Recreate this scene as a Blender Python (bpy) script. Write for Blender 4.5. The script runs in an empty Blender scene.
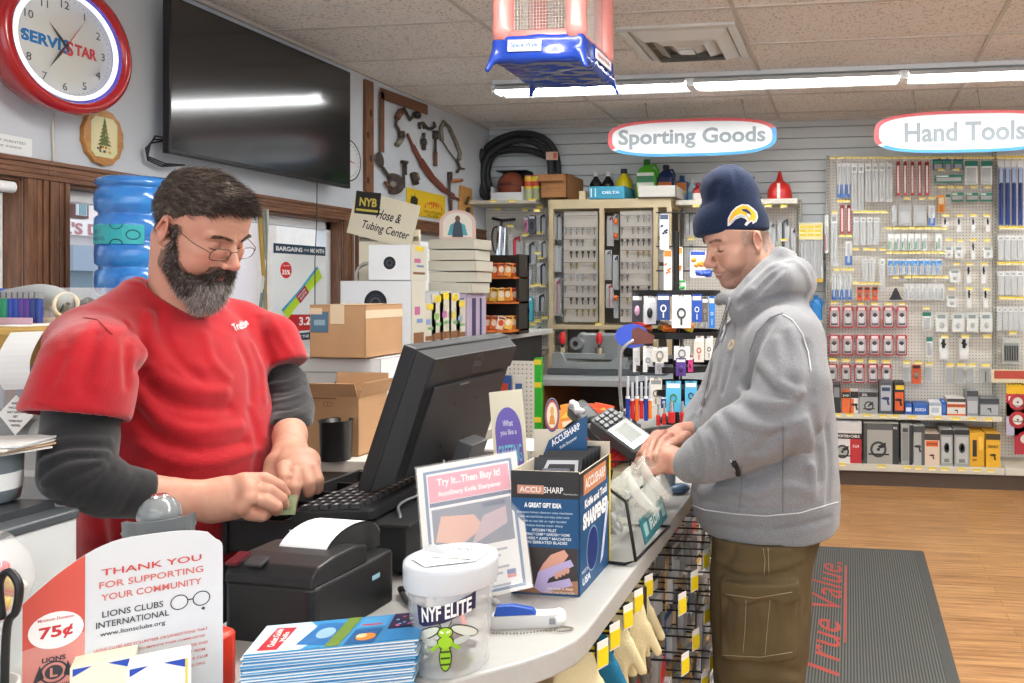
import bpy,bmesh,math,random
import numpy as np
from mathutils import Vector,Matrix,Euler
D=bpy.data;SC=bpy.context.scene;COL=SC.collection
PI=math.pi
def R(d):return math.radians(d)
# ---------------------------------------------------------------- camera
F_PX=795.0;CX=738.0;CY=288.0;EYE=1.52;YAW=R(8.0)
cd=D.cameras.new('camera');cam=D.objects.new('camera',cd);COL.objects.link(cam)
cd.sensor_width=36.0;cd.lens=F_PX/1024*36.0
cd.shift_x=(512-CX)/1024;cd.shift_y=(CY-341.5)/1024
cd.clip_start=0.02;cd.clip_end=200
cam.location=(0,0,EYE);cam.rotation_euler=(R(90),0,YAW)
SC.camera=cam
# ---------------------------------------------------------------- world, exposure
w=D.worlds.new('world');SC.world=w;w.use_nodes=True
w.node_tree.nodes['Background'].inputs[0].default_value=(0.80,0.88,1.0,1)
w.node_tree.nodes['Background'].inputs[1].default_value=1.3
SC.view_settings.view_transform='Standard';SC.view_settings.look='None'
SC.view_settings.gamma=1.0;SC.view_settings.exposure=0.36
SC.view_settings.use_curve_mapping=False
def area_light(name,loc,rot,sx,sy,power,color=(1,1,1)):
 l=D.lights.new(name,'AREA');l.shape='RECTANGLE';l.size=sx;l.size_y=sy
 l.energy=power;l.color=color
 o=D.objects.new(name,l);COL.objects.link(o);o.location=loc;o.rotation_euler=rot
 return o
CEIL=2.94
area_light('rear_fill_light',(1.2,-3.2,1.7),(R(90),0,0),6.0,2.4,30,(0.93,0.96,1.0))  # added fill lamp behind the camera; no shop front stands there
for yy,pw in ((-2.4,34),(-0.4,20),(2.2,78)):
 area_light('ceiling_tubes',(0.7 if yy>2 else .3,yy,CEIL-0.09),(0,0,0),4.6,0.16,pw,(1.0,0.985,0.95))
 area_light('ceiling_fill_light',(0.7 if yy>2 else .3,yy,CEIL-0.22),(R(180),0,0),4.6,0.2,pw*.9,(1.0,0.985,0.95))  # unseen upward lamp, added only to brighten the ceiling
 # ---------------------------------------------------------------- pixel helpers (frame 1024x683)
def ray(px,py):
 dx=(px-CX)/F_PX;c,s=math.cos(YAW),math.sin(YAW)
 return Vector((-s+c*dx,c+s*dx,(CY-py)/F_PX))
def atY(px,py,Y):
 r=ray(px,py);t=Y/r.y;return Vector((r.x*t,Y,EYE+r.z*t))
def atX(px,py,X):
 r=ray(px,py);t=X/r.x;return Vector((X,r.y*t,EYE+r.z*t))
def atZ(px,py,Z):
 r=ray(px,py);t=(Z-EYE)/r.z;return Vector((r.x*t,r.y*t,Z))
def atD(px,py,d):
 r=ray(px,py);return Vector((r.x*d,r.y*d,EYE+r.z*d))
 # ---------------------------------------------------------------- materials
def srgb(h):
 if isinstance(h,str):
  h=h.lstrip('#');v=[int(h[i:i+2],16)/255 for i in (0,2,4)]
 else:v=[x/255 for x in h]
 return tuple((x/12.92 if x<=.04045 else ((x+.055)/1.055)**2.4) for x in v)+(1,)
_M={}
def mat(name,col='#808080',rough=0.5,metal=0.0,bump=0,bscale=200,var=0,vscale=8,trans=0,alpha=1,emit=0,spec=0.5,coat=0,sheen=0,ior=1.45,col2=None,stretch=None,sss=0):
 if name in _M:return _M[name]
 m=D.materials.new(name);m.use_nodes=True;_M[name]=m
 nt=m.node_tree;b=nt.nodes['Principled BSDF'];L=nt.links
 c=srgb(col)
 b.inputs['Base Color'].default_value=c
 b.inputs['Roughness'].default_value=rough;b.inputs['Metallic'].default_value=metal
 b.inputs['Specular IOR Level'].default_value=spec;b.inputs['IOR'].default_value=ior
 if trans:b.inputs['Transmission Weight'].default_value=trans
 if alpha<1:b.inputs['Alpha'].default_value=alpha
 if coat:b.inputs['Coat Weight'].default_value=coat;b.inputs['Coat Roughness'].default_value=0.08
 if sheen:b.inputs['Sheen Weight'].default_value=sheen
 if sss:
  b.inputs['Subsurface Weight'].default_value=sss
  b.inputs['Subsurface Radius'].default_value=(0.012,0.005,0.003);b.inputs['Subsurface Scale'].default_value=1.0
 if emit:
  b.inputs['Emission Color'].default_value=c;b.inputs['Emission Strength'].default_value=emit
 tc=None
 if bump or var:
  tc=nt.nodes.new('ShaderNodeTexCoord');vec=tc.outputs['Object']
  if stretch:
   mp=nt.nodes.new('ShaderNodeMapping');mp.inputs['Scale'].default_value=stretch
   L.new(vec,mp.inputs[0]);vec=mp.outputs[0]
 if bump:
  n=nt.nodes.new('ShaderNodeTexNoise');n.inputs['Scale'].default_value=bscale;n.inputs['Detail'].default_value=4
  L.new(vec,n.inputs['Vector'])
  bn=nt.nodes.new('ShaderNodeBump');bn.inputs['Strength'].default_value=bump;bn.inputs['Distance'].default_value=0.004
  L.new(n.outputs[0],bn.inputs['Height']);L.new(bn.outputs[0],b.inputs['Normal'])
 if var:
  n=nt.nodes.new('ShaderNodeTexNoise');n.inputs['Scale'].default_value=vscale;n.inputs['Detail'].default_value=6;n.inputs['Roughness'].default_value=0.65
  L.new(vec,n.inputs['Vector'])
  mx=nt.nodes.new('ShaderNodeMix');mx.data_type='RGBA'
  mr=nt.nodes.new('ShaderNodeMapRange');mr.inputs[1].default_value=0.3;mr.inputs[2].default_value=0.7
  L.new(n.outputs[0],mr.inputs[0]);L.new(mr.outputs[0],mx.inputs[0])
  if col2:c2=srgb(col2)
  else:c2=tuple(x*(1-var) for x in c[:3])+(1,)
  mx.inputs[6].default_value=c;mx.inputs[7].default_value=c2
  L.new(mx.outputs[2],b.inputs['Base Color'])
 return m
def C(h,rough=0.5,**k):
 return mat('print_'+h.lstrip('#')+('_%d'%int(rough*100)),h,rough,**k)
 # ---------------------------------------------------------------- mesh builder
_fontcache={}
def text_geo(s,bold=0.0,shear=0.0):
 key=(s,bold,shear)
 if key in _fontcache:return _fontcache[key]
 cu=D.curves.new('lettering','FONT');cu.body=s;cu.size=1.0;cu.align_x='CENTER';cu.align_y='CENTER'
 cu.resolution_u=3;cu.offset=bold;cu.shear=shear;cu.fill_mode='FRONT'
 o=D.objects.new('lettering',cu);COL.objects.link(o)
 dg=bpy.context.evaluated_depsgraph_get();dg.update()
 me=D.meshes.new_from_object(o.evaluated_get(dg))
 vs=[v.co.copy() for v in me.vertices];fs=[tuple(p.vertices) for p in me.polygons]
 D.objects.remove(o);D.curves.remove(cu);D.meshes.remove(me)
 if vs:
  x0=min(v.x for v in vs);x1=max(v.x for v in vs);y0=min(v.y for v in vs);y1=max(v.y for v in vs)
 else:x0=y0=0;x1=y1=1
 _fontcache[key]=(vs,fs,x0,x1,y0,y1)
 return _fontcache[key]
def frame(o,x,y):
 """matrix whose x,y axes are x,y and origin o"""
 x=Vector(x).normalized();y=Vector(y);z=x.cross(y).normalized();y=z.cross(x).normalized()
 m=Matrix((x,y,z)).transposed().to_4x4();m.translation=Vector(o);return m
def T(x,y,z):return Matrix.Translation((x,y,z))
def RX(d):return Matrix.Rotation(R(d),4,'X')
def RY(d):return Matrix.Rotation(R(d),4,'Y')
def RZ(d):return Matrix.Rotation(R(d),4,'Z')
class MB:
 def __init__(s):s.v=[];s.f=[];s.fm=[];s.fs=[];s.mats=[];s.M=Matrix();s.st=[]
 def push(s,m):s.st.append(s.M.copy());s.M=s.M@m;return s
 def pop(s):s.M=s.st.pop();return s
 def mi(s,m):
  if isinstance(m,str):m=C(m)
  if m not in s.mats:s.mats.append(m)
  return s.mats.index(m)
 def add(s,vs,fs,m,smooth=False):
  k=len(s.v);i=s.mi(m)
  s.v+=[s.M@Vector(v) for v in vs]
  for f in fs:s.f.append(tuple(j+k for j in f));s.fm.append(i);s.fs.append(smooth)
  return s
 def box(s,c,d,m,rot=None):
  x,y,z=(a/2 for a in d)
  if rot is not None:s.push(T(*c)@rot);c=(0,0,0)
  vs=[(c[0]+a*x,c[1]+b*y,c[2]+e*z) for e in (-1,1) for b in (-1,1) for a in (-1,1)]
  s.add(vs,[(0,2,3,1),(4,5,7,6),(0,1,5,4),(2,6,7,3),(0,4,6,2),(1,3,7,5)],m)
  if rot is not None:s.pop()
  return s
 def bx(s,x0,x1,y0,y1,z0,z1,m):return s.box(((x0+x1)/2,(y0+y1)/2,(z0+z1)/2),(x1-x0,y1-y0,z1-z0),m)
 def rbox(s,c,d,m,r=0.005,n=3,rot=None):
  """box rounded in plan (vertical edges) with small top chamfer"""
  x,y,z=d[0]/2,d[1]/2,d[2]/2;r=min(r,x*.99,y*.99)
  pts=[]
  for (cx,cy,a0) in ((x-r,y-r,0),(-x+r,y-r,90),(-x+r,-y+r,180),(x-r,-y+r,270)):
   for k in range(n+1):
    a=R(a0+90*k/n);pts.append((cx+r*math.cos(a),cy+r*math.sin(a)))
  s.push(T(*c)@(rot if rot is not None else Matrix()))
  e=min(r*.4,z*.5);N=len(pts);rings=[]
  for (zz,k) in ((-z,1),(z-e,1),(z-.3*e,1-.3*e/max(x,y)),(z,1-e/min(x,y))):
   rings.append([(p[0]*k,p[1]*k,zz) for p in pts])
  vs=[v for rg in rings for v in rg];fs=[]
  for i in range(3):
   for j in range(N):fs.append((i*N+j,i*N+(j+1)%N,(i+1)*N+(j+1)%N,(i+1)*N+j))
  fs.append(tuple(range(N))[::-1]);fs.append(tuple(range(3*N,4*N)))
  s.add(vs,fs,m);s.pop();return s
 def prism(s,poly,z0,z1,m,smooth=False):
  N=len(poly);vs=[(p[0],p[1],z0) for p in poly]+[(p[0],p[1],z1) for p in poly]
  s.add(vs,[tuple(range(N))[::-1],tuple(range(N,2*N))],m)
  k=len(s.v)-2*N;i=s.mi(m)
  for j in range(N):
   s.f.append((k+j,k+(j+1)%N,k+N+(j+1)%N,k+N+j));s.fm.append(i);s.fs.append(smooth)
  return s
 def poly(s,pts,m):return s.add(pts,[tuple(range(len(pts)))],m)
 def lathe(s,prof,m,n=24,smooth=True,sx=1,sy=1,cap=True):
  vs=[];fs=[]
  for (r,z) in prof:
   for k in range(n):a=2*PI*k/n;vs.append((r*math.cos(a)*sx,r*math.sin(a)*sy,z))
  for i in range(len(prof)-1):
   for k in range(n):fs.append((i*n+k,i*n+(k+1)%n,(i+1)*n+(k+1)%n,(i+1)*n+k))
  s.add(vs,fs,m,smooth)
  if cap:
   if prof[0][0]>1e-5:s.add([(prof[0][0]*math.cos(2*PI*k/n)*sx,prof[0][0]*math.sin(2*PI*k/n)*sy,prof[0][1]) for k in range(n)][::-1],[tuple(range(n))],m)
   if prof[-1][0]>1e-5:s.add([(prof[-1][0]*math.cos(2*PI*k/n)*sx,prof[-1][0]*math.sin(2*PI*k/n)*sy,prof[-1][1]) for k in range(n)],[tuple(range(n))],m)
  return s
 def cyl(s,p0,p1,r,m,r1=None,n=12,smooth=True):
  p0=Vector(p0);p1=Vector(p1);d=p1-p0;L=d.length
  if L<1e-6:return s
  q=d.to_track_quat('Z','Y').to_matrix().to_4x4();q.translation=p0
  s.push(q);s.lathe([(r,0),(r if r1 is None else r1,L)],m,n,smooth);s.pop();return s
 def tube(s,pts,r,m,n=8,closed=False,caps=True):
  pts=[Vector(p) for p in pts];N=len(pts)
  rr=r if isinstance(r,(list,tuple)) else [r]*N
  vs=[];fs=[];up=None
  for i,p in enumerate(pts):
   a=pts[(i-1)%N] if (closed or i>0) else p;b=pts[(i+1)%N] if (closed or i<N-1) else p
   d=(b-a)
   d=d.normalized() if d.length>1e-9 else Vector((0,0,1))
   if up is None:up=d.orthogonal().normalized()
   up=(up-d*up.dot(d));up=up.normalized() if up.length>1e-6 else d.orthogonal().normalized()
   sd=d.cross(up)
   for k in range(n):t=2*PI*k/n;vs.append(p+(up*math.cos(t)+sd*math.sin(t))*rr[i])
  for i in range(N if closed else N-1):
   j=(i+1)%N
   for k in range(n):fs.append((i*n+k,i*n+(k+1)%n,j*n+(k+1)%n,j*n+k))
  if not closed and caps:fs.append(tuple(range(n))[::-1]);fs.append(tuple(range((N-1)*n,N*n)))
  return s.add(vs,fs,m,True)
 def ell(s,c,r,m,n=16,rot=None):
  prof=[];k=n//2
  for i in range(k+1):a=-PI/2+PI*i/k;prof.append((max(math.cos(a),1e-4),math.sin(a)))
  s.push(T(*c)@(rot if rot is not None else Matrix())@Matrix.Diagonal((r[0],r[1],r[2],1)))
  s.lathe(prof,m,n,True,cap=False);s.pop();return s
 def text(s,txt,cx,cy,h,m,w=None,z=0.0006,bold=0.012,shear=0.0,bend=None):
  """text in the local xy plane, cap height about h, optional total width w"""
  vs,fs,x0,x1,y0,y1=text_geo(txt,bold,shear)
  if not vs:return s
  ky=h/0.70
  kx=ky if w is None else w/(x1-x0)
  mx=(x0+x1)/2;my=0.0 if w is None and h is None else (y0+y1)/2
  ky2=h/(y1-y0) if not any(ch in txt for ch in 'gjpqy,') else h/(y1-y0)*1.15
  if w is None:kx=ky2
  out=[]
  for v in vs:
   x=(v.x-mx)*kx;y=(v.y-my)*ky2
   if bend:x,y,zz=bend(x+cx,y+cy);out.append((x,y,zz))
   else:out.append((x+cx,y+cy,z))
  return s.add(out,fs,m)
 def rect(s,x0,x1,y0,y1,m,z=0.0004):return s.poly([(x0,y0,z),(x1,y0,z),(x1,y1,z),(x0,y1,z)],m)
 def ellp(s,cx,cy,rx,ry,m,z=0.0005,n=28,a0=0,a1=360):
  return s.poly([(cx+rx*math.cos(R(a0+(a1-a0)*k/n)),cy+ry*math.sin(R(a0+(a1-a0)*k/n)),z) for k in range(n if a1-a0==360 else n+1)],m)
 def ringp(s,cx,cy,r0,r1,m,z=0.0006,n=36,k=1.0,a0=0,a1=360):
  vs=[];fs=[]
  for i in range(n+1):
   a=R(a0+(a1-a0)*i/n)
   vs+=[(cx+r0*math.cos(a),cy+r0*k*math.sin(a),z),(cx+r1*math.cos(a),cy+r1*k*math.sin(a),z)]
  for i in range(n):fs.append((2*i,2*i+1,2*i+3,2*i+2))
  return s.add(vs,fs,m)
 def raw(s,V,Fc,m,smooth=True):return s.add(V,Fc,m,smooth)
 def mesh(s,name):
  me=D.meshes.new(name);me.from_pydata([tuple(v) for v in s.v],[],s.f)
  for m in s.mats:me.materials.append(m)
  me.polygons.foreach_set('material_index',s.fm);me.polygons.foreach_set('use_smooth',s.fs)
  me.update();return me
 def build(s,name,parent=None,loc=None,rz=None,bev=0,sub=0,label=None,cat=None,group=None,kind=None,rot=None):
  o=D.objects.new(name,s.mesh(name));COL.objects.link(o)
  if parent is not None:o.parent=parent
  if loc is not None:o.location=loc
  if rz is not None:o.rotation_euler=(0,0,R(rz))
  if rot is not None:o.rotation_euler=rot
  if bev:
   b=o.modifiers.new('bevel','BEVEL');b.width=bev;b.segments=2;b.limit_method='ANGLE';b.angle_limit=R(35)
  if sub:
   b=o.modifiers.new('sub','SUBSURF');b.levels=sub;b.render_levels=sub
  tag(o,label,cat,group,kind)
  return o
def tag(o,label=None,cat=None,group=None,kind=None):
 if label:o['label']=label
 if cat:o['category']=cat
 if group:o['group']=group
 if kind:o['kind']=kind
 return o
def empty(name,loc=(0,0,0),rz=0,label=None,cat=None,group=None,rot=None):
 o=D.objects.new(name,None);COL.objects.link(o);o.location=loc;o.empty_display_size=0.05
 o.rotation_euler=(0,0,R(rz)) if rot is None else rot
 return tag(o,label,cat,group)
KIDS={}
def copy_tree(o,loc=None,rz=None,label=None,parent=None,group=None,kids=None):
 c=o.copy();COL.objects.link(c)
 if parent is not None:c.parent=parent
 if loc is not None:c.location=loc
 if rz is not None:c.rotation_euler=(0,0,R(rz))
 if label:c['label']=label
 if group:c['group']=group
 for ch in list(o.children):copy_tree(ch,parent=c)
 return c
def structure(o):o['kind']='structure';return o
ORD=['first','second','third','fourth','fifth','sixth','seventh','eighth','ninth','tenth','eleventh','twelfth','thirteenth','fourteenth','fifteenth','sixteenth']
def smooth_pts(pts,n=5):
 P=[Vector(p) for p in pts];out=[]
 for i in range(len(P)-1):
  p0=P[max(i-1,0)];p1=P[i];p2=P[i+1];p3=P[min(i+2,len(P)-1)]
  for k in range(n):
   t=k/n;out.append(.5*((2*p1)+(p2-p0)*t+(2*p0-5*p1+4*p2-p3)*t*t+(3*p1-p0-3*p2+p3)*t**3))
 return out+[P[-1]]
# ================================================================ SMOOTH SURFACE MODELLING (implicit surfaces -> mesh)
F4=np.float32
def A3(v):return np.array(v,F4)
def sph(p,c,r):return np.linalg.norm(p-A3(c),axis=1)-r
def ell(p,c,r,m=None):
 q=p-A3(c)
 if m is not None:q=q@m
 r=A3(r);k0=np.linalg.norm(q/r,axis=1);k1=np.linalg.norm(q/(r*r),axis=1)+1e-6
 return k0*(k0-1)/k1
def cap(p,a,b,r0,r1=None):
 a=A3(a);b=A3(b);r1=r0 if r1 is None else r1;ab=b-a
 t=np.clip(((p-a)@ab)/max(float(ab@ab),1e-9),0,1)
 return np.linalg.norm(p-a-t[:,None]*ab,axis=1)-(r0+(r1-r0)*t)
def chain(p,pts,rs,k=0.0):
 d=None
 for i in range(len(pts)-1):
  e=cap(p,pts[i],pts[i+1],rs[i],rs[i+1]);d=e if d is None else (np.minimum(d,e) if k==0 else su(d,e,k))
 return d
def su(a,b,k):
 h=np.maximum(k-np.abs(a-b),0)/k;return np.minimum(a,b)-h*h*k*.25
def ss(a,b,k):return -su(-a,b,k)
def si(a,b,k):return -su(-a,-b,k)
def rotm(rx=0,ry=0,rz=0):return np.array(Euler((R(rx),R(ry),R(rz))).to_matrix(),F4)
def loft(p,keys,ang,k=0.9,ex=2.0,lo=None,hi=None):
 """keys: (z, cx, cy, a, b) with a along the direction 'ang', b across"""
 K=np.array(keys,F4);K=K[np.argsort(K[:,0])];z=p[:,2]
 zz=np.linspace(K[0,0],K[-1,0],80)
 def sm(j):
  v=np.interp(zz,K[:,0],K[:,j]);vp=np.pad(v,4,mode='edge')
  v=np.convolve(vp,np.ones(9)/9,'valid');return np.interp(z,zz,v)
 cx,cy,a,b=sm(1),sm(2),sm(3),sm(4)
 c,s=math.cos(ang),math.sin(ang);dx,dy=p[:,0]-cx,p[:,1]-cy
 u=np.abs(dx*c+dy*s)/a;v=np.abs(-dx*s+dy*c)/b
 d=((u**ex+v**ex)**(1/ex)-1)*np.minimum(a,b)*k
 return np.maximum(d,np.maximum(K[0,0]-z,z-K[-1,0]))
def vnoise(p,f,seed=0):
 q=p*f;i=np.floor(q).astype(np.int64);t=(q-i).astype(F4);t=t*t*(3-2*t)
 def h(a,b,c):
  n=(a*73856093)^(b*19349663)^(c*83492791)^(seed*2654435761);n=(n^(n>>13))*1274126177
  return (((n^(n>>16))&0xffff)/65535.0).astype(F4)
 x,y,z=i[:,0],i[:,1],i[:,2];tx,ty,tz=t[:,0],t[:,1],t[:,2]
 def L(a,b,w):return a+(b-a)*w
 r=L(L(L(h(x,y,z),h(x+1,y,z),tx),L(h(x,y+1,z),h(x+1,y+1,z),tx),ty),L(L(h(x,y,z+1),h(x+1,y,z+1),tx),L(h(x,y+1,z+1),h(x+1,y+1,z+1),tx),ty),tz)
 return r-.5
def fold(p,pts,w,amp,k=1.0):
 """ridge (amp > 0) or crease (amp < 0) along a polyline, added as displacement"""
 d=None
 for i in range(len(pts)-1):
  e=cap(p,pts[i],pts[i+1],0.0);d=e if d is None else np.minimum(d,e)
 return -amp*np.exp(-(d/w)**2)
def surfnet(fn,lo,hi,h,slack=1.6,B=8):
 lo=np.array(lo,float);hi=np.array(hi,float)
 nb=np.maximum(np.ceil((hi-lo)/(h*B)).astype(int),1);n=nb*B+1
 bc=np.stack(np.meshgrid(*[np.arange(k) for k in nb],indexing='ij'),-1).reshape(-1,3)
 cen=(lo+(bc+.5)*h*B).astype(F4);dc=fn(cen)
 rad=h*B*.5*math.sqrt(3)*slack
 G=np.empty(n,F4)
 act=np.abs(dc)<rad
 sgn=np.where(dc<0,-1e3,1e3).astype(F4)
 for b,s_ in zip(bc,sgn):
  x,y,z=b*B;G[x:x+B+1,y:y+B+1,z:z+B+1]=s_
 off=np.stack(np.meshgrid(*[np.arange(B+1)]*3,indexing='ij'),-1).reshape(-1,3)
 ab=bc[act]
 for s0 in range(0,len(ab),400):
  blk=ab[s0:s0+400]
  idx=(blk[:,None,:]*B+off[None]).reshape(-1,3)
  G[idx[:,0],idx[:,1],idx[:,2]]=fn((lo+idx*h).astype(F4))
 S=G<0
 c8=[S[a:n[0]-1+a,b:n[1]-1+b,c:n[2]-1+c] for a in (0,1) for b in (0,1) for c in (0,1)]
 cnt=sum(c.astype(np.int8) for c in c8);m=(cnt>0)&(cnt<8)
 ci=np.argwhere(m);vid=-np.ones(m.shape,np.int64);vid[m]=np.arange(len(ci))
 acc=np.zeros((len(ci),3));num=np.zeros(len(ci))
 g={}
 for a in (0,1):
  for b in (0,1):
   for c in (0,1):g[a,b,c]=G[ci[:,0]+a,ci[:,1]+b,ci[:,2]+c].astype(float)
 for k0 in g:
  for ax in range(3):
   if k0[ax]==1:continue
   k1=list(k0);k1[ax]=1;k1=tuple(k1)
   A,Bv=g[k0],g[k1];x=(A<0)!=(Bv<0)
   t=np.where(x,A/np.where(x,A-Bv,1),0);t=np.clip(t,.02,.98)
   pt=np.tile(np.array(k0,float),(len(ci),1));pt[:,ax]=t
   acc[x]+=pt[x];num[x]+=1
 V=lo+(ci+acc/np.maximum(num,1)[:,None])*h
 Fs=[]
 for ax in range(3):
  o=[a for a in range(3) if a!=ax]
  sl0=[slice(None)]*3;sl1=[slice(None)]*3;sl0[ax]=slice(0,-1);sl1[ax]=slice(1,None)
  e=S[tuple(sl0)]!=S[tuple(sl1)]
  e[tuple(slice(0,1) if a==o[0] else slice(None) for a in range(3))]=False
  e[tuple(slice(0,1) if a==o[1] else slice(None) for a in range(3))]=False
  e[tuple(slice(-1,None) if a==o[0] else slice(None) for a in range(3))]=False
  e[tuple(slice(-1,None) if a==o[1] else slice(None) for a in range(3))]=False
  ei=np.argwhere(e)
  if not len(ei):continue
  def at(d0,d1):q=ei.copy();q[:,o[0]]-=d0;q[:,o[1]]-=d1;return vid[q[:,0],q[:,1],q[:,2]]
  q=np.stack([at(1,1),at(0,1),at(0,0),at(1,0)],1)
  fl=S[ei[:,0],ei[:,1],ei[:,2]]
  if ax==1:fl=~fl
  q[~fl]=q[~fl][:,::-1]
  Fs.append(q)
 Fq=np.concatenate(Fs);Fq=Fq[(Fq>=0).all(1)]
 return V,Fq
def relax(V,Fq,it=2,lam=.5):
 E=np.concatenate([Fq[:,[0,1]],Fq[:,[1,2]],Fq[:,[2,3]],Fq[:,[3,0]]]);E=np.concatenate([E,E[:,::-1]])
 for _ in range(it):
  s=np.zeros_like(V);np.add.at(s,E[:,0],V[E[:,1]]);c=np.bincount(E[:,0],minlength=len(V))[:,None]
  V=V+lam*(s/np.maximum(c,1)-V)
 return V
def np_mesh(name,parts):
 """parts: list of (V, F, material, colour array or None) joined into one mesh"""
 V=np.concatenate([p[0] for p in parts]);off=0;Fs=[];mi=[];cols=[];mats=[]
 for (v,f,m,c) in parts:
  if m not in mats:mats.append(m)
  Fs.append(f+off);off+=len(v);mi.append(np.full(len(f),mats.index(m)))
  cols.append(np.ones((len(v),4)) if c is None else c)
 Fq=np.concatenate(Fs);mi=np.concatenate(mi).astype(np.int32);cols=np.concatenate(cols)
 me=D.meshes.new(name);me.vertices.add(len(V));me.vertices.foreach_set('co',V.astype(F4).ravel())
 me.loops.add(Fq.size);me.loops.foreach_set('vertex_index',Fq.ravel().astype(np.int32))
 me.polygons.add(len(Fq));me.polygons.foreach_set('loop_start',(np.arange(len(Fq))*4).astype(np.int32))
 me.polygons.foreach_set('loop_total',np.full(len(Fq),4,np.int32));me.polygons.foreach_set('material_index',mi)
 me.polygons.foreach_set('use_smooth',np.ones(len(Fq),bool))
 for m in mats:me.materials.append(m)
 a=me.color_attributes.new('tone','FLOAT_COLOR','POINT');a.data.foreach_set('color',cols.astype(F4).ravel())
 me.update();me.validate();return me
def tone_mat(name,rough=.5,bump=.15,bscale=500,sss=.0,spec=.4,sheen=0,var=None):
 """material whose base colour is the surface's own 'tone' attribute"""
 m=mat(name,'#808080',rough,bump=bump,bscale=bscale,spec=spec,sss=sss,sheen=sheen);nt=m.node_tree
 at=nt.nodes.new('ShaderNodeAttribute');at.attribute_name='tone';b=nt.nodes['Principled BSDF']
 out=at.outputs['Color']
 if var:
  tc=nt.nodes.new('ShaderNodeTexCoord');n=nt.nodes.new('ShaderNodeTexNoise');n.inputs['Scale'].default_value=var[0];n.inputs['Detail'].default_value=5
  nt.links.new(tc.outputs['Object'],n.inputs[0])
  mr=nt.nodes.new('ShaderNodeMapRange');mr.inputs[1].default_value=.3;mr.inputs[2].default_value=.7;mr.inputs[3].default_value=1-var[1];mr.inputs[4].default_value=1+var[1]
  nt.links.new(n.outputs[0],mr.inputs[0])
  mx=nt.nodes.new('ShaderNodeMix');mx.data_type='RGBA';mx.blend_type='MULTIPLY';mx.inputs[0].default_value=1
  nt.links.new(out,mx.inputs[6]);nt.links.new(mr.outputs[0],mx.inputs[7]);out=mx.outputs[2]
 nt.links.new(out,b.inputs['Base Color']);return m
def link_mesh(name,me,parent=None,label=None):
 o=D.objects.new(name,me);COL.objects.link(o);o.parent=parent
 if label:o['label']=label
 return o
def blend(c,d,w):return c*(1-w[:,None])+np.array(d)[None]*w[:,None]
def ss01(x,a,b):t=np.clip((x-a)/(b-a),0,1);return t*t*(3-2*t)
from mathutils.bvhtree import BVHTree
def bvh_of(V,Fq):return BVHTree.FromPolygons([tuple(v) for v in V],[tuple(int(i) for i in f) for f in Fq])
def hit_px(bvh,px,py):
 r=ray(px,py).normalized();h=bvh.ray_cast(Vector((0,0,EYE)),r)
 return (h[0],h[1]) if h[0] is not None else (None,None)
def surf_line(mb,bvh,pts,r,m,off=.001,step=3.0,loc=Vector((0,0,0))):
 """a thin cord (seam, stitching) lying on a surface through the given points of the photo frame"""
 out=[]
 for i in range(len(pts)-1):
  a,b=Vector(pts[i]),Vector(pts[i+1]);n=max(1,int((b-a).length/step))
  for k in range(n+(1 if i==len(pts)-2 else 0)):
   q=a+(b-a)*k/n;h,nn=hit_px(bvh,q.x,q.y)
   if h is not None:out.append(h+nn*off-loc)
 if len(out)>1:mb.tube(out,r,m,n=5)
def decal(mb,bvh,o,ux,uy,tris,m,off=.0012,loc=Vector((0,0,0))):
 """project flat artwork (verts in the ux,uy plane at o, faces) along the plane normal on to a surface"""
 vs,fs=tris;ux=Vector(ux).normalized();uy=Vector(uy).normalized();n=ux.cross(uy).normalized();out=[]
 for v in vs:
  p=Vector(o)+ux*v[0]+uy*v[1]+n*.3;h=bvh.ray_cast(p,-n)
  q=h[0]+h[1]*off if h[0] is not None else p-n*.3
  out.append(q-loc)
 mb.add(out,fs,m)
def grid_poly(poly,step):
 """fill polygon with small triangles so it can follow a curved surface"""
 bm=bmesh.new();vs=[bm.verts.new((p[0],p[1],0)) for p in poly];bm.faces.new(vs)
 x0=min(p[0] for p in poly);x1=max(p[0] for p in poly);y0=min(p[1] for p in poly);y1=max(p[1] for p in poly)
 def cut(co,no):bmesh.ops.bisect_plane(bm,geom=bm.verts[:]+bm.edges[:]+bm.faces[:],plane_co=co,plane_no=no)
 bmesh.ops.triangulate(bm,faces=bm.faces[:])
 x=x0+step
 while x<x1:cut((x,0,0),(1,0,0));x+=step
 y=y0+step
 while y<y1:cut((0,y,0),(0,1,0));y+=step
 bm.verts.ensure_lookup_table()
 for i,v in enumerate(bm.verts):v.index=i
 r=([(v.co.x,v.co.y) for v in bm.verts],[tuple(v.index for v in f.verts) for f in bm.faces]);bm.free();return r
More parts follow.
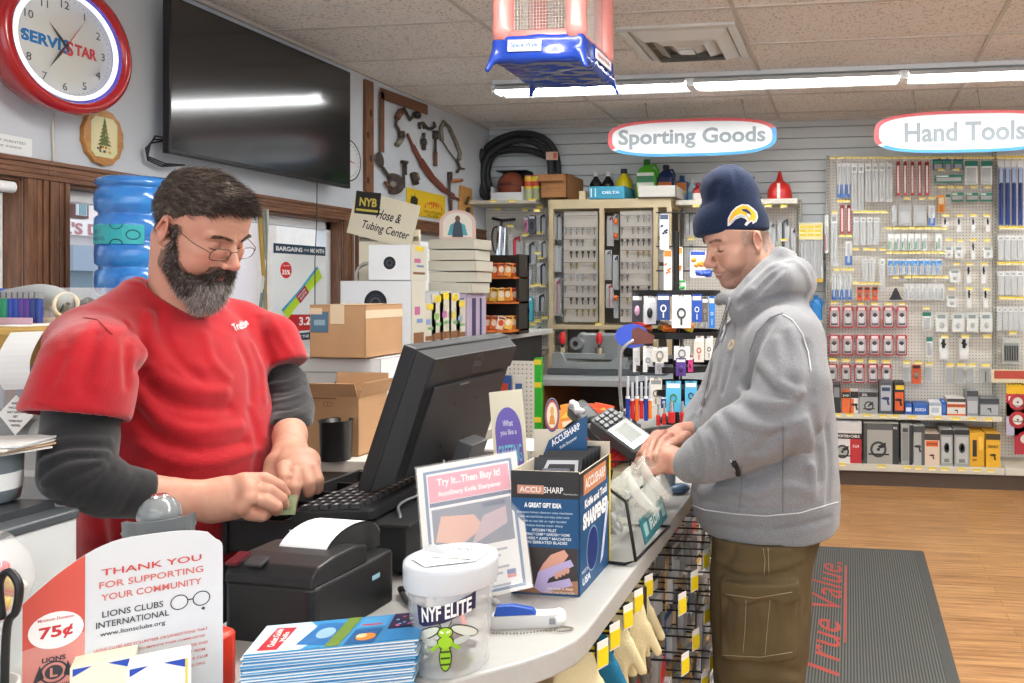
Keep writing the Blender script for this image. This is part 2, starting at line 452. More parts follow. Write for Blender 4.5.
 # ---------------------------------------------------------------- a head, in centimetres: x to the person's right, y forward, z up
def head_sdf(p,o):
 q=p.copy();q[:,0]=np.abs(q[:,0])
 d=ell(q,(0,-.9,3.4),(7.3,8.9,7.8))
 d=su(d,ell(q,(0,2.4,-2.6),(6.3,6.4,7.4)),3)
 d=su(d,ell(q,(0,3.2,4.4),(6.0,5.3,4.8)),3)
 jw=o.get('jaw',0)
 d=su(d,cap(q,(5.9+jw,.0,-3.6),(5.1+jw,.9,-7.8),1.2,1.3),1.8)
 d=su(d,cap(q,(5.1+jw,.9,-7.8),(1.5,6.6,-10.3),1.3,1.3),1.8)
 d=su(d,ell(q,(0,7.2,-10.0),(2.1,1.6,1.6)),1.4)
 d=su(d,ell(q,(0,2.5,-8.4),(4.4,4.2,2.4)),2)
 d=su(d,ell(q,(4.6,5.5,-2.3),(2.0,2.1,1.5)),2)
 d=su(d,ell(q,(3.7,5.9,-5.0),(2.3,2.2,2.4)),2)
 d=su(d,ell(q,(0,6.9,-6.6),(3.1,2.5,2.9)),1.6)
 d=su(d,cap(q,(.9,8.5,1.75),(4.6,6.9,2.0),.75,.7),1.1)
 d=ss(d,ell(q,(3.15,9.2,-.25),(1.75,1.55,1.15)),1.0)
 d=su(d,sph(q,(3.15,6.85,-.15),1.38),.3)
 d=su(d,cap(q,(1.7,8.0,-1.75),(4.4,7.0,-1.6),.35),.7)
 d=su(d,cap(q,(0,8.2,1.0),(0,11.0,-3.2),.72,.9),1.0)
 d=su(d,sph(q,(0,11.1,-3.6),1.02),.6)
 d=su(d,ell(q,(1.2,9.9,-4.05),(.72,1.0,.75)),.5)
 d=su(d,cap(q,(0,10.6,-4.2),(0,9.5,-4.9),.42),.4)
 d=ss(d,ell(q,(.6,10.3,-4.75),(.3,.5,.35)),.2)
 sm=o.get('smile',0)
 d=ss(d,cap(q,(2.0,9.45,-4.3),(3.5+.4*sm,8.1,-7.0+.3*sm),.16,.2),.7+.4*sm)
 if sm:d=su(d,ell(q,(4.3,6.9,-4.0),(1.7,1.5,1.5)),1.2)
 cz=-6.9+.75*sm;cw=2.3+.9*sm
 d=su(d,cap(q,(0,9.55,-6.35),(cw,8.35,cz),.42,.18),.35)
 d=su(d,cap(q,(0,9.3,-7.6-.25*sm),(cw-.2,8.2,cz-.1),.5,.18),.35)
 d=ss(d,cap(q,(0,10.1,-6.95-.1*sm),(cw+.1,8.75,cz),.10+.16*sm,.08),.15)
 d=ss(d,ell(q,(0,9.5,-8.7),(1.5,.5,.5)),.6)
 m=rotm(12,0,-24);e=ell(q,(7.6,-1.1,-.8),(.62,1.75,3.05),m)
 e=ss(e,ell(q,(8.3,-.7,-.6),(.62,1.05,1.95),m),.3)
 e=su(e,cap(q,(7.75,-.2,-2.2),(7.5,.2,-.9),.35),.3)
 e=su(e,ell(q,(7.35,-.35,-3.5),(.5,.8,.8)),.4)
 e=su(e,cap(q,(8.15,-1.5,.9),(8.2,-1.9,-1.2),.28),.3)
 d=su(d,e,.35)
 nb=o['neck']
 d=su(d,cap(p,(0,-3.0,-4.5),nb[0],5.3,nb[1]),2.2)
 for (c,r,k) in o.get('extra',[]):d=su(d,ell(q,c,r),k)
 if o.get('creases'):
  for (pts,w,a) in o['creases']:d=d+fold(q,pts,w,a)
 return d
def strands(mb,V,N,mask,n,length,rad,comb,m,seed=1,droop=0,seg=3,jit=.5,lift=.0):
 """short hairs growing from the vertices of a surface; comb(p) gives the lie of the hair"""
 rng=random.Random(seed);idx=np.flatnonzero(mask)
 if not len(idx):return
 vs=[];fs=[]
 for _ in range(n):
  i=int(idx[rng.randrange(len(idx))]);p=Vector(V[i]);nn=Vector(N[i])
  c=Vector(comb(p));dr=(c+nn*(.35+.4*rng.random())+Vector((rng.uniform(-jit,jit),rng.uniform(-jit,jit),rng.uniform(-jit,jit)))).normalized()
  L=length*(.6+.7*rng.random());k=len(vs);sd=dr.orthogonal().normalized();s2=dr.cross(sd)
  p=p+nn*lift
  for j in range(seg+1):
   t=j/seg;q=p+dr*L*t+Vector((0,0,-droop*L*t*t))-nn*(.22*L*t*t);r=rad*(1-.75*t)
   vs+=[q+sd*r,q-sd*r*.5+s2*r*.87,q-sd*r*.5-s2*r*.87]
  for j in range(seg):
   for a in range(3):fs.append((k+j*3+a,k+j*3+(a+1)%3,k+j*3+3+(a+1)%3,k+j*3+3+a))
 mb.add(vs,fs,m[rng.randrange(len(m))] if isinstance(m,list) else m,True)
def normals(V,Fq):
 a=V[Fq[:,1]]-V[Fq[:,0]];b=V[Fq[:,3]]-V[Fq[:,0]];n=np.cross(a,b);N=np.zeros_like(V)
 for j in range(4):np.add.at(N,Fq[:,j],n)
 return N/np.maximum(np.linalg.norm(N,axis=1),1e-9)[:,None]
def head_matrix(pos,yaw,pitch,roll,sc=1.0):
 return T(*pos)@RZ(yaw)@RX(pitch)@RY(roll)@Matrix.Scale(.01*sc,4)
def xf(V,M):M=np.array(M);return V@M[:3,:3].T+M[:3,3]
def px_folds(base,lo,hi,folds,h=.012):
 """resolve folds given in the photo frame to points on the garment's own surface"""
 V,Fq=surfnet(base,lo,hi,h);bv=bvh_of(V,Fq);out=[]
 for (pts,w_,a) in folds:
  P3=[hit_px(bv,*q)[0] for q in smooth_pts([(x,y,0) for x,y in pts],3) for q in [(q.x,q.y)]]
  P3=[tuple(q) for q in P3 if q is not None]
  P3=[q for i,q in enumerate(P3) if i==0 or (Vector(q)-Vector(P3[i-1])).length<.06]
  if len(P3)>1:out.append((P3,w_,a))
 return out
def add_folds(p,d,FL):
 for (pts,w_,a) in FL:
  A=np.array(pts,F4);lo_=A.min(0)-3*w_;hi_=A.max(0)+3*w_
  m=((p>lo_)&(p<hi_)).all(1)
  if m.any():d=d.copy();d[m]+=fold(p[m],pts,w_,a)
 return d
# ================================================================ ROOM
XL=-3.17;YB=6.70;XR=4.2;YF=-3.5
M_WALL=mat('wall_paint','#c6cdd4',0.75,bump=0.12,bscale=60)
M_SLAT=mat('slat_board','#c9cfcf',0.55,bump=0.05,bscale=80)
M_GROOVE=mat('slat_groove','#8c9496',0.7)
M_TRIM=mat('stained_wood','#8a6045',0.42,var=.4,vscale=6,col2='#5f3d28',stretch=(14,14,1.5),bump=.1,bscale=12)
M_TRIMH=mat('stained_wood_horizontal','#8a6045',0.42,var=.4,vscale=6,col2='#5f3d28',stretch=(14,1.5,14),bump=.1,bscale=12)
M_VINYL=mat('white_vinyl','#e9edef',0.35)
def node_mat(name,fn):
 m=D.materials.new(name);m.use_nodes=True;fn(m.node_tree,m.node_tree.nodes['Principled BSDF']);return m
def floor_fn(nt,b):
 N,L=nt.nodes,nt.links
 tc=N.new('ShaderNodeTexCoord')
 br=N.new('ShaderNodeTexBrick');br.offset=0.37;br.inputs['Scale'].default_value=1.0
 br.inputs['Brick Width'].default_value=1.15;br.inputs['Row Height'].default_value=0.082
 br.inputs['Mortar Size'].default_value=0.0012;br.inputs['Mortar Smooth'].default_value=0.3
 br.inputs['Color1'].default_value=srgb('#c79a66');br.inputs['Color2'].default_value=srgb('#b58652');br.inputs['Mortar'].default_value=srgb('#7a5230')
 L.new(tc.outputs['Object'],br.inputs['Vector'])
 mp=N.new('ShaderNodeMapping');mp.inputs['Scale'].default_value=(1.6,34,1);L.new(tc.outputs['Object'],mp.inputs[0])
 n=N.new('ShaderNodeTexNoise');n.inputs['Scale'].default_value=1.6;n.inputs['Detail'].default_value=8;n.inputs['Roughness'].default_value=.7
 L.new(mp.outputs[0],n.inputs[0])
 r=N.new('ShaderNodeValToRGB');r.color_ramp.elements[0].position=.36;r.color_ramp.elements[0].color=srgb('#8d6545')
 r.color_ramp.elements[1].position=.62;r.color_ramp.elements[1].color=(1,1,1,1)
 L.new(n.outputs[0],r.inputs[0])
 mx=N.new('ShaderNodeMix');mx.data_type='RGBA';mx.blend_type='MULTIPLY';mx.inputs[0].default_value=.75
 L.new(br.outputs[0],mx.inputs[6]);L.new(r.outputs[0],mx.inputs[7]);L.new(mx.outputs[2],b.inputs['Base Color'])
 b.inputs['Roughness'].default_value=.38
def ceil_fn(nt,b):
 N,L=nt.nodes,nt.links
 tc=N.new('ShaderNodeTexCoord')
 n=N.new('ShaderNodeTexNoise');n.inputs['Scale'].default_value=75;n.inputs['Detail'].default_value=2
 L.new(tc.outputs['Object'],n.inputs[0])
 r=N.new('ShaderNodeValToRGB');r.color_ramp.elements[0].position=.34;r.color_ramp.elements[0].color=srgb('#c3bab1')
 r.color_ramp.elements[1].position=.44;r.color_ramp.elements[1].color=srgb('#f3efea')
 L.new(n.outputs[0],r.inputs[0])
 n2=N.new('ShaderNodeTexNoise');n2.inputs['Scale'].default_value=1.2;L.new(tc.outputs['Object'],n2.inputs[0])
 mx=N.new('ShaderNodeMix');mx.data_type='RGBA';mx.blend_type='MULTIPLY';mx.inputs[0].default_value=.1
 L.new(r.outputs[0],mx.inputs[6]);L.new(n2.outputs[0],mx.inputs[7]);L.new(mx.outputs[2],b.inputs['Base Color'])
 bp=N.new('ShaderNodeBump');bp.inputs['Strength'].default_value=.5;bp.inputs['Distance'].default_value=.01
 L.new(n.outputs[0],bp.inputs['Height']);L.new(bp.outputs[0],b.inputs['Normal'])
 b.inputs['Roughness'].default_value=.9
M_FLOOR=node_mat('wood_plank_floor',floor_fn);M_CEIL=node_mat('acoustic_tile',ceil_fn)
mb=MB();mb.bx(XL-.15,XR,YF,YB+.1,-.1,0,M_FLOOR);structure(mb.build('floor'))
mb=MB();mb.bx(XL-.15,XR,YF,YB+.1,CEIL,CEIL+.1,M_CEIL)
M_TBAR=mat('ceiling_grid','#c9c3bb',.5)
Y0=3.93+.047
k=0
for i in range(-11,6):
 y=Y0+i*.612
 if y<YB:mb.bx(XL,XR,y-.011,y+.011,CEIL-.006,CEIL,M_TBAR)
for i in range(6):
 x=-1.95+(i)*1.365
 mb.bx(x-.011,x+.011,YF,YB,CEIL-.0065,CEIL,M_TBAR)
mb.bx(XL,XL+.022,YF,YB,CEIL-.02,CEIL,M_TBAR);mb.bx(XL,XR,YB-.05,YB-.028,CEIL-.02,CEIL,M_TBAR)
structure(mb.build('ceiling'))
mb=MB();mb.bx(XL-.15,XR,YB,YB+.1,0,CEIL,M_GROOVE)
z=0.02
while z<CEIL:
 z1=min(z+.086,CEIL);mb.bx(XL,XR,YB-.022,YB+.001,z,z1,M_SLAT);z+=.092
structure(mb.build('wall_back',bev=.002))
mb=MB();mb.bx(XR,XR+.1,YF,YB+.1,0,CEIL,M_WALL);structure(mb.build('wall_right'))
OPEN=[(1.2,2.66),(2.83,4.62),(4.83,6.5)];ZS,ZT=1.0,1.945
mb=MB();xs=(XL-.15,XL)
ys=[YF]+[a for o in OPEN for a in o]+[YB+.1]
for i in range(0,len(ys),2):mb.bx(xs[0],xs[1],ys[i],ys[i+1],0,CEIL,M_WALL)
for (a,b) in OPEN:mb.bx(xs[0],xs[1],a,b,0,ZS,M_WALL);mb.bx(xs[0],xs[1],a,b,ZT,CEIL,M_WALL)
structure(mb.build('wall_left'))
def rail(mb,y0,y1,z0,z1,horiz,m):
 """moulded window casing with flutes standing on the wall plane"""
 n=4
 if horiz:
  h=(z1-z0)/n
  for k in range(n):mb.bx(XL,XL+.02+(.006 if k in (0,3) else 0),y0,y1,z0+k*h+.0015,z0+(k+1)*h-.0015,m)
  mb.bx(XL,XL+.016,y0,y1,z0,z1,m)
 else:
  h=(y1-y0)/n
  for k in range(n):mb.bx(XL,XL+.02+(.006 if k in (0,3) else 0),y0+k*h+.0015,y0+(k+1)*h-.0015,z0,z1,m)
  mb.bx(XL,XL+.016,y0,y1,z0,z1,m)
M_GLASS=mat('window_glass','#ffffff',0.02,trans=1,ior=1.0,spec=.3)
for wi,(a,b) in enumerate(OPEN):
 mb=MB()
 rail(mb,a-.085,b+.085,ZT,ZT+.082,True,M_TRIMH)
 rail(mb,a-.082,a,ZS-.02,ZT,False,M_TRIM);rail(mb,b,b+.082,ZS-.02,ZT,False,M_TRIM)
 mb.bx(XL,XL+.07,a-.1,b+.1,ZS-.05,ZS-.02,M_TRIMH)
 for (p,q) in ((a,a+.012),(b-.012,b)):mb.bx(XL-.14,XL,p,q,ZS,ZT,M_TRIM)
 mb.bx(XL-.14,XL,a,b,ZT-.012,ZT,M_TRIMH);mb.bx(XL-.14,XL,a,b,ZS,ZS+.012,M_TRIMH)
 structure(mb.build('trim_%d'%(wi+1),bev=.002))
 win=structure(empty('window_%d'%(wi+1),(XL-.1,(a+b)/2,ZS)))
 mb=MB();W=(b-a)/2-.013;H=ZT-ZS-.013;fr=.05
 divs=[-W,W] if wi!=1 else [-W,-.02,W]
 mb.bx(-.03,.03,-W,W,.013,.013+fr,M_VINYL);mb.bx(-.03,.03,-W,W,H-fr,H,M_VINYL)
 for d in divs:
  c=d+(fr/2 if d==-W else -fr/2 if d==W else 0);mb.bx(-.03,.03,c-fr/2,c+fr/2,.013,H,M_VINYL)
 mb.build('window_frame',win,bev=.003)
 for i in range(len(divs)-1):
  mb=MB();mb.bx(-.003,.003,divs[i]+.03,divs[i+1]-.03,.04,H-.03,M_GLASS);mb.build('pane',win)
p=atX(19,190,XL-.03)
rs=empty('roller_shade',(XL+.03,1.9,p.z),label='white roller shade rolled up at the top of the leftmost window',cat='shade')
mb=MB();mb.cyl((0,-.68,0),(0,p.y-1.975,0),.022,mat('shade_cloth','#e4e8ea',.6),n=20);mb.build('roll',rs)
mb=MB();mb.bx(-.002,.002,-.68,.60,-.85,-.01,mat('shade_cloth'));mb.build('drop',rs,loc=(-.02,0,0))
# ---------------------------------------------------------------- the street outside
mb=MB();mb.bx(-30,XL-.3,-12,30,-.4,-.3,mat('asphalt','#8a8c8e',.9,bump=.3,bscale=30));structure(mb.build('street_ground'))
XF=-11.0
fc=empty('street_building',(XF,8,-.3),label='pale storefront building with a red lettered sign across the street',cat='building')
def fx(px,py):v=atX(px,py,XF);return (v.y-8,v.z+.3)
mb=MB();mb.bx(-.4,0,-6,14,0,9,mat('pale_facade','#efe2dc',.85,var=.08,vscale=3));mb.build('wall',fc)
mb=MB().push(frame((.01,0,0),(0,1,0),(0,0,1)))
a=fx(69,196);b=fx(85,219);mb.bx(a[0],b[0],b[1],a[1],0,.05,C('#6a4a42'))
a=fx(72,199);b=fx(81,216);mb.bx(a[0],b[0],b[1],a[1],.05,.09,C('#eef2f2'));mb.build('window',fc)
mb=MB().push(frame((.01,0,0),(0,1,0),(0,0,1)))
a=fx(72.8,200);b=fx(80,215.5);mb.bx(a[0],b[0],b[1],a[1],.09,.1,C('#7c9aa0',.2));mb.build('pane',fc)
mb=MB().push(frame((.02,0,0),(0,1,0),(0,0,1)))
a=fx(40,217);b=fx(140,240);mb.bx(a[0],b[0],b[1],a[1],0,.12,C('#f1e8e0'))
c=fx(80,226);d=fx(98,226);mb.text("LL'S DINER",c[0]+.12,c[1]-.05,.17,C('#b9787a'),z=.13,bold=.03,w=1.25);mb.build('sign_board',fc)
mb=MB().push(frame((.02,0,0),(0,1,0),(0,0,1)))
a=fx(40,252);b=fx(140,300);mb.bx(a[0],b[0],b[1],a[1],0,.06,C('#8fa3ae',.2))
a=fx(40,245);mb.bx(a[0],b[0],a[1]-.35,a[1],0,.5,C('#9aa7b4'))
a=fx(67,262);b=fx(84,271);mb.rect(a[0],b[0],b[1],a[1],C('#eef2ee'),z=.07)
a=fx(86,256);b=fx(95,263);mb.rect(a[0],b[0],b[1],a[1],C('#e4574f'),z=.07);mb.build('shop_window',fc)
f2=empty('street_building',(-10.6,19.5,-.3),label='sunlit beige plastered building beyond the poster window',cat='building')
mb=MB();mb.bx(-.4,0,-6,16,0,9,mat('beige_plaster','#f0e6d8',.85,var=.12,vscale=5));mb.build('wall',f2)
# ---------------------------------------------------------------- strip lights
M_TUBE=mat('lit_tube','#ffffff',.4,emit=24)
M_FIX=mat('fixture_enamel','#e8ecec',.35)
sl=None
YL=5.18
for i in range(4):
 x0=-2.42+i*1.38
 lf=empty('strip_light',(x0,YL,CEIL),label=['lit tube light fixture hanging partly behind the inflatable toy','lit tube light fixture on the ceiling beyond the square vent','lit tube light fixture above the right oval sign','lit tube light fixture past the right edge of the hand tools sign'][i],cat='light',group='ceiling strip lights')
 mb=MB();mb.bx(.0,1.38,-.04,.04,-.03,0,M_FIX);mb.bx(.0,.03,-.05,.05,-.095,-.04,M_FIX);mb.bx(1.35,1.38,-.05,.05,-.095,-.04,M_FIX);mb.build('housing',lf,bev=.003)
 mb=MB();mb.prism([(-.12,0),(-.045,.045),(.045,.045),(.12,0),(.115,0),(.04,.04),(-.04,.04),(-.115,0)],0.03,1.35,M_FIX)
 o=mb.build('reflector',lf,loc=(0,0,-.09));o.rotation_euler=(R(90),0,R(90))
 mb=MB();mb.cyl((.035,-.03,-.075),(1.345,-.03,-.075),.016,M_TUBE,n=14);mb.build('tube',lf)
 mb=MB();mb.cyl((.035,.03,-.075),(1.345,.03,-.075),.016,M_TUBE,n=14);mb.build('tube',lf)
 # ---------------------------------------------------------------- ceiling vent
vc=atZ(687,43,CEIL)
vt=empty('ceiling_vent',(vc.x,vc.y,CEIL),label='square metal ceiling vent with nested louvres',cat='vent')
M_VENT=mat('vent_metal','#dcddd9',.3,metal=.1)
mb=MB()
def sqring(mb,r0,r1,z0,z1,m):
 vs=[]
 for (r,z) in ((r0,z0),(r1,z1)):vs+=[(-r,-r,z),(r,-r,z),(r,r,z),(-r,r,z)]
 mb.add(vs,[(0,1,5,4),(1,2,6,5),(2,3,7,6),(3,0,4,7)],m)
mb.bx(-.33,.33,-.33,-.28,-.014,0,M_VENT);mb.bx(-.33,.33,.28,.33,-.014,0,M_VENT);mb.bx(-.33,-.28,-.28,.28,-.014,0,M_VENT);mb.bx(.28,.33,-.28,.28,-.014,0,M_VENT)
mb.build('frame',vt,bev=.002)
mb=MB();mb.bx(-.28,.28,-.28,.28,-.002,-.001,C('#a9a8a2',.7));mb.build('duct',vt)
for (r0,r1) in ((.27,.20),(.19,.12),(.11,.05)):
 mb=MB();sqring(mb,r0,r1,-.008,-.05,M_VENT);sqring(mb,r0-.004,r1-.004,-.003,-.045,M_VENT);mb.build('louvre',vt)
mb=MB();mb.bx(-.045,.045,-.045,.045,-.055,-.05,M_VENT);mb.build('louvre',vt)
# ---------------------------------------------------------------- oval hanging signs
def oval_sign(cx,y,cz,W,H,txt,lab,cols,hang):
 s=empty('oval_sign',(cx,y,cz),label=lab,cat='sign',group=None)
 mb=MB().push(frame((0,0,0),(1,0,0),(0,0,1)))
 def sup(rx,ry,n=48,p=3.2):return [(rx*math.copysign(abs(math.cos(2*PI*k/n))**(2/p),math.cos(2*PI*k/n)),ry*math.copysign(abs(math.sin(2*PI*k/n))**(2/p),math.sin(2*PI*k/n))) for k in range(n)]
 o=sup(W/2,H/2)
 mb.prism(o,-.006,.006,C('#e9edee',.25))
 i_=sup(W/2-.035,H/2-.022);n=len(o);red,blue=cols
 for k in range(n):
  j=(k+1)%n;ang=k/n*360
  m=red if 12<ang<178+30 else blue
  if 178+20<ang<178+28:m='#e9edee'
  mb.add([(o[k][0],o[k][1],.0068),(o[j][0],o[j][1],.0068),(i_[j][0],i_[j][1],.0068),(i_[k][0],i_[k][1],.0068)],[(3,2,1,0)],C(m,.3))
 mb.text(txt,0,-.005 if 'g' in txt else 0,H*.47,C('#8b979c',.3),w=W*(.87 if 'g' in txt else .66),z=.0075,bold=.028)
 mb.build('panel',s)
 for hx in hang:
  mb=MB();top=CEIL-cz;mb.cyl((hx,0,H*.42),(hx-.03,0,top),.0022,C('#9a9a98',.4,metal=.8),n=6);mb.tube([(hx-.03+.01*math.cos(a),0,top-.012+.01*math.sin(a)) for a in [PI*2*k/8 for k in range(9)]],.0018,C('#9a9a98',.4),n=5);mb.build('hanging_wire',s)
a=atY(608,138,5.95);b=atY(777,137,5.95)
oval_sign((a.x+b.x)/2,5.95,(a.z+b.z)/2,b.x-a.x,38/795*5.98,'Sporting Goods','white oval hanging sign reading Sporting Goods',('#d9595e','#4a9fdd'),(-.33,.42))
a=atY(874,134,5.85);c=atY(955,134,5.85);W=2*(atY(1008,134,5.85).x-c.x)+.12
oval_sign(a.x+1.27/2,5.85,a.z,1.27,41/795*5.8,'Hand Tools','white oval hanging sign reading Hand Tools',('#d9595e','#4a9fdd'),(-.33,.12))
# ================================================================ THINGS ON THE LEFT WALL
LW_=lambda y,z,off=0:frame((XL+off,y,z),(0,1,0),(0,0,1))
RED=mat('red_enamel','#a8161f',.22,coat=.6)
# ---- neon clock
ck=empty('wall_clock',(XL,2.72,2.47),label='round red rimmed wall clock with blue and red lettering above the leftmost window',cat='clock')
def LB():return MB().push(frame((0,0,0),(0,1,0),(0,0,1)))
mb=LB();mb.lathe([(.215,0),(.235,.02),(.25,.06),(.262,.11),(.268,.135),(.262,.155),(.245,.165),(.228,.160),(.222,.148)],RED,n=56,cap=False)
mb.build('case',ck)
mb=LB();mb.lathe([(.214,.120),(.214,.1205),(.0001,.1206)],C('#d9dbd3',.3),n=48,cap=False);mb.lathe([(.223,.150),(.214,.122)],C('#5a4fb8',.3),n=48,cap=False)
mb.build('dial',ck)
mb=LB();mb.tube([(.203*math.cos(2*PI*k/48),.203*math.sin(2*PI*k/48),.138) for k in range(48)],.009,mat('neon_tube','#f4f6ff',.3,emit=.75),n=10,closed=True);mb.build('neon_ring',ck)
mb=LB();NM=C('#4b4f50')
for h in range(12):
 a=R(90-30*(h if h else 12));t=str(h if h else 12);mb.text(t,.160*math.cos(a),.160*math.sin(a),.030,NM,z=.1215,bold=.0)
for k in range(60):a=R(6*k);mb.ellp(.185*math.cos(a),.185*math.sin(a),.0018,.0018,NM,z=.1215,n=6)
mb.build('numerals',ck)
mb=LB();mb.text('SERVI',-.092,-.002,.046,C('#2a7cc0'),w=.150,z=.1218,bold=.045);mb.text('S',.004,-.004,.058,C('#2a7cc0'),w=.030,z=.1218,bold=.04)
mb.text('TAR',.086,-.002,.044,C('#c9444a'),w=.094,z=.1218,bold=.045);mb.text('S',.019,-.006,.058,C('#c9444a'),w=.030,z=.1219,bold=.03);mb.build('lettering',ck)
def hand(mb,ang,L,w,m,z,tail=.02):
 a=R(90-ang);c,s_=math.cos(a),math.sin(a)
 P_=lambda u,v:(u*c-v*s_,u*s_+v*c,z)
 mb.poly([P_(-tail,-w*.3),P_(.3*L,-w),P_(L,0),P_(.3*L,w),P_(-tail,w*.3)],m)
mb=LB();hand(mb,318,.10,.007,C('#41494c'),.126);mb.build('hour_hand',ck)
mb=LB();hand(mb,213,.125,.006,C('#41494c'),.129);mb.build('minute_hand',ck)
mb=LB();hand(mb,32,.15,.0018,C('#c8323a'),.132,tail=.07);mb.ellp(0,0,.007,.007,C('#41494c'),z=.133);mb.build('second_hand',ck)
mb=LB();mb.lathe([(.222,.151),(.15,.1535),(.0001,.155)],mat('clock_glass','#ffffff',.03,trans=1,ior=1.02,spec=.45),n=48,cap=False);mb.build('glass',ck)
mb=MB();a=atX(52,108,XL+.01);pts=[atX(*q,XL+.012) for q in ((53,113),(53,130),(54,160),(56,200),(59,250),(61,286))]
mb.tube([(p.x,p.y,p.z) for p in pts],.0045,C('#cfcac0',.5),n=6);mb.build('power_cord',label='cream power cord running down the wall from the red clock',cat='cord')
# ---- wooden plaque
pc=atX(104,137.5,XL+.02)
pq=empty('wooden_plaque',(XL,pc.y,pc.z),label='scalloped wooden plaque with a Christmas tree picture under the clock',cat='plaque')
out=[]
for k in range(96):
 a=2*PI*k/96;r=1-.045*abs(math.cos(a*7));out.append((.095*r*math.cos(a),.123*r*math.sin(a)))
mb=LB();mb.prism(out,0,.022,mat('varnished_oak','#c08a45',.3,var=.3,vscale=10,col2='#9c6428',stretch=(20,3,20)));mb.build('board',pq,bev=.003)
mb=LB();oct_=[(-.06,-.06),(-.04,-.085),(.04,-.085),(.06,-.06),(.06,.06),(.04,.085),(-.04,.085),(-.06,.06)]
mb.poly([(x,y,.0225) for x,y in oct_],C('#cfcf9c',.4));mb.poly([(x*.8,y*.8,.0228) for x,y in oct_],C('#d9cf9f',.4))
for k in range(7):
 yy=-.035+k*.016;wv=.034*(1-k/7.5);mb.poly([(-wv,yy,.0232+k*1e-4),(wv,yy,.0232+k*1e-4),(0,yy+.026,.0232+k*1e-4)],C('#5a6a35'))
rng=random.Random(4)
for k in range(16):mb.rect(*(lambda x,y:(x,x+.008,y,y+.009))(rng.uniform(-.042,.034),rng.uniform(-.068,-.045)),C(rng.choice(['#b8863a','#7a4a3a','#c9b040','#46608a','#a03a3a'])),z=.0240)
for k in range(14):yy=rng.uniform(-.03,.055);wv=.03*(1-(yy+.035)/.12);mb.ellp(rng.uniform(-wv,wv),yy,.0022,.0022,C(rng.choice(['#d8b060','#c05a4a','#e6d9a0'])),z=.0243,n=8)
mb.build('picture',pq)
p=atX(8,144,XL+.001);mb=LB();mb.bx(-.09,.09,-.035,.035,0,.001,C('#e6eaea'));mb.text('HELP WANTED',0,.012,.010,C('#7d8788'),w=.13,z=.0015);mb.text('ASK INSIDE',0,-.008,.008,C('#7d8788'),w=.10,z=.0015)
mb.build('notice',loc=(XL,p.y,p.z),label='small white paper notice taped beside the clock',cat='paper')
# ---- television
ty0,ty1,tz0,tz1=3.205,4.525,2.133,2.85
tv=empty('television',(XL,(ty0+ty1)/2,(tz0+tz1)/2),rot=(0,0,0),label='large black flat screen television mounted high on the left wall',cat='television')
W,H=(ty1-ty0)/2,(tz1-tz0)/2;TX=.12
mb=MB();mb.bx(TX-.035,TX,-W,W,-H,H,C('#151618',.35));mb.bx(TX-.075,TX-.035,-W*.8,W*.8,-H*.8,H*.5,C('#1c1d20',.6));mb.build('case',tv,bev=.004)
mb=MB();mb.poly([(TX+.0008,-W+.010,-H+.020),(TX+.0008,W-.010,-H+.020),(TX+.0008,W-.010,H-.010),(TX+.0008,-W+.010,H-.010)],mat('dark_screen','#0b0c0f',.13,spec=.85,coat=.5));mb.build('screen',tv)
mb=MB();mb.bx(.002,TX-.07,-.15,.15,-.12,.12,C('#242424',.5));mb.build('wall_bracket',tv)
mb=MB();rng=random.Random(7)
for k in range(3):
 a0=atX(165,148,XL+.05);pts=[Vector((0,0,0)),Vector((.0,-.06,-.02+.01*k)),Vector((.01,-.10,-.05)),Vector((0,-.08-.01*k,-.10)),Vector((.01,-.02,-.12)),Vector((.02,.08,-.10-.006*k))]
 mb.tube([p+Vector((0,.01*k,.008*k)) for p in pts],.004,C('#17181a',.5),n=6)
a0=atX(163,141,XL+.04);mb.build('cable_bundle',loc=tuple(a0),label='tangled black cables under the left corner of the television',cat='cable')
mb=MB();pts=[atX(*q,XL+.06) for q in ((317,183),(317,215),(315,260),(315,300),(313,350),(312,385))];mb.tube(pts,.0028,C('#3c4347',.5),n=5);mb.build('power_cord',label='thin dark cord hanging from the television past the window',cat='cord')
a=atX(351,161,XL+.02);mb=LB();mb.lathe([(.135,0),(.135,.018),(.13,.022),(.0001,.023)],C('#dfe5e8',.3),n=40,cap=False);mb.ringp(0,0,.125,.1345,C('#3b4247'),z=.0238)
for k in range(24):q=R(15*k);mb.text(str((k*5)%120),.105*math.cos(q),.105*math.sin(q),.012,C('#6a7478'),z=.0242,bold=0)
hand(mb,100,.09,.004,C('#c23a3a'),.026);mb.build('dial_thermometer',loc=(XL,a.y-.035,a.z),label='round white dial thermometer half hidden behind the television',cat='thermometer')
# ---- poster in the window
p0=atX(273,243,XL-.02);p1=atX(325,249,XL-.02);z1=p0.z;z0=z1-.62;PW=(p1.y-p0.y)/2;PH=(z1-z0)/2
po=MB().push(frame((0,0,0),(0,1,0),(0,0,1)));mb=po
mb.bx(-PW,PW,-PH,PH,0,.002,C('#e9eef0',.4));mb.rect(-PW,PW,PH-.055,PH,C('#1f3f57',.4),z=.0025)
mb.text('BARGAINS',-PW*.42,PH-.028,.026,C('#f4f6f6'),w=PW*.98,z=.003,bold=.03);mb.text('OF THE',PW*.22,PH-.028,.014,C('#f4f6f6'),w=PW*.2,z=.003,bold=.02);mb.text('MONTH',PW*.66,PH-.028,.026,C('#f4f6f6'),w=PW*.56,z=.003,bold=.03)
mb.ellp(-PW*.55,PH*.52,.047,.047,C('#c8242c'),z=.003);mb.text('35%',-PW*.55,PH*.48,.028,C('#ffffff'),w=.066,z=.0035,bold=.03);mb.text('YOU SAVE',-PW*.55,PH*.60,.008,C('#ffffff'),w=.05,z=.0035)
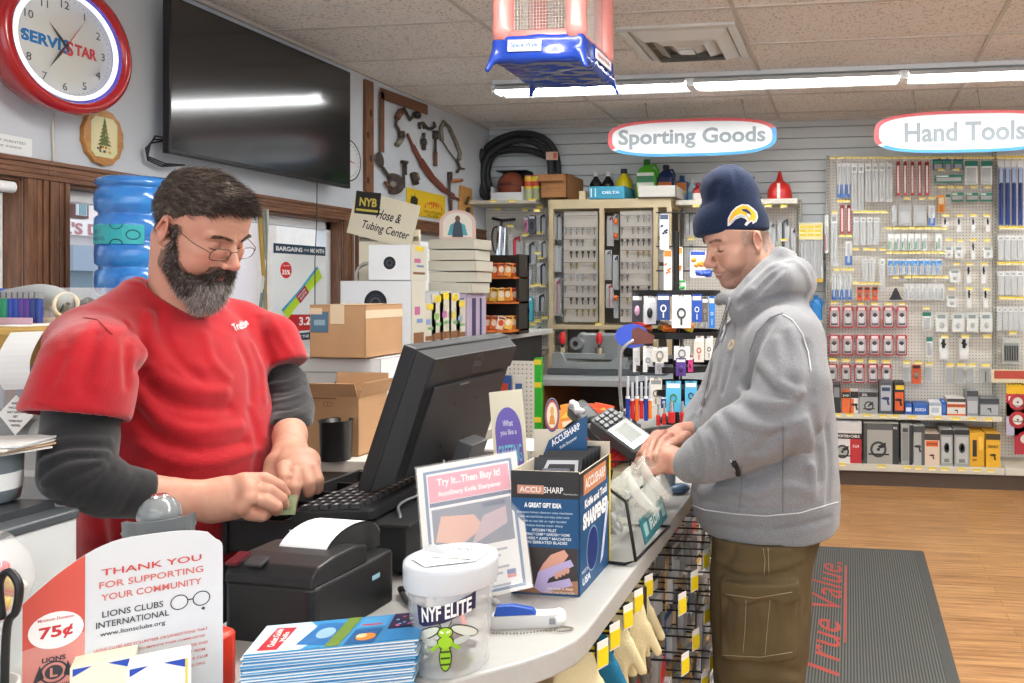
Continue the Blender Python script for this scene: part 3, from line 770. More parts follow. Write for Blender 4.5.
mb.push(Matrix.Translation((.02,PH*.10,0))@Matrix.Rotation(R(40),4,'Z'))
for (c,o_) in (('#3f9ed0',.012),('#b4d82e',-.004)):
 mb.poly([(x_,y_+o_,.0032 if o_>0 else .0037) for x_,y_ in ((-.19,-.03),(-.12,-.022),(.0,-.026),(.12,-.03),(.19,-.035),(.20,.03),(.12,.028),(0,.022),(-.12,.026),(-.20,.03))],C(c))
mb.rect(-.06,.04,-.032,.024,C('#a3263a'),z=.0042);mb.text('MICROFIBER',-.01,.008,.010,C('#f0e6e6'),w=.08,z=.0046);mb.text('CLOTHS',-.01,-.012,.016,C('#f0e6e6'),w=.07,z=.0046,bold=.02)
mb.pop()
mb.poly([(-PW*.55,-PH*.62,.003),(PW,-PH*.62,.003),(PW,-PH*.34,.003),(-PW*.45,-PH*.30,.003)],C('#c8242c'));mb.text('3.29',PW*.25,-PH*.44,.05,C('#ffffff'),w=.14,z=.0035,bold=.035)
mb.rect(-PW,PW,-PH*.80,-PH*.66,C('#1f3f57'),z=.003);mb.text('BARGAINS OF THE MONTH',0,-PH*.73,.018,C('#f4f6f6'),w=PW*1.8,z=.0035,bold=.03)
mb.build('poster',loc=(XL-.02,(p0.y+p1.y)/2,(z0+z1)/2),label='bargains of the month poster hanging in the window',cat='poster')
a=atX(264,265,XL+.06);hs_=empty('hose_bundle',tuple(a),label='loose tan and grey hoses hanging in the window beside the clerk',cat='hose')
for k,(cc,r) in enumerate((('#b08c3e',.010),('#8c8f80',.009),('#6f7a72',.009),('#c9ccc6',.008))):
 mb=MB();mb.tube([(0,-.03+.018*k+.05*math.sin(t*2.2+k)*t,.30-.60*t) for t in [i/14 for i in range(15)]],r,C(cc,.4),n=8);mb.build('hose',hs_)
 # ---- display board with antique tools
mb=MB();a=atX(363,80,XL);b=atX(375,205,XL);y0=atX(363,120,XL).y;y1=atX(376,120,XL).y
mb.bx(0,.022,0,.085,0,a.z-2.055,M_TRIM);
for k in range(4):mb.bx(.022,.0235,.01+.03*(k%2),.035+.03*(k%2),.15+.15*k,.19+.15*k,C('#3f2a1c',.6))
mb.build('reclaimed_plank',loc=(XL,y0,2.06),label='dark rough wooden plank standing on the wall left of the antique tools',cat='plank')
RUST=mat('rusted_iron','#5b5047',.6,metal=.4,var=.4,vscale=25,col2='#3b3430');OLDW=mat('old_wood_handle','#7a5138',.6,var=.3,vscale=20);BRASS=mat('old_steel','#8d8678',.45,metal=.6,var=.3,vscale=30)
def wt(px,py,off=.02):v=atX(px,py,XL+off);return v
def walltool(name,label,fn):
 global mb
 mb=MB();fn(mb);c=sum((Vector(v) for v in mb.v),Vector())/len(mb.v);c.x=XL
 mb.v=[v-c for v in mb.v];mb.build(name,loc=tuple(c),label=label,cat='tool',group=None)
def q(mb,pts,r,m,off=.02,n=8):mb.tube([wt(x,y,off) for x,y in pts],r,m,n=n)
def strip(mb,pts,w,m,off=.012,th=.006):
 P_=[wt(x,y,off) for x,y in pts]
 for i in range(len(P_)-1):
  a,b=P_[i],P_[i+1];d=(b-a).normalized();n=Vector((0,-d.z,d.y))*w/2
  mb.add([a-n,b-n,b+n,a+n,a-n+Vector((th,0,0)),b-n+Vector((th,0,0)),b+n+Vector((th,0,0)),a+n+Vector((th,0,0))],[(0,3,2,1),(4,5,6,7),(0,1,5,4),(1,2,6,5),(2,3,7,6),(3,0,4,7)],m)
walltool('carpenters_square','rusty brown carpenters square hung at the corner of the antique tools',lambda mb:(strip(mb,[(381.5,92),(381.5,152)],.05,OLDW),strip(mb,[(380,93),(427,110)],.075,OLDW)))
walltool('hand_brace','old cranked hand brace drill hung inside the rusty square',lambda mb:(q(mb,[(414,116),(410,120),(404,108),(400,112)],.011,RUST),mb.ell(wt(417,115,.03),(.03,.035,.028),C('#23221f',.4)),q(mb,[(401,111),(397,118)],.022,OLDW),q(mb,[(397,118),(396,125),(401,134)],.011,RUST),q(mb,[(401,131),(402,138)],.024,RUST),q(mb,[(402,138),(397,145)],.020,BRASS)))
walltool('s_wrench','small S shaped iron wrench beside the hand brace',lambda mb:(q(mb,[(419,124),(423,123),(427,128),(431,129),(435,126)],.013,RUST),q(mb,[(419,124),(420,129)],.010,RUST),q(mb,[(435,126),(434,122)],.010,RUST),q(mb,[(423,123),(424,129)],.008,RUST)))
walltool('pipe_fitting','small iron fitting hanging under the S shaped wrench',lambda mb:(q(mb,[(424,133),(424,137)],.012,RUST),mb.ell(wt(424,142,.02),(.02,.03,.035),RUST),q(mb,[(424,146),(424,150)],.016,RUST)))
walltool('chisel','iron chisel hanging upright left of the hacksaw',lambda mb:(q(mb,[(435.5,131),(435.5,139)],.024,RUST),q(mb,[(435.5,139),(435.5,152)],.010,RUST),q(mb,[(435.5,152),(435.5,166)],.015,OLDW)))
walltool('hacksaw','old hacksaw with a bowed frame hanging at the right of the tools',lambda mb:(q(mb,[(442,141),(441,128),(444,122),(449,127),(455,140),(460,153),(459,160)],.016,BRASS),q(mb,[(442,141),(448,150),(457,162)],.006,RUST),q(mb,[(457,160),(460,168),(457,172)],.013,RUST),q(mb,[(460,168),(464,169)],.009,RUST)))
walltool('scythe_blade','long rusty red curved blade hanging across the tools',lambda mb:([strip(mb,[a_,b_],w_,mat('red_rust','#7a4030',.6,var=.3,vscale=20)) for a_,b_,w_ in (((407,134),(413,147),.025),((413,147),(421,162),.05),((421,162),(432,178),.07),((432,178),(443,189),.06),((443,189),(454,197),.045),((454,197),(464,203),.02))]))
walltool('hand_drill','small round geared hand drill with a ladle shaped crank over the white sign',lambda mb:(mb.ell(wt(380,160,.02),(.008,.045,.055),RUST,rot=RX(25)),q(mb,[(383,168),(390,178)],.012,RUST),mb.cyl(wt(393,184,.0),wt(393,184,.03),.075,RUST,n=24),mb.cyl(wt(393,184,.03),wt(393,184,.05),.02,BRASS),q(mb,[(385,182),(391,190)],.012,OLDW)))
walltool('iron_clamp','T headed iron bar hanging above the yellow tin sign',lambda mb:(q(mb,[(402,162),(407,162.5)],.014,RUST),q(mb,[(403.5,163),(404,188)],.010,RUST),q(mb,[(406,163),(406,175)],.008,RUST)))
walltool('small_plane','small iron block plane hanging above the yellow tin sign',lambda mb:(q(mb,[(413,173),(416,184)],.026,RUST),q(mb,[(417,173),(419,180)],.012,BRASS)))
walltool('claw_hammer','old hammer with a wooden side handle hanging above the small window',lambda mb:(q(mb,[(449,174),(450,200),(451,212)],.010,RUST),q(mb,[(450,172),(450,180)],.020,RUST),q(mb,[(451,181),(462,180)],.014,C('#a9683a',.5)),q(mb,[(451,200),(451,217)],.012,C('#8a4038',.5))))
a=atX(458,187,XL+.01);b=atX(472,187,XL+.01);zt=atX(461,186,XL).z;zb_=atX(461,222,XL).z
mb=LB();mb.prism([(0,0),(b.y-a.y,.0),(b.y-a.y-.02,(zt-zb_)*.98),(.03,zt-zb_)],0,.02,mat('light_pine_board','#c79a58',.5,var=.25,vscale=8,col2='#a87838',stretch=(10,10,2)))
mb.cyl((.12,.04,.02),(.10,.12,.05),.015,RUST);mb.cyl((.16,.10,.03),(.10,.10,.03),.012,BRASS);mb.cyl((.09,.15,.03),(.14,.21,.03),.012,RUST)
mb.build('mounted_board',loc=(XL+.002,a.y,zb_),label='yellow pine board with small tools fixed to it near the corner',cat='board',bev=.002)
a=atX(407,186,XL+.01);b=atX(445.5,195,XL+.01);zb_=atX(407,214,XL).z;zt=a.z
mb=LB();w_=b.y-a.y;h_=zt-zb_-.01;mb.bx(0,w_,0,h_,0,.003,C('#d9b81e',.4));mb.ellp(w_*.68,h_*.36,w_*.24,h_*.30,C('#cf5f1e'),z=.0035,a0=0,a1=180)
mb.text('RED-RAM',w_*.68,h_*.40,.04,C('#e8c63a'),w=w_*.40,z=.004,bold=.05)
for k in range(8):t=R(22*k+12);mb.rect(w_*.68+w_*.17*math.cos(t)-.003,w_*.68+w_*.17*math.cos(t)+.003,h_*.38+h_*.2*math.sin(t)*.6,h_*.38+h_*.2*math.sin(t)*.6+.03,C('#e8c63a'),z=.0038)
mb.text('WORK GLOVES & SHIRTS',w_*.66,h_*.22,.02,C('#6b3a10'),w=w_*.5,z=.004);mb.text('ALL SIZES',w_*.66,h_*.10,.018,C('#6b3a10'),w=w_*.3,z=.004);mb.ellp(w_*.18,h_*.55,.05,.035,C('#2c2a1c'),z=.004)
for k in range(6):t=R(60*k+20);mb.rect(w_*.18+.05*math.cos(t)-.004,w_*.18+.05*math.cos(t)+.004,h_*.55+.04*math.sin(t)-.01,h_*.55+.04*math.sin(t)+.014,C('#2c2a1c'),z=.0042)
mb.build('tin_sign',loc=(XL+.004,a.y,zb_),label='yellow tin sign with an orange half sun below the antique tools',cat='sign')
# ---- coil of black corrugated hose on the back wall
hc=atY(521,168,YB-.12)
co=empty('hose_coil',(hc.x,YB-.05,hc.z),label='thick coil of black flexible hose hung on the back wall above the basketball',cat='hose')
HB=mat('black_hose','#2b2c2e',.55,bump=.8,bscale=90)
def ppt(px,py,Y):v=atY(px,py,Y);return Vector((v.x-hc.x,v.y-(YB-.05),v.z-hc.z))
arcs=[([(480,195),(477,178),(479,160),(487,148),(500,139),(517,134),(535,135),(548,142),(556,155),(558,172),(558,184)],YB-.10),([(486,196),(483,175),(487,158),(498,148),(513,141),(530,141),(543,148),(550,160),(551,176),(551,184)],YB-.16),([(490,190),(487,172),(493,155),(508,150),(527,150),(541,154),(550,158)],YB-.13),([(484,150),(478,162),(476,178),(481,192),(489,200)],YB-.18)]
for k,(pp,Y) in enumerate(arcs):mb=MB();mb.tube(smooth_pts([ppt(x,y,Y) for x,y in pp]),.030,HB,n=12);mb.build('loop',co)
mb=MB();v=ppt(552,156,YB-.20);mb.box(v,(.10,.02,.07),C('#d9b9a6'));mb.box(v+Vector((.03,-.002,0)),(.03,.02,.05),C('#d8664a'));mb.build('label',co)
# ================================================================ COUNTER AND WHAT STANDS ON IT
CT=.97
LAM=mat('grey_laminate','#b3b4b1',.35,var=.06,vscale=60);LAME=mat('laminate_edge','#b4b5b3',.4);CAB=mat('cabinet_board','#8d8377',.6)
outl=[(-.418,3.65),(-.418,1.235),(-.424,1.195),(-.443,1.155),(-.475,1.115),(-.545,1.052),(-.61,1.015),(-.70,1.0),(-1.62,.955),(-1.62,.52),(-2.1,.52),(-2.1,.2),(-.2,.2)]
outl=[(-.418,3.65),(-.418,1.235),(-.424,1.195),(-.443,1.155),(-.475,1.115),(-.545,1.052),(-.61,.96),(-.66,.80),(-.70,.62),(-1.75,.62),(-1.75,1.12),(-1.02,1.16),(-1.02,3.65)]
cn=empty('sales_counter',(-.75,2.2,0),label='long grey laminate sales counter between the two men',cat='counter')
mb=MB();mb.M=T(.75,-2.2,0);mb.prism(outl[::-1],CT-.040,CT,LAM);mb.build('worktop',cn,bev=.004)
mb=MB();mb.M=T(.75,-2.2,0);mb.prism([(-.58,3.60),(-.58,1.30),(-.72,1.1),(-.85,.75),(-1.70,.75),(-1.70,1.08),(-1.0,1.12),(-1.0,3.60)][::-1],0,CT-.042,CAB);mb.build('cabinet',cn)
PEG=mat('pegboard','#a8987c',.6)
mb=MB();mb.M=T(.75,-2.2,0);mb.bx(-.578,-.562,1.22,3.6,.06,.93,PEG);mb.bx(-.62,-.50,1.25,3.6,0,.06,C('#7a5a45'));mb.build('hook_panel',cn)
# ---- goods hanging below the edge
rng=random.Random(21)
HK=mat('wire_black','#2a2a2b',.4,metal=.6);YT=C('#e9d21f',.45);WT=C('#e8e8e4',.45)
def hook_tag(y,z,L=.205):
 mb=MB();mb.cyl((0,0,0),(L,0,0),.0022,HK,n=6);mb.cyl((0,0,.018),(L,0,.018),.0018,HK,n=6)
 mb.tube([(L,0,0),(L+.004,0,.010),(L,0,.018)],.002,HK,n=5)
 mb.push(T(L+.008,0,-.004)@RZ(-25));mb.box((0,0,0),(.0015,.026,.046),WT);mb.box((.0012,0,-.005),(.0012,.0258,.030),YT);mb.pop();return mb.build('peg_hook',cn,loc=(-.562+.75,y-2.2,z))
BL=['#d8d6d0','#3a3a3e','#c8343a','#8c8c90','#b9bcc0','#2e5e9e','#4b4642','#d9a43a','#9aa6a0']
def blister_geo(c1,c2,w,h):
 mb=MB();mb.push(frame((0,0,0),(0,1,0),(0,0,1)))
 mb.bx(-w/2,w/2,-h,0,-.001,.001,C(c1,.4));mb.bx(-w*.36,w*.36,-h*.88,-h*.38,.001,.016,mat('clear_blister','#dfe4e6',.12,alpha=.55,spec=.6))
 mb.ell((0,-h*.62,.008),(w*.2,h*.2,.007),C(c2,.35),n=10);mb.rect(-w*.44,w*.44,-h*.34,-h*.10,C(c2,.4),z=.0014);return mb
cnt=0
rowz=[.86,.72,.57,.42,.27]
words=['topmost','second','middle','fourth','lowest']
for ri,z in enumerate(rowz):
 y=1.64+.03*(ri%2)
 ci=0
 while y<3.5:
  hook_tag(y,z) if cnt<90 else None
  w=rng.uniform(.05,.08);h=rng.uniform(.09,.125);c1=rng.choice(BL);c2=rng.choice(['#c9c9c4','#222326','#b8322c','#7d8288','#d9d9d4'])
  m_=blister_geo(c1,c2,w,h);x0=-.562+.02
  m0=m_.mesh('blister_pack')
  for k in range(rng.choice([2,2,3])):
   o=D.objects.new('blister_pack',m0);COL.objects.link(o);o.location=(x0+.045+k*.05,y,z-.004);cnt+=1
   o.rotation_euler=(rng.uniform(-.05,.05),0,rng.uniform(-.15,.15))
   tag(o,'carded pack, %s on the %s hook along the %s row under the counter'%(['rear','middle','front'][k],ORD[min(ci,15)],words[ri]),'package','carded packs hanging below the counter')
  y+=rng.uniform(.11,.15);ci+=1
  # ---- work gloves near the corner
GL=mat('cream_knit','#ddd0a0',.9,bump=.5,bscale=250);GT=mat('teal_rubber','#1f6f8c',.5,bump=.3,bscale=120);GD=mat('dark_grey_rubber','#57564c',.6)
def glove(cream,palm):
 def f(p):
  q=p
  d=ell(q,(0,0,-9),(4.6,1.1,5.2));d=su(d,chain(q,[(0,0,-1),(0,0,-6)],[3.4,3.6])*1.0,2) if False else su(d,ell(q,(0,0,-3.5),(3.5,.9,4.2)),2)
  for x,zt_,r in ((-3.3,-19,.95),(-1.2,-21,1.0),(.95,-21,1.0),(3.0,-19,.95)):d=su(d,cap(q,(x*.8,0,-11),(x*1.15,.2,zt_),r*1.05,r*.85),.5)
  d=su(d,cap(q,(3.6,.1,-7.5),(6.3,.4,-13),1.2,.95),.8)
  return d
 V,Fq=surfnet(f,(-7,-3,-24),(8.5,3,2),.35);V=relax(V,Fq,2)
 c=np.tile(np.array(srgb(cream)),(len(V),1));m=(V[:,2]<-16.5)
 if palm:m=m|(V[:,1]>.25)
 c[m]=srgb(palm or '#1f7fa0')
 return np_mesh('work_glove',[(V*.0098,Fq,tone_mat('glove_fabric',.85,bump=.4,bscale=260),c)])
g1=glove('#dfd3a6',None);g2=glove('#dfd3a6','#5c5a50');g3=glove('#1f6f92','#1f6f92')
for i,(y,x,rz,me,lab) in enumerate([(1.30,-.46,20,g1,'cream knit work glove hanging nearest the clipped counter corner'),(1.37,-.455,12,g3,'teal work glove hanging beside the cream glove at the counter corner'),(1.455,-.45,24,g1,'cream knit work glove with yellow card hanging between the teal and grey palmed gloves'),(1.53,-.435,30,g2,'cream work glove with a dark grey palm, frontmost of the hanging gloves'),(1.61,-.45,18,g2,'cream work glove with a dark grey palm, furthest from the corner')]):
 o=D.objects.new('work_glove',me);COL.objects.link(o);o.location=(x,y,.915);o.rotation_euler=(0,0,R(rz));tag(o,lab,'glove','work gloves hanging under the counter')
 mb=MB();mb.box((0,0,-.02),(.075,.006,.055),C('#23241f'));mb.box((0,-.0035,-.015),(.06,.001,.02),YT);mb.text('',0,0,.01,YT);mb.build('header_card',o)
for y in (1.30,1.37,1.455,1.53,1.61):hook_tag(y,.905,.14)
for y in (1.33,1.5):hook_tag(y,.64,.17)
# ---- cash drawer, keyboard, monitor
BLK=mat('black_plastic','#1b1c1e',.42,bump=.04,bscale=400);BLK2=mat('worn_black_plastic','#2a2b2d',.5,var=.15,vscale=30);GRY=C('#8f9496',.4)
cdw=empty('cash_drawer',(-.94,1.63,CT),label='black metal cash drawer pulled open under the clerk hands',cat='cash drawer')
mb=MB();mb.bx(-.11,.11,-.23,.23,.012,.10,BLK2);mb.bx(-.125,.125,-.245,.245,.10,.107,BLK2);[mb.cyl((a,b,0),(a,b,.012),.012,BLK) for a in (-.09,.09) for b in (-.2,.2)];mb.build('case',cdw,bev=.002)
mb=MB();mb.bx(-.275,-.11,-.215,-.205,.03,.092,BLK2);mb.bx(-.275,-.11,.205,.215,.03,.092,BLK2);mb.bx(-.285,-.275,-.22,.22,.025,.094,BLK2);mb.bx(-.275,-.11,-.205,.205,.03,.034,BLK)
for k in range(1,5):mb.bx(-.275,-.13,-.205+.082*k-.002,-.205+.082*k+.002,.034,.084,BLK)
mb.bx(-.20,-.196,-.205,.205,.034,.078,BLK);mb.build('tray',cdw,bev=.001)
mb=MB();mb.rect(0,.012,0,.004,WT);mb.push(frame((-.12,-.2455,.085),(1,0,0),(0,0,1)));mb.rect(0,.012,0,.004,WT,z=.0006);mb.pop();mb.build('key_label',cdw)
for k in range(4):
 mb=MB();mb.box((-.19,-.16+.082*k,.092),(.07,.016,.006),BLK,RY(-24));mb.box((-.157,-.16+.082*k,.10),(.01,.018,.012),BLK);mb.build('bill_clip',cdw)
mb=MB();rr=random.Random(5)
for k in range(5):mb.box((0,0,.002+k*.0022),(.050,.036,.0012),mat('banknote','#a9b58c',.7,var=.3,vscale=60,col2='#7f8f68'),RZ(rr.uniform(-4,4))@RY(-6))
mb.build('banknotes',loc=tuple(atD(280,505,1.505)),rot=(R(80),R(10),R(48)),label='green banknotes held between the clerk fingers',cat='money')
kb=empty('keyboard',(-.985,1.60,CT+.108),label='black computer keyboard on the cash drawer under the monitor',cat='keyboard',rz=4)
mb=MB();mb.push(RY(-3));mb.rbox((0,0,.012),(.165,.44,.020),BLK,r=.012);mb.pop();mb.build('base',kb)
KM=C('#2b2d31',.35);KL=C('#b9bcc0',.5)
mb=MB();mb.push(RY(-3))
for i in range(6):
 for j in range(18):
  x=-.058+i*.0205;y=-.205+j*.0238
  if i==0 and 4<j<9:continue
  mb.add([(x-.0085,y-.0100,.022),(x+.0085,y-.0100,.022),(x+.0085,y+.0100,.022),(x-.0085,y+.0100,.022),(x-.0068,y-.0082,.030),(x+.0068,y-.0082,.030),(x+.0068,y+.0082,.030),(x-.0068,y+.0082,.030)],[(4,5,6,7),(0,1,5,4),(1,2,6,5),(2,3,7,6),(3,0,4,7)],KM)
  mb.poly([(x-.003,y-.004,.0303),(x+.002,y-.004,.0303),(x+.002,y+.002,.0303),(x-.003,y+.002,.0303)],KL)
mb.build('keys',kb)
mo=empty('computer_monitor',(-.87,1.665,CT+.107),label='black flat computer monitor seen from behind on the cash drawer',cat='monitor')
tl=math.degrees(math.atan2(.10,.285))
def MF():return MB().push(frame((-.955+.87,0,.042),(0,1,0),(.10,0,.285)))
W,H=.215,.305
mb=MF();mb.bx(-W,W,0,H,-.012,.018,BLK);mb.build('bezel',mo,bev=.004)
mb=MF();mb.rect(-W+.02,W-.02,.02,H-.02,mat('dark_screen'),z=-.0125);mb.build('screen',mo)
mb=MF()
sec=[(.0,.018),(.0,.018)]
w1,w2=W-.004,W-.022
vs=[(-w1,.004,.018),(w1,.004,.018),(w1,H-.004,.018),(-w1,H-.004,.018),(-w2,.03,.05),(w2,.03,.05),(w2,H-.012,.046),(-w2,H-.012,.046)]
mb.add(vs,[(4,5,6,7),(0,1,5,4),(1,2,6,5),(2,3,7,6),(3,0,4,7)],BLK2)
mb.bx(-w2,w2,H-.065,H-.012,.044,.052,BLK)
mb.bx(-w2+.03,w2-.03,.035,H-.075,.048,.054,BLK2)
for k in range(40):y=.04+k*.0048;mb.bx(-w2+.004,-w2+.024,y,y+.0022,.0495,.0512,C('#0c0c0d',.6))
mb.push(T(0,H-.038,.0525));mb.ringp(0,0,.019,.0215,C('#3c3e41',.3),z=.0006);mb.pop()
mb.push(T(0,H-.038,.053)@Matrix.Diagonal((-1,1,1,1)));mb.pop()
for x in (-.05,.05):
 for y in (.08,.18):mb.cyl((x,y,.053),(x,y,.0545),.004,C('#0c0c0d',.6),n=10)
mb.bx(-.055,-.015,.222,.226,.054,.0548,C('#6d7073',.4))
mb.build('back_cover',mo,bev=.002)
mb=MF();mb.text('DELL',0,H-.038,.013,C('#55585b',.3),w=.036,z=.0535,bold=.03);mb.build('logo',mo)
mb=MB();mb.box((.02,0,.035),(.035,.075,.15),C('#4a4c4e',.35),RY(18));mb.rbox((.0,0,.008),(.20,.23,.014),BLK2,r=.02);mb.build('stand',mo,bev=.002)
mb=MB();mb.tube(smooth_pts([(.0,-.05,.07),(.02,-.10,.03),(-.02,-.18,.012),(.01,-.235,.0),(.02,-.25,-.05),(.05,-.26,-.10)]),.003,C('#707376',.5),n=6);mb.tube(smooth_pts([(.02,-.03,.05),(.06,-.16,.01),(.075,-.25,-.02),(.06,-.262,-.10),(.12,-.33,-.104)]),.003,C('#232427',.5),n=6);mb.build('cable',mo)
a=atD(455,470,2.0)
# ---- receipt printer
rp=empty('receipt_printer',(-.885,1.215,CT),rz=-4,label='black receipt printer with a curl of white paper',cat='printer')
mb=MB();mb.rbox((0,0,.045),(.165,.20,.09),BLK,r=.014)
mb.push(T(-.0,-.10,0));mb.pop()
mb.build('body',rp,bev=.002)
mb=MB();mb.push(RY(90));mb.pop()
prof=[(-.099,.088),(-.097,.105),(-.085,.118),(-.05,.124),(.0,.125),(.03,.118),(.03,.088)]
mb.push(frame((-.080,0,0),(0,1,0),(0,0,1)));mb.prism(prof,0,.160,BLK);mb.pop()
mb.bx(-.060,.030,.03,.098,.088,.104,BLK2);mb.build('front_cover',rp,bev=.004)
mb=MB();mb.box((-.03,-.086,.1205),(.03,.022,.006),C('#3a3b3e',.25),RX(20));mb.build('feed_button',rp,bev=.002)
mb=MB();mb.box((-.07,-.082,.121),(.02,.03,.005),C('#5b1d26',.2),RX(18));mb.build('indicator_panel',rp)
mb=MB()
arc=[(.06*math.cos(t)*1.0+.045,.112+.036*math.sin(t)) for t in [PI*(1.0-k/14) for k in range(15)]]
Y_=[(-.03+(u-(-.015))*1.15,w_) for u,w_ in arc]
for i in range(14):
 (y0,z0),(y1,z1)=Y_[i],Y_[i+1];mb.add([(-.045,y0,z0),(.045,y0,z0),(.045,y1,z1),(-.045,y1,z1)],[(0,1,2,3)],mat('receipt_paper','#e6e8ea',.6),True)
mb.build('paper',rp)
mb=MB();mb.push(frame((-.045,0,0),(0,1,0),(0,0,1)));mb.prism([(y_,z_-.003) for y_,z_ in Y_]+[(Y_[-1][0],.09),(Y_[0][0],.09)],0,.09,BLK2);mb.pop();mb.build('roll_housing',rp)
mb=MB();mb.push(frame((.0835,0,.055),(0,1,0),(0,0,1)));mb.rect(.035,.055,.0,.008,C('#8fb6c9',.3));mb.pop();mb.build('badge',rp)
for k,(c_,pts) in enumerate((('#202123',[(-.74,1.30,.99),(-.70,1.28,CT+.006),(-.66,1.22,CT+.005),(-.70,1.17,CT+.005)]),('#d0582e',[(-.60,1.18,CT+.006),(-.66,1.28,CT+.008),(-.70,1.36,CT+.01),(-.72,1.42,CT+.01)]),('#3a3b3e',[(-.80,1.33,CT+.01),(-.74,1.27,CT+.008),(-.68,1.29,CT+.012),(-.63,1.26,CT+.007),(-.66,1.16,CT+.006)]),('#b9bcbe',[(-.79,1.36,CT+.006),(-.72,1.31,CT+.006),(-.66,1.34,CT+.006),(-.60,1.30,CT+.006)]),('#17181a',[(-.79,1.31,CT+.016),(-.73,1.34,CT+.018),(-.67,1.30,CT+.018),(-.62,1.33,CT+.01)]))):
 mb=MB();mb.tube(smooth_pts([(x,y,max(z,CT+.006)) for x,y,z in pts]),.005,C(c_,.5),n=8);mb.build('cable',label=['black cable plugged into the receipt printer','orange cable lying on the counter behind the tub','dark grey cable bunch beside the receipt printer','pale grey flat cable on the counter','black power adapter cord on the counter'][k],cat='cable')
 # ---- plastic tub with a sticker
tb_=empty('plastic_tub',(-.578,1.095,CT),rz=8,label='clear plastic collection tub with a white lid and hornet sticker',cat='tub')
PLA=mat('milky_plastic','#e9eef0',.18,alpha=.34,spec=.5,coat=.2)
mb=MB();mb.lathe([(.050,.0),(.053,.004),(.060,.13)],PLA,n=48,cap=False);mb.lathe([(.0001,.002),(.050,.002)],PLA,n=48,cap=False);mb.build('body',tb_)
mb=MB();mb.lathe([(.0645,.122),(.0655,.126),(.066,.150),(.0655,.156),(.060,.158),(.0001,.1575)],mat('white_lid','#c6cdd3',.3),n=56,cap=False);mb.build('lid',tb_)
mb=MB();mb.poly([(-.050,.022,.1600),(-.010,.045,.1600),(.052,.030,.1600),(.046,-.028,.1600),(-.018,-.052,.1600),(-.05,-.02,.1600)],C('#f3f3f2',.6))
mb.push(T(.0,.012,.1604)@RZ(-8));mb.text('DOG',.008,.012,.010,C('#3a3c4a'),w=.032,z=0);mb.text('help us',.022,.0,.007,C('#5a5c66'),w=.03,z=0);mb.text('NEW UNIFORMS',.012,-.030,.007,C('#3a3c4a'),w=.062,z=0,bold=.02);mb.pop()
mb.add([(-.045,.012,.1605),(-.005,-.003,.1605),(-.028,.010,.172),(-.048,.020,.166)],[(0,1,2,3)],C('#c9ccce',.6));mb.build('taped_note',tb_)
def cylbend(rad,ang0,z0):
 def f(x,y):a=ang0+x/rad;r=rad+.0008+(y)*.054;return (r*math.cos(a),r*math.sin(a),z0+y)
 return f
bd=cylbend(.0570,R(-78),.062)
def bpoly(mb,poly,m,lift=0.0):
 V_,F_=grid_poly(poly,.008);out=[]
 for (x,y) in V_:p=bd(x,y);k=1+lift/.057;out.append((p[0]*k,p[1]*k,p[2]))
 mb.add(out,F_,m)
mb=MB()
bpoly(mb,[(-.038,.018),(-.030,.016),(.0,.022),(.032,.034),(.040,.034),(.040,.060),(.032,.056),(.0,.046),(-.030,.043),(-.040,.046)],C('#27254a',.4),.0004)
vs,fs,x0,x1,y0,y1=text_geo('NYF ELITE',.03,0);k=.066/(x1-x0);out=[]
for v in vs:X_=(v.x-(x0+x1)/2)*k;p=bd(X_+.001,.0375+X_*.16+(v.y-(y0+y1)/2)*k*1.9);out.append((p[0]*1.016,p[1]*1.016,p[2]))
mb.add(out,fs,C('#e9ecea',.4));mb.build('name_label',tb_)
mb=MB()
def elp(cx,cy,rx,ry,c,l,rot=0,n=16):bpoly(mb,[(cx+rx*math.cos(t)*math.cos(rot)-ry*math.sin(t)*math.sin(rot),cy+rx*math.cos(t)*math.sin(rot)+ry*math.sin(t)*math.cos(rot)) for t in [2*PI*i/n for i in range(n)]],C(c,.4),l)
for s_ in (-1,1):
 elp(s_*.026,.006,.022,.0075,'#20301c',.0005,s_*-.45);elp(s_*.026,.006,.020,.006,'#cfd8cf',.0008,s_*-.45);elp(s_*.020,-.006,.013,.005,'#b9c6c0',.0008,s_*.2)
elp(0,-.028,.0085,.020,'#1f2c14',.0010);elp(0,-.028,.0070,.018,'#8bbf2a',.0013)
for yy in (-.018,-.027,-.036):bpoly(mb,[(-.006,yy),(.006,yy),(.006,yy-.0028),(-.006,yy-.0028)],C('#2c3b18',.4),.0016)
elp(0,-.006,.011,.010,'#1f2c14',.0012);elp(0,-.006,.0095,.0085,'#9ccf30',.0015);elp(0,.008,.0105,.0085,'#1f2c14',.0014);elp(0,.008,.009,.007,'#9ccf30',.0017)
for s_ in (-1,1):elp(s_*.004,.009,.0028,.0018,'#e9f0d8',.0021,s_*.4);bpoly(mb,[(s_*.003,.014),(s_*.008,.025),(s_*.0092,.0245),(s_*.0045,.0135)],C('#2c3b18',.4),.0018);bpoly(mb,[(s_*.008,-.006),(s_*.020,-.014),(s_*.017,-.019),(s_*.007,-.011)],C('#8bbf2a',.4),.0018)
mb.build('hornet_sticker',tb_)
rr=random.Random(9)
for k in range(4):
 mb=MB();mb.box((0,0,0),(.062,.04,.0012),mat('banknote'));mb.build('banknote',loc=(-.578+rr.uniform(-.012,.012),1.095+rr.uniform(-.01,.01),CT+.008+.004*k),rot=(rr.uniform(-.1,.1),rr.uniform(-.1,.1),rr.uniform(0,3)),label='folded green banknote inside the clear collection tub',cat='money',group='banknotes in the tub')
cm={}
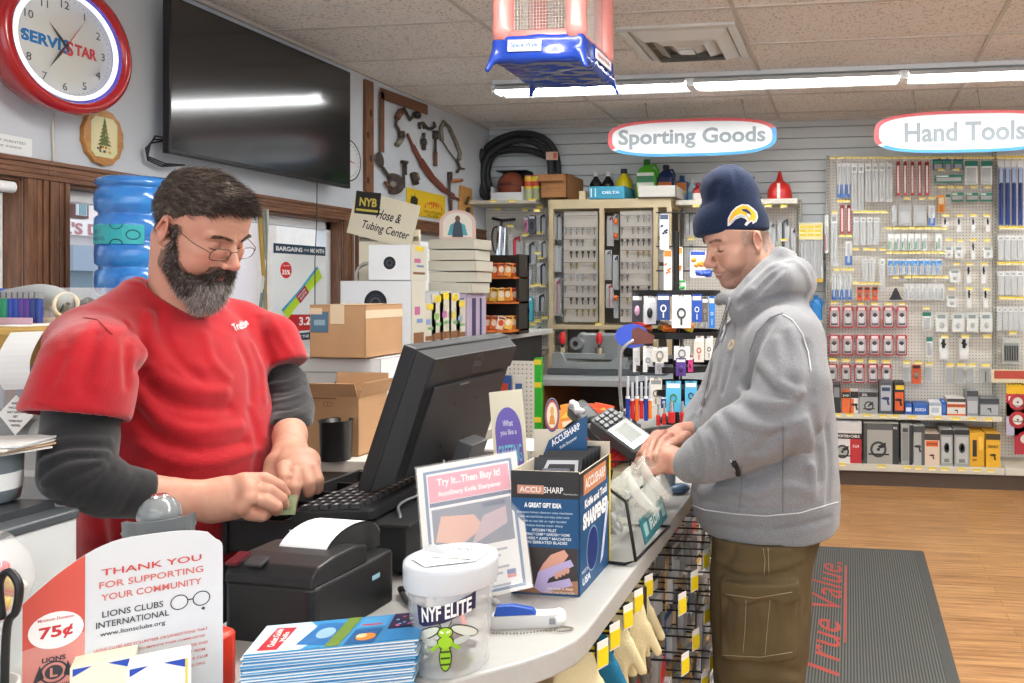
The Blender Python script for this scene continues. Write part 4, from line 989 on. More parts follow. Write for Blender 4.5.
for k in range(14):
 c_=rr.choice(['#a8623a','#b9bcbc','#9a9c9c'])
 if c_ not in cm:mb=MB();mb.lathe([(.0001,0),(.0105,0),(.0105,.0018),(.0001,.0018)],C(c_,.35,metal=.8),n=18,cap=False,smooth=False);cm[c_]=mb.mesh('coin')
 t=rr.uniform(0,2*PI);q_=rr.uniform(.012,.036);o=D.objects.new('coin',cm[c_]);COL.objects.link(o);o.location=(-.578+q_*math.cos(t),1.095+q_*math.sin(t),CT+.026+k*.0012);o.rotation_euler=(rr.uniform(-.3,.3),rr.uniform(-.3,.3),0);tag(o,('copper' if c_=='#a8623a' else 'silver')+' coin lying in the bottom of the clear collection tub','coin',('copper' if c_=='#a8623a' else 'silver')+' coins in the tub')
 # ---- slanted flat display frame
BLp,BRp,TRp,TLp=Vector((-.690,1.262,CT)),Vector((-.540,1.330,CT)),Vector((-.636,1.392,1.200)),Vector((-.786,1.318,1.180))
fd=empty('acrylic_sign',tuple(BLp),label='slanted acrylic framed sign reading Try It Then Buy behind the tub',cat='sign')
fm=frame((-.012,-.004,.006),BRp-BLp+Vector((0,0,.020)),TLp-BLp);w_=(BRp-BLp).length;h_=(TLp-BLp).length
mb=MB().push(fm);mb.bx(-.004,w_+.004,0,h_+.004,-.004,.0,C('#e3e2da',.3));mb.rect(.006,w_-.006,.006,h_-.006,C('#46709c',.4),z=.0008);mb.rect(.011,w_-.011,.011,h_-.011,C('#e8e9e6',.4),z=.0012)
mb.rect(.013,w_-.013,h_-.062,h_-.015,C('#de8a9c',.4),z=.0016);mb.text('Try It...Then Buy It!',w_/2,h_-.030,.015,C('#f2ecec'),w=w_*.66,z=.002,bold=.03);mb.text('AccuSharp Knife Sharpener',w_/2,h_-.050,.010,C('#f2ecec'),w=w_*.66,z=.002,bold=.03)
mb.rect(.013,w_-.013,h_-.070,h_-.063,C('#2a4a72',.4),z=.0016)
mb.rect(.015,w_-.015,h_-.150,h_-.075,C('#6a7384',.4),z=.0018);mb.poly([(.018,h_-.13,.0022),(.06,h_-.142,.0022),(.10,h_-.12,.0022),(.085,h_-.095,.0022),(.03,h_-.088,.0022)],C('#d9a590'));mb.poly([(.075,h_-.148,.0024),(.14,h_-.12,.0024),(.14,h_-.09,.0024),(.10,h_-.10,.0024)],C('#b9a0a8'));mb.rect(.10,.14,h_-.086,h_-.078,C('#31476e'),z=.0024)
for k in range(7):mb.rect(.02,w_-.03-.012*(k%3),h_-.165-.010*k,h_-.161-.010*k,C('#9aa2ae'),z=.0018)
mb.rect(w_-.035,w_-.020,.03,.038,C('#4a5aa0'),z=.0018);mb.rect(w_-.035,w_-.020,.024,.030,C('#d06a6a'),z=.0018)
mb.build('printed_sheet',fd)
mb=MB().push(fm);mb.bx(-.006,w_+.006,0,h_+.006,.004,.006,mat('acrylic','#ffffff',.04,alpha=.12,spec=.8,coat=.5));mb.build('acrylic_cover',fd)
mb=MB();mb.box((BRp+BLp)/2-BLp+Vector((0,.05,.0025)),(.14,.08,.003),mat('acrylic'));mb.build('foot',fd)
# ---- knife sharpener display box
bx0,bx1,by0,by1,bz=-.604,-.477,1.362,1.545,1.192-CT
kx=empty('display_box',(bx0,by0,CT),label='navy and black knife sharpener display box full of carded sharpeners',cat='box')
BW,BD=bx1-bx0,by1-by0
NV=C('#1d4f7c',.45);BK=C('#2b2a2b',.45)
mb=MB();mb.bx(0,BW,0,.002,0,bz,C('#cfc6b4'));mb.bx(BW-.002,BW,0,BD,0,bz-.004,C('#cfc6b4'));mb.bx(0,.002,0,BD,0,bz,C('#cfc6b4'));mb.bx(0,BW,BD-.002,BD,0,bz+.02,C('#cfc6b4'));mb.bx(0,BW,0,BD,0,.002,C('#cfc6b4'));mb.build('carton',kx)
mb=MB().push(frame((0,-.0006,0),(1,0,0),(0,0,1)))
mb.rect(0,BW,bz*.78,bz,BK);mb.rect(0,BW,0,bz*.78,NV);mb.rect(.012,.062,bz*.815,bz*.885,C('#c78f77'),z=.0008)
mb.text('ACCU',.036,bz*.85,.010,C('#e9e4de'),w=.040,z=.0012,bold=.02);mb.text('SHARP',.080,bz*.85,.011,C('#f2f0ec'),w=.036,z=.0012,bold=.01);mb.text('Patented product',.112,bz*.82,.003,C('#c9c9c9'),w=.026,z=.0012)
mb.text('A GREAT GIFT IDEA',.060,bz*.725,.009,C('#eef2f4'),w=.070,z=.001,bold=.045)
for k in range(4):mb.text(['Sharpens knives cleavers axes machetes','even serrated blades and many other tools','safe to use left or right handed','makes knives razor sharp'][k],.063,bz*(.665-.035*k),.0045,C('#b9cfe0'),w=.105-.012*k,z=.001)
for k in range(4):mb.text(['KITCHEN * FILLET','HUNTING * CAMP * GARDEN * HOME','CLEAVERS * AXES * MACHETES','EVEN SERRATED BLADES'][k],.063,bz*(.525-.033*k),.0052,C('#dfe8ee'),w=[.045,.095,.10,.085][k],z=.001,bold=.02)
mb.rect(.012,BW-.002,.004,bz*.385,C('#3d3836'),z=.0008);mb.poly([(.012,.004,.001),(BW-.002,.004,.001),(BW-.002,bz*.13,.001),(.012,bz*.05,.001)],C('#a8795c'))
mb.poly([(.050,bz*.17,.0014),(.060,bz*.25,.0014),(.075,bz*.33,.0014),(.100,bz*.375,.0014),(.108,bz*.33,.0014),(.095,bz*.25,.0014),(.085,bz*.19,.0014),(.066,bz*.15,.0014)],C('#d6a08c'))
mb.poly([(.044,bz*.06,.0018),(.052,bz*.19,.0018),(.112,bz*.30,.0018),(.118,bz*.25,.0018),(.072,bz*.14,.0018),(.068,bz*.10,.0018),(.110,bz*.15,.0018),(.116,bz*.09,.0018),(.060,bz*.02,.0018)],C('#b9abd6'))
for k in range(4):mb.ellp(.086+.0068*k,bz*(.165+.016*k),.0038,.006,C('#d6a08c'),z=.0022)
mb.text('ASK FOR A FREE',.092,bz*.060,.0042,C('#f0e2d2'),w=.05,z=.0024,bold=.02);mb.text('DEMONSTRATION',.092,bz*.030,.0042,C('#f0e2d2'),w=.055,z=.0024,bold=.02)
mb.build('front_print',kx)
mb=MB().push(frame((BW+.0006,0,0),(0,1,0),(0,0,1)));z1_=bz-.004
mb.rect(0,BD,0,z1_*.82,NV);mb.rect(0,BD,z1_*.82,z1_,BK);mb.rect(.02,BD-.03,z1_*.80,z1_*.97,C('#c78258'),z=.0008);mb.rect(BD-.010,BD,0,z1_,C('#e3c92c'),z=.0009);mb.text('ACCUSHARP',BD*.48,z1_*.885,.020,C('#f0ece6'),w=.12,z=.0012,bold=.03)
mb.text('Knife and Tool',BD*.5,z1_*.72,.016,C('#f2f4f6'),w=.13,z=.001,bold=.04);mb.text('SHARPENER',BD*.5,z1_*.58,.030,C('#f2f4f6'),w=.15,z=.001,bold=.06)
mb.ellp(BD*.38,z1_*.30,.034,.042,C('#8fa9c9'),z=.001);mb.ellp(BD*.38,z1_*.30,.031,.039,C('#142c6e'),z=.0014);mb.poly([(BD*.62,.02,.0016),(BD*.72,.03,.0016),(BD*.92,z1_*.58,.0016),(BD*.84,z1_*.60,.0016)],C('#c9cfe6'));mb.text('MADE IN THE',BD*.2,.038,.006,C('#e6ecf2'),w=.05,z=.001);mb.text('USA',BD*.2,.020,.014,C('#e6ecf2'),w=.045,z=.001,bold=.04)
mb.build('side_print',kx)
hx=empty('header',(0,0,0));hx.parent=kx
bpy.data.objects.remove(hx)
mb=MB().push(frame((-.004,BD*.72,0),(.62,.12,0),(0,0,1))@Matrix.Diagonal((.72,1,1,1)))
mb.bx(-.01,.10,bz-.03,bz+.050,-.002,0,C('#cfc6b4'));mb.poly([(.0,bz-.03,.001),(.135,bz+.0,.001),(.135,bz+.078,.001),(.03,bz+.028,.001)],NV)
mb.push(T(.078,bz+.036,.0016)@RZ(25));mb.text('ACCUSHARP',0,.004,.013,C('#eef0f2'),w=.085,z=0,bold=.03);mb.text('Knife Sharpener',0,-.014,.007,C('#d3dde6'),w=.05,z=0,bold=.02);mb.pop()
mb.ellp(.040,bz+.078,.020,.034,C('#e8dccb'),z=.0024);mb.ringp(.040,bz+.078,.0175,.0195,C('#2b3f7a'),z=.0030,k=1.7);mb.ringp(.040,bz+.078,.0145,.0170,C('#b8503a'),z=.0030,k=1.75);mb.ellp(.040,bz+.078,.012,.023,C('#efe3c9'),z=.0034);mb.ellp(.040,bz+.086,.005,.009,C('#d9a85a'),z=.0038);mb.poly([(.032,bz+.060,.0038),(.048,bz+.060,.0038),(.045,bz+.078,.0038),(.035,bz+.078,.0038)],C('#d98f3a'))
mb.build('header_card',kx)
for k in range(7):
 mb=MB();mb.bx(-.045,.045,-.001,.001,0,.15,C('#26272a',.35));mb.poly([(-.038,-.0014,.10),(.038,-.0014,.10),(.038,-.0014,.145),(-.02,-.0014,.145)],C('#c9ccd0',.3));mb.poly([(-.030,-.0018,.108),(.032,-.0018,.108),(.032,-.0018,.138),(-.016,-.0018,.138)],C('#2a2c30',.35));mb.bx(-.025,.025,-.014,-.001,.03,.13,C('#6c7280',.3))
 mb.build('carded_sharpener',loc=(bx0+BW/2+.006,by0+.025+k*.022,CT+.088),rot=(R(-14),0,R(6)),label='carded knife sharpener, %s from the front inside the navy display box'%ORD[k],cat='package',group='carded sharpeners in the display box')
 # ---- demo sharpener with bead chain
ds=empty('knife_sharpener',(-.520,1.235,CT),rz=14,label='white hand held knife sharpener with a blue guard lying on the counter',cat='sharpener')
mb=MB();mb.rbox((0,0,.011),(.115,.026,.022),C('#d2d2d0',.35),r=.009);mb.ell((.050,0,.012),(.012,.016,.014),C('#e8e8e6',.35));mb.box((.042,-.0165,.012),(.010,.002,.010),C('#8a8c90',.3));mb.build('handle',ds,bev=.002)
mb=MB();mb.push(frame((-.052,-.006,.021),(1,0,0),(0,0,1)));mb.prism([(0,0),(.068,0),(.062,.010),(.030,.017),(.005,.016)],-.006,.006,C('#1d4fb0',.3));mb.pop();mb.build('guard',ds,bev=.002)
mb=MB();pts=smooth_pts([(-.05,-.03,.002),(-.01,-.036,.002),(.03,-.030,.002),(.062,-.034,.002),(.075,-.026,.002),(.058,-.018,.002),(.03,-.028,.002)],8)
for p in pts:mb.ell(tuple(p+Vector((0,0,.001))),(.0018,)*3,C('#8f8a7c',.3,metal=.7),n=6)
mb.build('bead_chain',ds)
# ---- leaflets
lf_c=Vector((-.71,1.02,CT));rr=random.Random(31)
cov=None
n_l=34
for k in range(n_l):
 mb=MB();mb.rbox((0,0,.0009),(.215,.092,.0017),C(['#e6e8ea','#4a9ac9','#cfd9e0','#2f7fb8'][k%4],.4),r=.001)
 if k==n_l-1:
  z=.0021;mb.rect(-.1075,.1075,-.046,.046,C('#3f8ec4',.3),z=z)
  mb.poly([(-.1075,-.046,z+.0002),(-.04,-.046,z+.0002),(-.02,.0,z+.0002),(-.05,.046,z+.0002),(-.1075,.046,z+.0002)],C('#bcd8ea',.3));mb.poly([(-.095,-.038,z+.0004),(-.070,-.040,z+.0004),(-.064,.030,z+.0004),(-.090,.034,z+.0004)],C('#b8323c',.3))
  mb.push(T(-.079,0,z+.0006)@RZ(94));mb.text('Outlet Guide',0,.004,.009,C('#f0e9e6'),w=.058,z=0,bold=.02);mb.text('Malls',0,-.007,.007,C('#f0e9e6'),w=.03,z=0,bold=.02);mb.pop()
  mb.poly([(-.05,-.030,z+.0004),(-.005,-.040,z+.0004),(.005,.030,z+.0004),(-.035,.036,z+.0004)],C('#2f6fae',.3));mb.poly([(-.012,-.046,z+.0005),(.006,-.046,z+.0005),(.018,.046,z+.0005),(.0,.046,z+.0005)],C('#6d8a3a',.3));mb.ellp(-.02,.0,.012,.018,C('#8fb6d0',.3),z=z+.0006)
  mb.poly([(.012,-.046,z+.0005),(.050,-.046,z+.0005),(.054,.0,z+.0005),(.018,.0,z+.0005)],C('#2a5f98',.3));mb.ellp(.036,-.026,.013,.012,C('#d98a3c',.3),z=z+.0007);mb.ellp(.030,-.022,.007,.007,C('#e8d2a0',.3),z=z+.0009)
  mb.poly([(.018,.004,z+.0006),(.055,.004,z+.0006),(.058,.04,z+.0006),(.022,.04,z+.0006)],C('#4c9ad0',.3));mb.rect(.024,.05,.012,.017,C('#c23a44'),z=z+.0008);mb.poly([(.06,-.046,z+.0005),(.1075,-.046,z+.0005),(.1075,-.008,z+.0005),(.06,-.008,z+.0005)],C('#3d8fd0',.3));mb.poly([(.06,-.006,z+.0006),(.1075,-.006,z+.0006),(.1075,.046,z+.0006),(.062,.046,z+.0006)],C('#33264c',.3))
  for q_ in range(14):mb.ellp(rr.uniform(.066,.102),rr.uniform(.0,.04),.0025,.0025,C(rr.choice(['#c96ac0','#e0c060','#d05a5a','#7ab0e0'])),z=z+.0008,n=8)
 mb.build('leaflet',loc=(lf_c.x+rr.uniform(-.002,.002)+.0008*k*.3,lf_c.y+rr.uniform(-.0015,.0015),CT+.0021*k),rz=21+rr.uniform(-1,1),label='glossy travel leaflet with blue photographs, topmost of the stack by the tub' if k==n_l-1 else 'folded blue and white leaflet, %s in the stack by the tub'%(['from the bottom','low','midway','near the top'][k*4//n_l] if k else 'lowest'),cat='leaflet',group='stack of folded leaflets')
 # ---- red donation bank
rb=empty('donation_bank',(-.885,.985,CT),rz=-14,label='orange red plastic donation bank with a coin slot',cat='bank')
OR=mat('orange_red_plastic','#d63a26',.35)
mb=MB();mb.rbox((0,0,.038),(.075,.055,.076),OR,r=.016,n=6);mb.build('body',rb,bev=.003)
mb=MB();mb.bx(-.002,.002,-.018,.010,.0762,.0768,C('#5a120c'));mb.build('coin_slot',rb)
mb=MB().push(frame((0,-.0278,.034),(1,0,0),(0,0,1)));mb.ringp(.006,.008,.016,.018,C('#b82a1a',.4));mb.ringp(.006,.008,.010,.0115,C('#b82a1a',.4));mb.build('embossed_ring',rb)
# ---- lions club sign
Lp,Rp=Vector((-.978,.820,CT)),Vector((-.830,.957,CT));sw=(Rp-Lp).length
sg=empty('counter_sign',tuple((Lp+Rp)/2),label='arched cardboard sign thanking customers for supporting the community',cat='sign')
fm=frame((0,0,0),Rp-Lp,Vector((-.03,.03,1)));hw=sw/2
H0,H1=.150,.232
def arc_z(u):return H0+(H1-H0)*math.sin(min(1.0,(u+.02)/(sw*.62))*PI/2) if u<sw*.6 else H1-.016*((u-sw*.6)/(sw*.4))**3
out=[(-hw,0),(hw,0),(hw,H1-.030)]+[(hw-.012+.012*math.cos(t),H1-.030+.012*math.sin(t)) for t in (.4,.8,1.2)]+[(u-hw,arc_z(u)) for u in [sw*k/24 for k in range(22,-1,-1)]]
mb=MB().push(fm);mb.prism(out,-.003,0,C('#cfd3d7',.5));lw=.058
red_=[(-hw,.0),(-hw+lw,.0)]+[(u-hw,arc_z(u)) for u in [lw*k/8 for k in range(8,-1,-1)]]
mb.poly([(x,y,.0004) for x,y in red_],C('#d98f86',.5));mb.poly([(x,y,.0006) for x,y in [(-hw,.115),(-hw+lw,.125)]+[(u-hw,arc_z(u)) for u in [lw*k/8 for k in range(8,-1,-1)]]],C('#cf5548',.5))
mb.ellp(-hw+.031,.133,.026,.022,C('#f1f1ef'),z=.001);mb.text('75¢',-hw+.031,.130,.017,C('#c8323a'),w=.032,z=.0014,bold=.03);mb.text('Minimum Donation',-hw+.031,.147,.0036,C('#c8323a'),w=.034,z=.0014)
DK=C('#3a3c42')
mb.ringp(-hw+.029,.083,.0115,.0135,DK,z=.001);mb.ellp(-hw+.029,.083,.0085,.0085,DK,z=.001);mb.text('L',-hw+.029,.083,.011,C('#d98f86'),w=.007,z=.0014,bold=.03);mb.text('LIONS',-hw+.029,.099,.006,DK,w=.022,z=.0014,bold=.03)
mb.poly([(-hw+.009,.072,.001),(-hw+.016,.094,.001),(-hw+.020,.078,.001)],DK);mb.poly([(-hw+.049,.072,.001),(-hw+.042,.094,.001),(-hw+.038,.078,.001)],DK);mb.text('INTERNATIONAL',-hw+.029,.067,.0036,DK,w=.030,z=.0014,bold=.02)
mb.text('WE',-hw+.028,.050,.010,DK,w=.018,z=.001,bold=.02);mb.text('SERVE',-hw+.028,.034,.010,DK,w=.038,z=.001,bold=.02)
RD=C('#cf6a62');cx_=-hw+lw+(sw-lw)/2-.004
for k,(t_,w1_) in enumerate((('THANK YOU',.104),('FOR SUPPORTING',.108),('YOUR COMMUNITY',.104))):mb.text(t_,cx_,.193-.0155*k,.0082,C('#c8423c') if k==0 else RD,w=w1_,z=.001,bold=.01)
for k,(t_,w1_,h1_) in enumerate((('LIONS CLUBS',.062,.0078),('INTERNATIONAL',.074,.0078),('www.lionsclubs.org',.066,.0062))):mb.text(t_,cx_-.020,.141-.0125*k,h1_,DK,w=w1_,z=.001,bold=.01)
for s_ in (-1,1):mb.ringp(cx_+.040+s_*.012,.139,.0085,.0097,DK,z=.001)
mb.rect(cx_+.037,cx_+.043,.1395,.141,DK,z=.001);mb.ellp(cx_+.054,.1255,.002,.002,DK,z=.001,n=8)
for k,t_ in enumerate(('LIONS CLUBS ARE VOLUNTEER ORGANIZATIONS THAT','SUPPORT PROJECTS TO IMPROVE THEIR COMMUNITIES','PROCEEDS FOR THE REDUCTION OF BLINDNESS AND','HEARING LOSS IN LOCALITIES, YOUR SUPPORT FROM','VISION AND HEARING LOSS. TO CONTACT A CLUB','CLUB NEAR YOU VISIT WWW.LIONSCLUBS.ORG')):mb.text(t_,cx_,.098-.0088*k,.0036,RD,w=.118-.006*(k%2),z=.001)
mb.build('printed_board',sg)
mb=MB().push(fm);mb.bx(-.03,.03,0,.002,-.06,-.002,C('#cfd3d6',.5));mb.build('easel_foot',sg)
for k,(px,cc) in enumerate(((105,'#e9e6cf'),(160,'#eef0f0'))):
 a=atD(px,675,.98);mb=MB();mb.rbox((0,0,.048),(.062,.040,.096),C(cc,.4),r=.002);mb.push(frame((0,-.0205,.068),(1,0,0),(0,0,1)));mb.poly([(.005,.027,.0004),(.028,.027,.0004),(.028,.016,.0004)],C('#2348b0'));mb.poly([(-.028,.027,.0004),(-.010,.027,.0004),(-.028,.018,.0004)],C('#2348b0'));mb.rect(.0265,.029,-.027,.027,C('#d9c860'),z=.0005);mb.pop()
 mb.build('small_carton',loc=(a.x,a.y-.0,CT),rz=40,label=['cream','white'][k]+' small carton with blue corners in front of the thank you sign',cat='box')
 # ---- hand scanner head on its stand
sc_=empty('barcode_scanner',tuple(Vector((-1.03,1.065,CT))),rz=44,label='grey barcode scanner standing in its cradle behind the thank you sign',cat='scanner')
SG=mat('scanner_grey','#5f6669',.3,coat=.3);SD=C('#54595c',.4)
mb=MB();mb.lathe([(.05,0),(.05,.008),(.02,.014),(.014,.02),(.012,.15),(.016,.165)],SD,n=28);mb.build('stand',sc_)
mb=MB();mb.ell((0,.012,.206),(.029,.036,.029),mat('scanner_shell','#7b8285',.15,coat=.6),n=24);mb.push(T(0,.012,.2365));mb.lathe([(.010,0),(.012,-.003)],C('#d9dcde',.1,metal=.9),n=18);mb.pop();mb.build('head',sc_)
mb=MB()
def vis(t,zz,rr_):return (rr_*math.cos(t)*1.0,-.002+rr_*.9*math.sin(t)*.9,zz)
pts_o=[vis(R(200+140*k/16),.188,.048) for k in range(17)]
for k in range(16):
 a,b=pts_o[k],pts_o[k+1];h0,h1=.020,-.020
 mb.add([(a[0],a[1],a[2]+h0),(b[0],b[1],b[2]+h0),(b[0]*.96,b[1]-.004,b[2]+h1),(a[0]*.96,a[1]-.004,a[2]+h1),(a[0]*.86,a[1]+.006,a[2]+h0),(b[0]*.86,b[1]+.006,b[2]+h0),(b[0]*.84,b[1]+.004,b[2]+h1),(a[0]*.84,a[1]+.004,a[2]+h1)],[(0,1,2,3),(5,4,7,6),(0,4,5,1),(3,2,6,7)],SG)
mb.ell((0,.010,.186),(.047,.036,.014),SG,n=24);mb.bx(-.030,.030,-.034,-.026,.172,.190,C('#241a18',.2));mb.build('visor',sc_)
# ---- white label printer at the far left
lp_=empty('label_printer',(-1.35,.90,CT),label='white office printer with a dark grey top tray at the left end of the counter',cat='printer')
mb=MB();mb.rbox((0,-.012,.095),(.30,.416,.19),C('#d5dadb',.35),r=.012);mb.build('body',lp_)
mb=MB();mb.rbox((0,-.012,.197),(.306,.422,.014),C('#4d5357',.35),r=.014);mb.build('top_rim',lp_,bev=.002)
mb=MB();mb.bx(-.12,.10,-.17,.12,.2041,.2045,C('#1e2022',.4));mb.bx(.02,.11,.05,.19,.2042,.216,C('#3a3f43',.3));mb.build('tray',lp_,bev=.003)
cupc=Vector((-1.345,.99,CT+.205))
cu=empty('striped_canister',tuple(Vector((-1.325,1.06,CT+.2165))),label='grey and white striped canister standing on the white printer',cat='canister')
mb=MB();mb.lathe([(.030,0),(.038,.004),(.041,.022)],C('#6c777d',.35),n=36);mb.build('base_band',cu)
mb=MB();mb.lathe([(.041,.022),(.042,.048)],C('#e3e7e8',.35),n=36);mb.build('middle_band',cu)
mb=MB();mb.lathe([(.042,.048),(.043,.078)],C('#6c777d',.35),n=36);mb.build('upper_band',cu)
for k in range(4):
 mb=MB();mb.box((0,0,0),(.12,.10,.003),C(['#d9d5cc','#c9a987','#e2dfd8','#d3d6d6'][k],.6));mb.build('paper_pad',loc=(-1.32+.004*k,1.06,CT+.2165+.0815+.0045*k),rz=10*k-12,label=['lowest','tan','cream','topmost'][k]+' pad of papers resting on the striped canister',cat='paper',group='papers on the canister')
mg=empty('pen_mug',(-.975,.762,CT),label='white mug with blue lettering holding black handled scissors',cat='mug')
mb=MB();mb.lathe([(.038,0),(.042,.004),(.042,.10),(.039,.10),(.039,.01),(.0001,.008)],C('#dfe0da',.3),n=36,cap=False)
bd2=lambda x,y:((.0426)*math.cos(R(-58)+x/.0426),.0426*math.sin(R(-58)+x/.0426),.05+y)
mb.text('EYE',0,.012,.022,C('#1d6a8c'),w=.05,bend=bd2,bold=.03,shear=.2);mb.text('for beauty',0,-.010,.007,C('#4a90ac'),w=.04,bend=bd2);mb.build('mug',mg)
for k in range(3):
 mb=MB();mb.tube(smooth_pts([(0,0,0),(.004,0,.09),(.016,0,.11),(.020,0,.14),(.006,0,.155),(-.006,0,.14),(-.002,0,.10)]),.0042,C('#1c1d1f',.35),n=8)
 mb.cyl((0,0,-.04),(0,0,.05),.004,C('#9fa4a6',.3,metal=.8));mb.build('scissors',loc=(-.985+.012*k,.758+.014*k,CT+.070),rz=-40+20*k,label='black handled scissors, %s of those standing in the mug'%['left','middle','right'][k],cat='scissors')
cg=empty('candy_jar',(-1.078,.845,CT+.065),label='clear glass globe full of coloured candies at the left edge',cat='jar')
mb=MB();mb.lathe([(.034,-.065),(.03,-.06),(.012,-.04),(.014,0),(.02,.03),(.03,.05),(.052,.085),(.060,.115),(.052,.150),(.035,.172)],mat('clear_glass','#eef4f4',.03,alpha=.25,spec=.8,coat=.5),n=36,cap=False);mb.build('globe',cg)
rr=random.Random(12);me_c={}
for k in range(46):
 c_=rr.choice(['#e05a3a','#e8c83a','#e9e6e0','#d94a5a','#e98a3a']);
 if c_ not in me_c:mb=MB();mb.ell((0,0,0),(.010,.010,.007),C(c_,.3),n=10);me_c[c_]=mb.mesh('candy')
 t=rr.uniform(0,2*PI);ph=rr.uniform(-.9,.5);q_=.046*rr.uniform(.75,1.0)
 o=D.objects.new('candy',me_c[c_]);COL.objects.link(o);o.location=(-1.078+q_*math.cos(ph)*math.cos(t),.845+q_*math.cos(ph)*math.sin(t),CT+.177+.045*math.sin(ph));o.rotation_euler=(rr.random()*3,rr.random()*3,0)
 cn_={'#e05a3a':'orange red','#e8c83a':'yellow','#e9e6e0':'white','#d94a5a':'pink red','#e98a3a':'orange'}[c_];tag(o,cn_+' wrapped candy inside the clear glass globe','candy',cn_+' candies in the globe')
# ================================================================ FIXTURES AND GOODS ALONG THE BACK WALL
YP=6.60
def pegfn(nt,b):
 N,L=nt.nodes,nt.links;tc=N.new('ShaderNodeTexCoord');sp=N.new('ShaderNodeSeparateXYZ');L.new(tc.outputs['Object'],sp.inputs[0])
 def tri(o):
  m=N.new('ShaderNodeMath');m.operation='MULTIPLY';m.inputs[1].default_value=1/.0254;L.new(o,m.inputs[0])
  f=N.new('ShaderNodeMath');f.operation='FRACT';L.new(m.outputs[0],f.inputs[0]);s=N.new('ShaderNodeMath');s.operation='SUBTRACT';s.inputs[1].default_value=.5;L.new(f.outputs[0],s.inputs[0])
  q=N.new('ShaderNodeMath');q.operation='MULTIPLY';L.new(s.outputs[0],q.inputs[0]);L.new(s.outputs[0],q.inputs[1]);return q.outputs[0]
 a=N.new('ShaderNodeMath');a.operation='ADD';L.new(tri(sp.outputs[0]),a.inputs[0]);L.new(tri(sp.outputs[2]),a.inputs[1])
 c=N.new('ShaderNodeMath');c.operation='LESS_THAN';c.inputs[1].default_value=.026;L.new(a.outputs[0],c.inputs[0])
 mx=N.new('ShaderNodeMix');mx.data_type='RGBA';mx.inputs[6].default_value=srgb('#dad7ce');mx.inputs[7].default_value=srgb('#6f6c66');L.new(c.outputs[0],mx.inputs[0]);L.new(mx.outputs[2],b.inputs['Base Color']);b.inputs['Roughness'].default_value=.6
M_PEG=node_mat('white_pegboard',pegfn)
SHF=mat('putty_enamel','#c9c4b4',.45);UPR=mat('upright_enamel','#a9a79c',.45);CRM=mat('cream_channel','#c3b391',.45);KICK=mat('kick_plate','#57493f',.6)
YEL=C('#efd640',.45);PALEY=C('#efe27a',.45)
CLR=mat('clear_blister','#dfe4e6',.12,alpha=.55,spec=.6)
def Z_at(py,px,Y):return atY(px,py,Y).z
def X_at(px,Y):return atY(px,300,Y).x
def fixture(name,label,cat,x0,x1,parts_fn):
 r=empty(name,((x0+x1)/2,YP,0),label=label,cat=cat);parts_fn(r,(x0+x1)/2);return r
def upright(r,ox,x,z0=0,z1=2.55,w=.03):
 mb=MB();mb.bx(x-w/2-ox,x+w/2-ox,-.035,.02,z0,z1,UPR)
 z=z0+.02
 while z<z1:mb.bx(x-ox-.004,x-ox+.004,-.0358,-.035,z,z+.012,C('#3d3c38'));z+=.026
 return mb.build('upright',r)
def shelf(r,ox,x0,x1,z,depth,th=.032):
 mb=MB();mb.bx(x0-ox,x1-ox,-depth,.0,z-th,z,SHF);mb.bx(x0-ox,x1-ox,-depth-.006,-depth,z-th-.004,z+.004,C('#d5d1c4',.4));return mb.build('shelf',r,bev=.002)
NT=[0]
def tags(r,ox,pts,Y,w=.055,h=.022,hook=True,col=YEL):
 """yellow price tags at photo positions on the plane Y; each hangs on the end of its own peg hook"""
 for (px,py) in pts:
  if NT[0]>290:return
  p=atY(px,py,Y);mb=MB();mb.box((0,0,0),(w,.0015,h),col);mb.rect(0,0,0,0,col)
  mb.push(frame((0,-.0009,0),(1,0,0),(0,0,1)));mb.rect(-w*.42,w*.42,-h*.40,-h*.05,C('#f4f1e2'),z=.0002);mb.pop()
  if hook:mb.cyl((0,.001,-.004),(0,YP-Y,.006),.0022,C('#8d8d8a',.4,metal=.6),n=5)
  mb.build('price_tag',r,loc=(p.x-ox,p.y-YP,p.z));NT[0]+=1
  # ---- right hand pegboard fixture
ux0,ux1,ux2=X_at(828,YP),X_at(994.5,YP),X_at(1100,YP)
zt=Z_at(157,900,YP)
hg=empty('pegboard_gondola',((ux0+ux1)/2,YP,0),label='tall white pegboard display of hand tools under the hand tools sign',cat='display');ox=(ux0+ux1)/2
mb=MB();mb.bx(ux0-ox,ux1-ox,0,.015,.1,zt,M_PEG);mb.build('pegboard',hg)
upright(hg,ox,ux0,z1=zt+.02);upright(hg,ox,ux1,z1=zt+.02)
mb=MB();mb.bx(ux0-ox-.02,ux1-ox,-.40,-.385,0,.13,KICK);mb.build('kick_plate',hg)
zd=atY(900,465.5,6.17).z;zs=atY(900,415,6.27).z
shelf(hg,ox,ux0-.02,ux1-.002,zd,.43,.045);shelf(hg,ox,ux0-.02,ux1-.002,zs,.33)
h2=empty('pegboard_gondola',((ux1+ux2)/2,YP,0),label='pegboard display section cut off by the right edge, with circular saw blades',cat='display');ox2=(ux1+ux2)/2
mb=MB();mb.bx(ux1+.016-ox2,ux2-ox2,0,.015,.1,zt,M_PEG);mb.build('pegboard',h2);upright(h2,ox2,ux2,z1=zt+.02)
mb=MB();mb.bx(ux1-ox2,ux2-ox2,-.40,-.385,0,.13,KICK);mb.build('kick_plate',h2);shelf(h2,ox2,ux1+.002,ux2,zd,.43,.045)
cu_=lambda x,y:(824+x/3.415,140+y/3.415)
cl_=lambda x,y:(824+x/3.415,320+y/3.415)
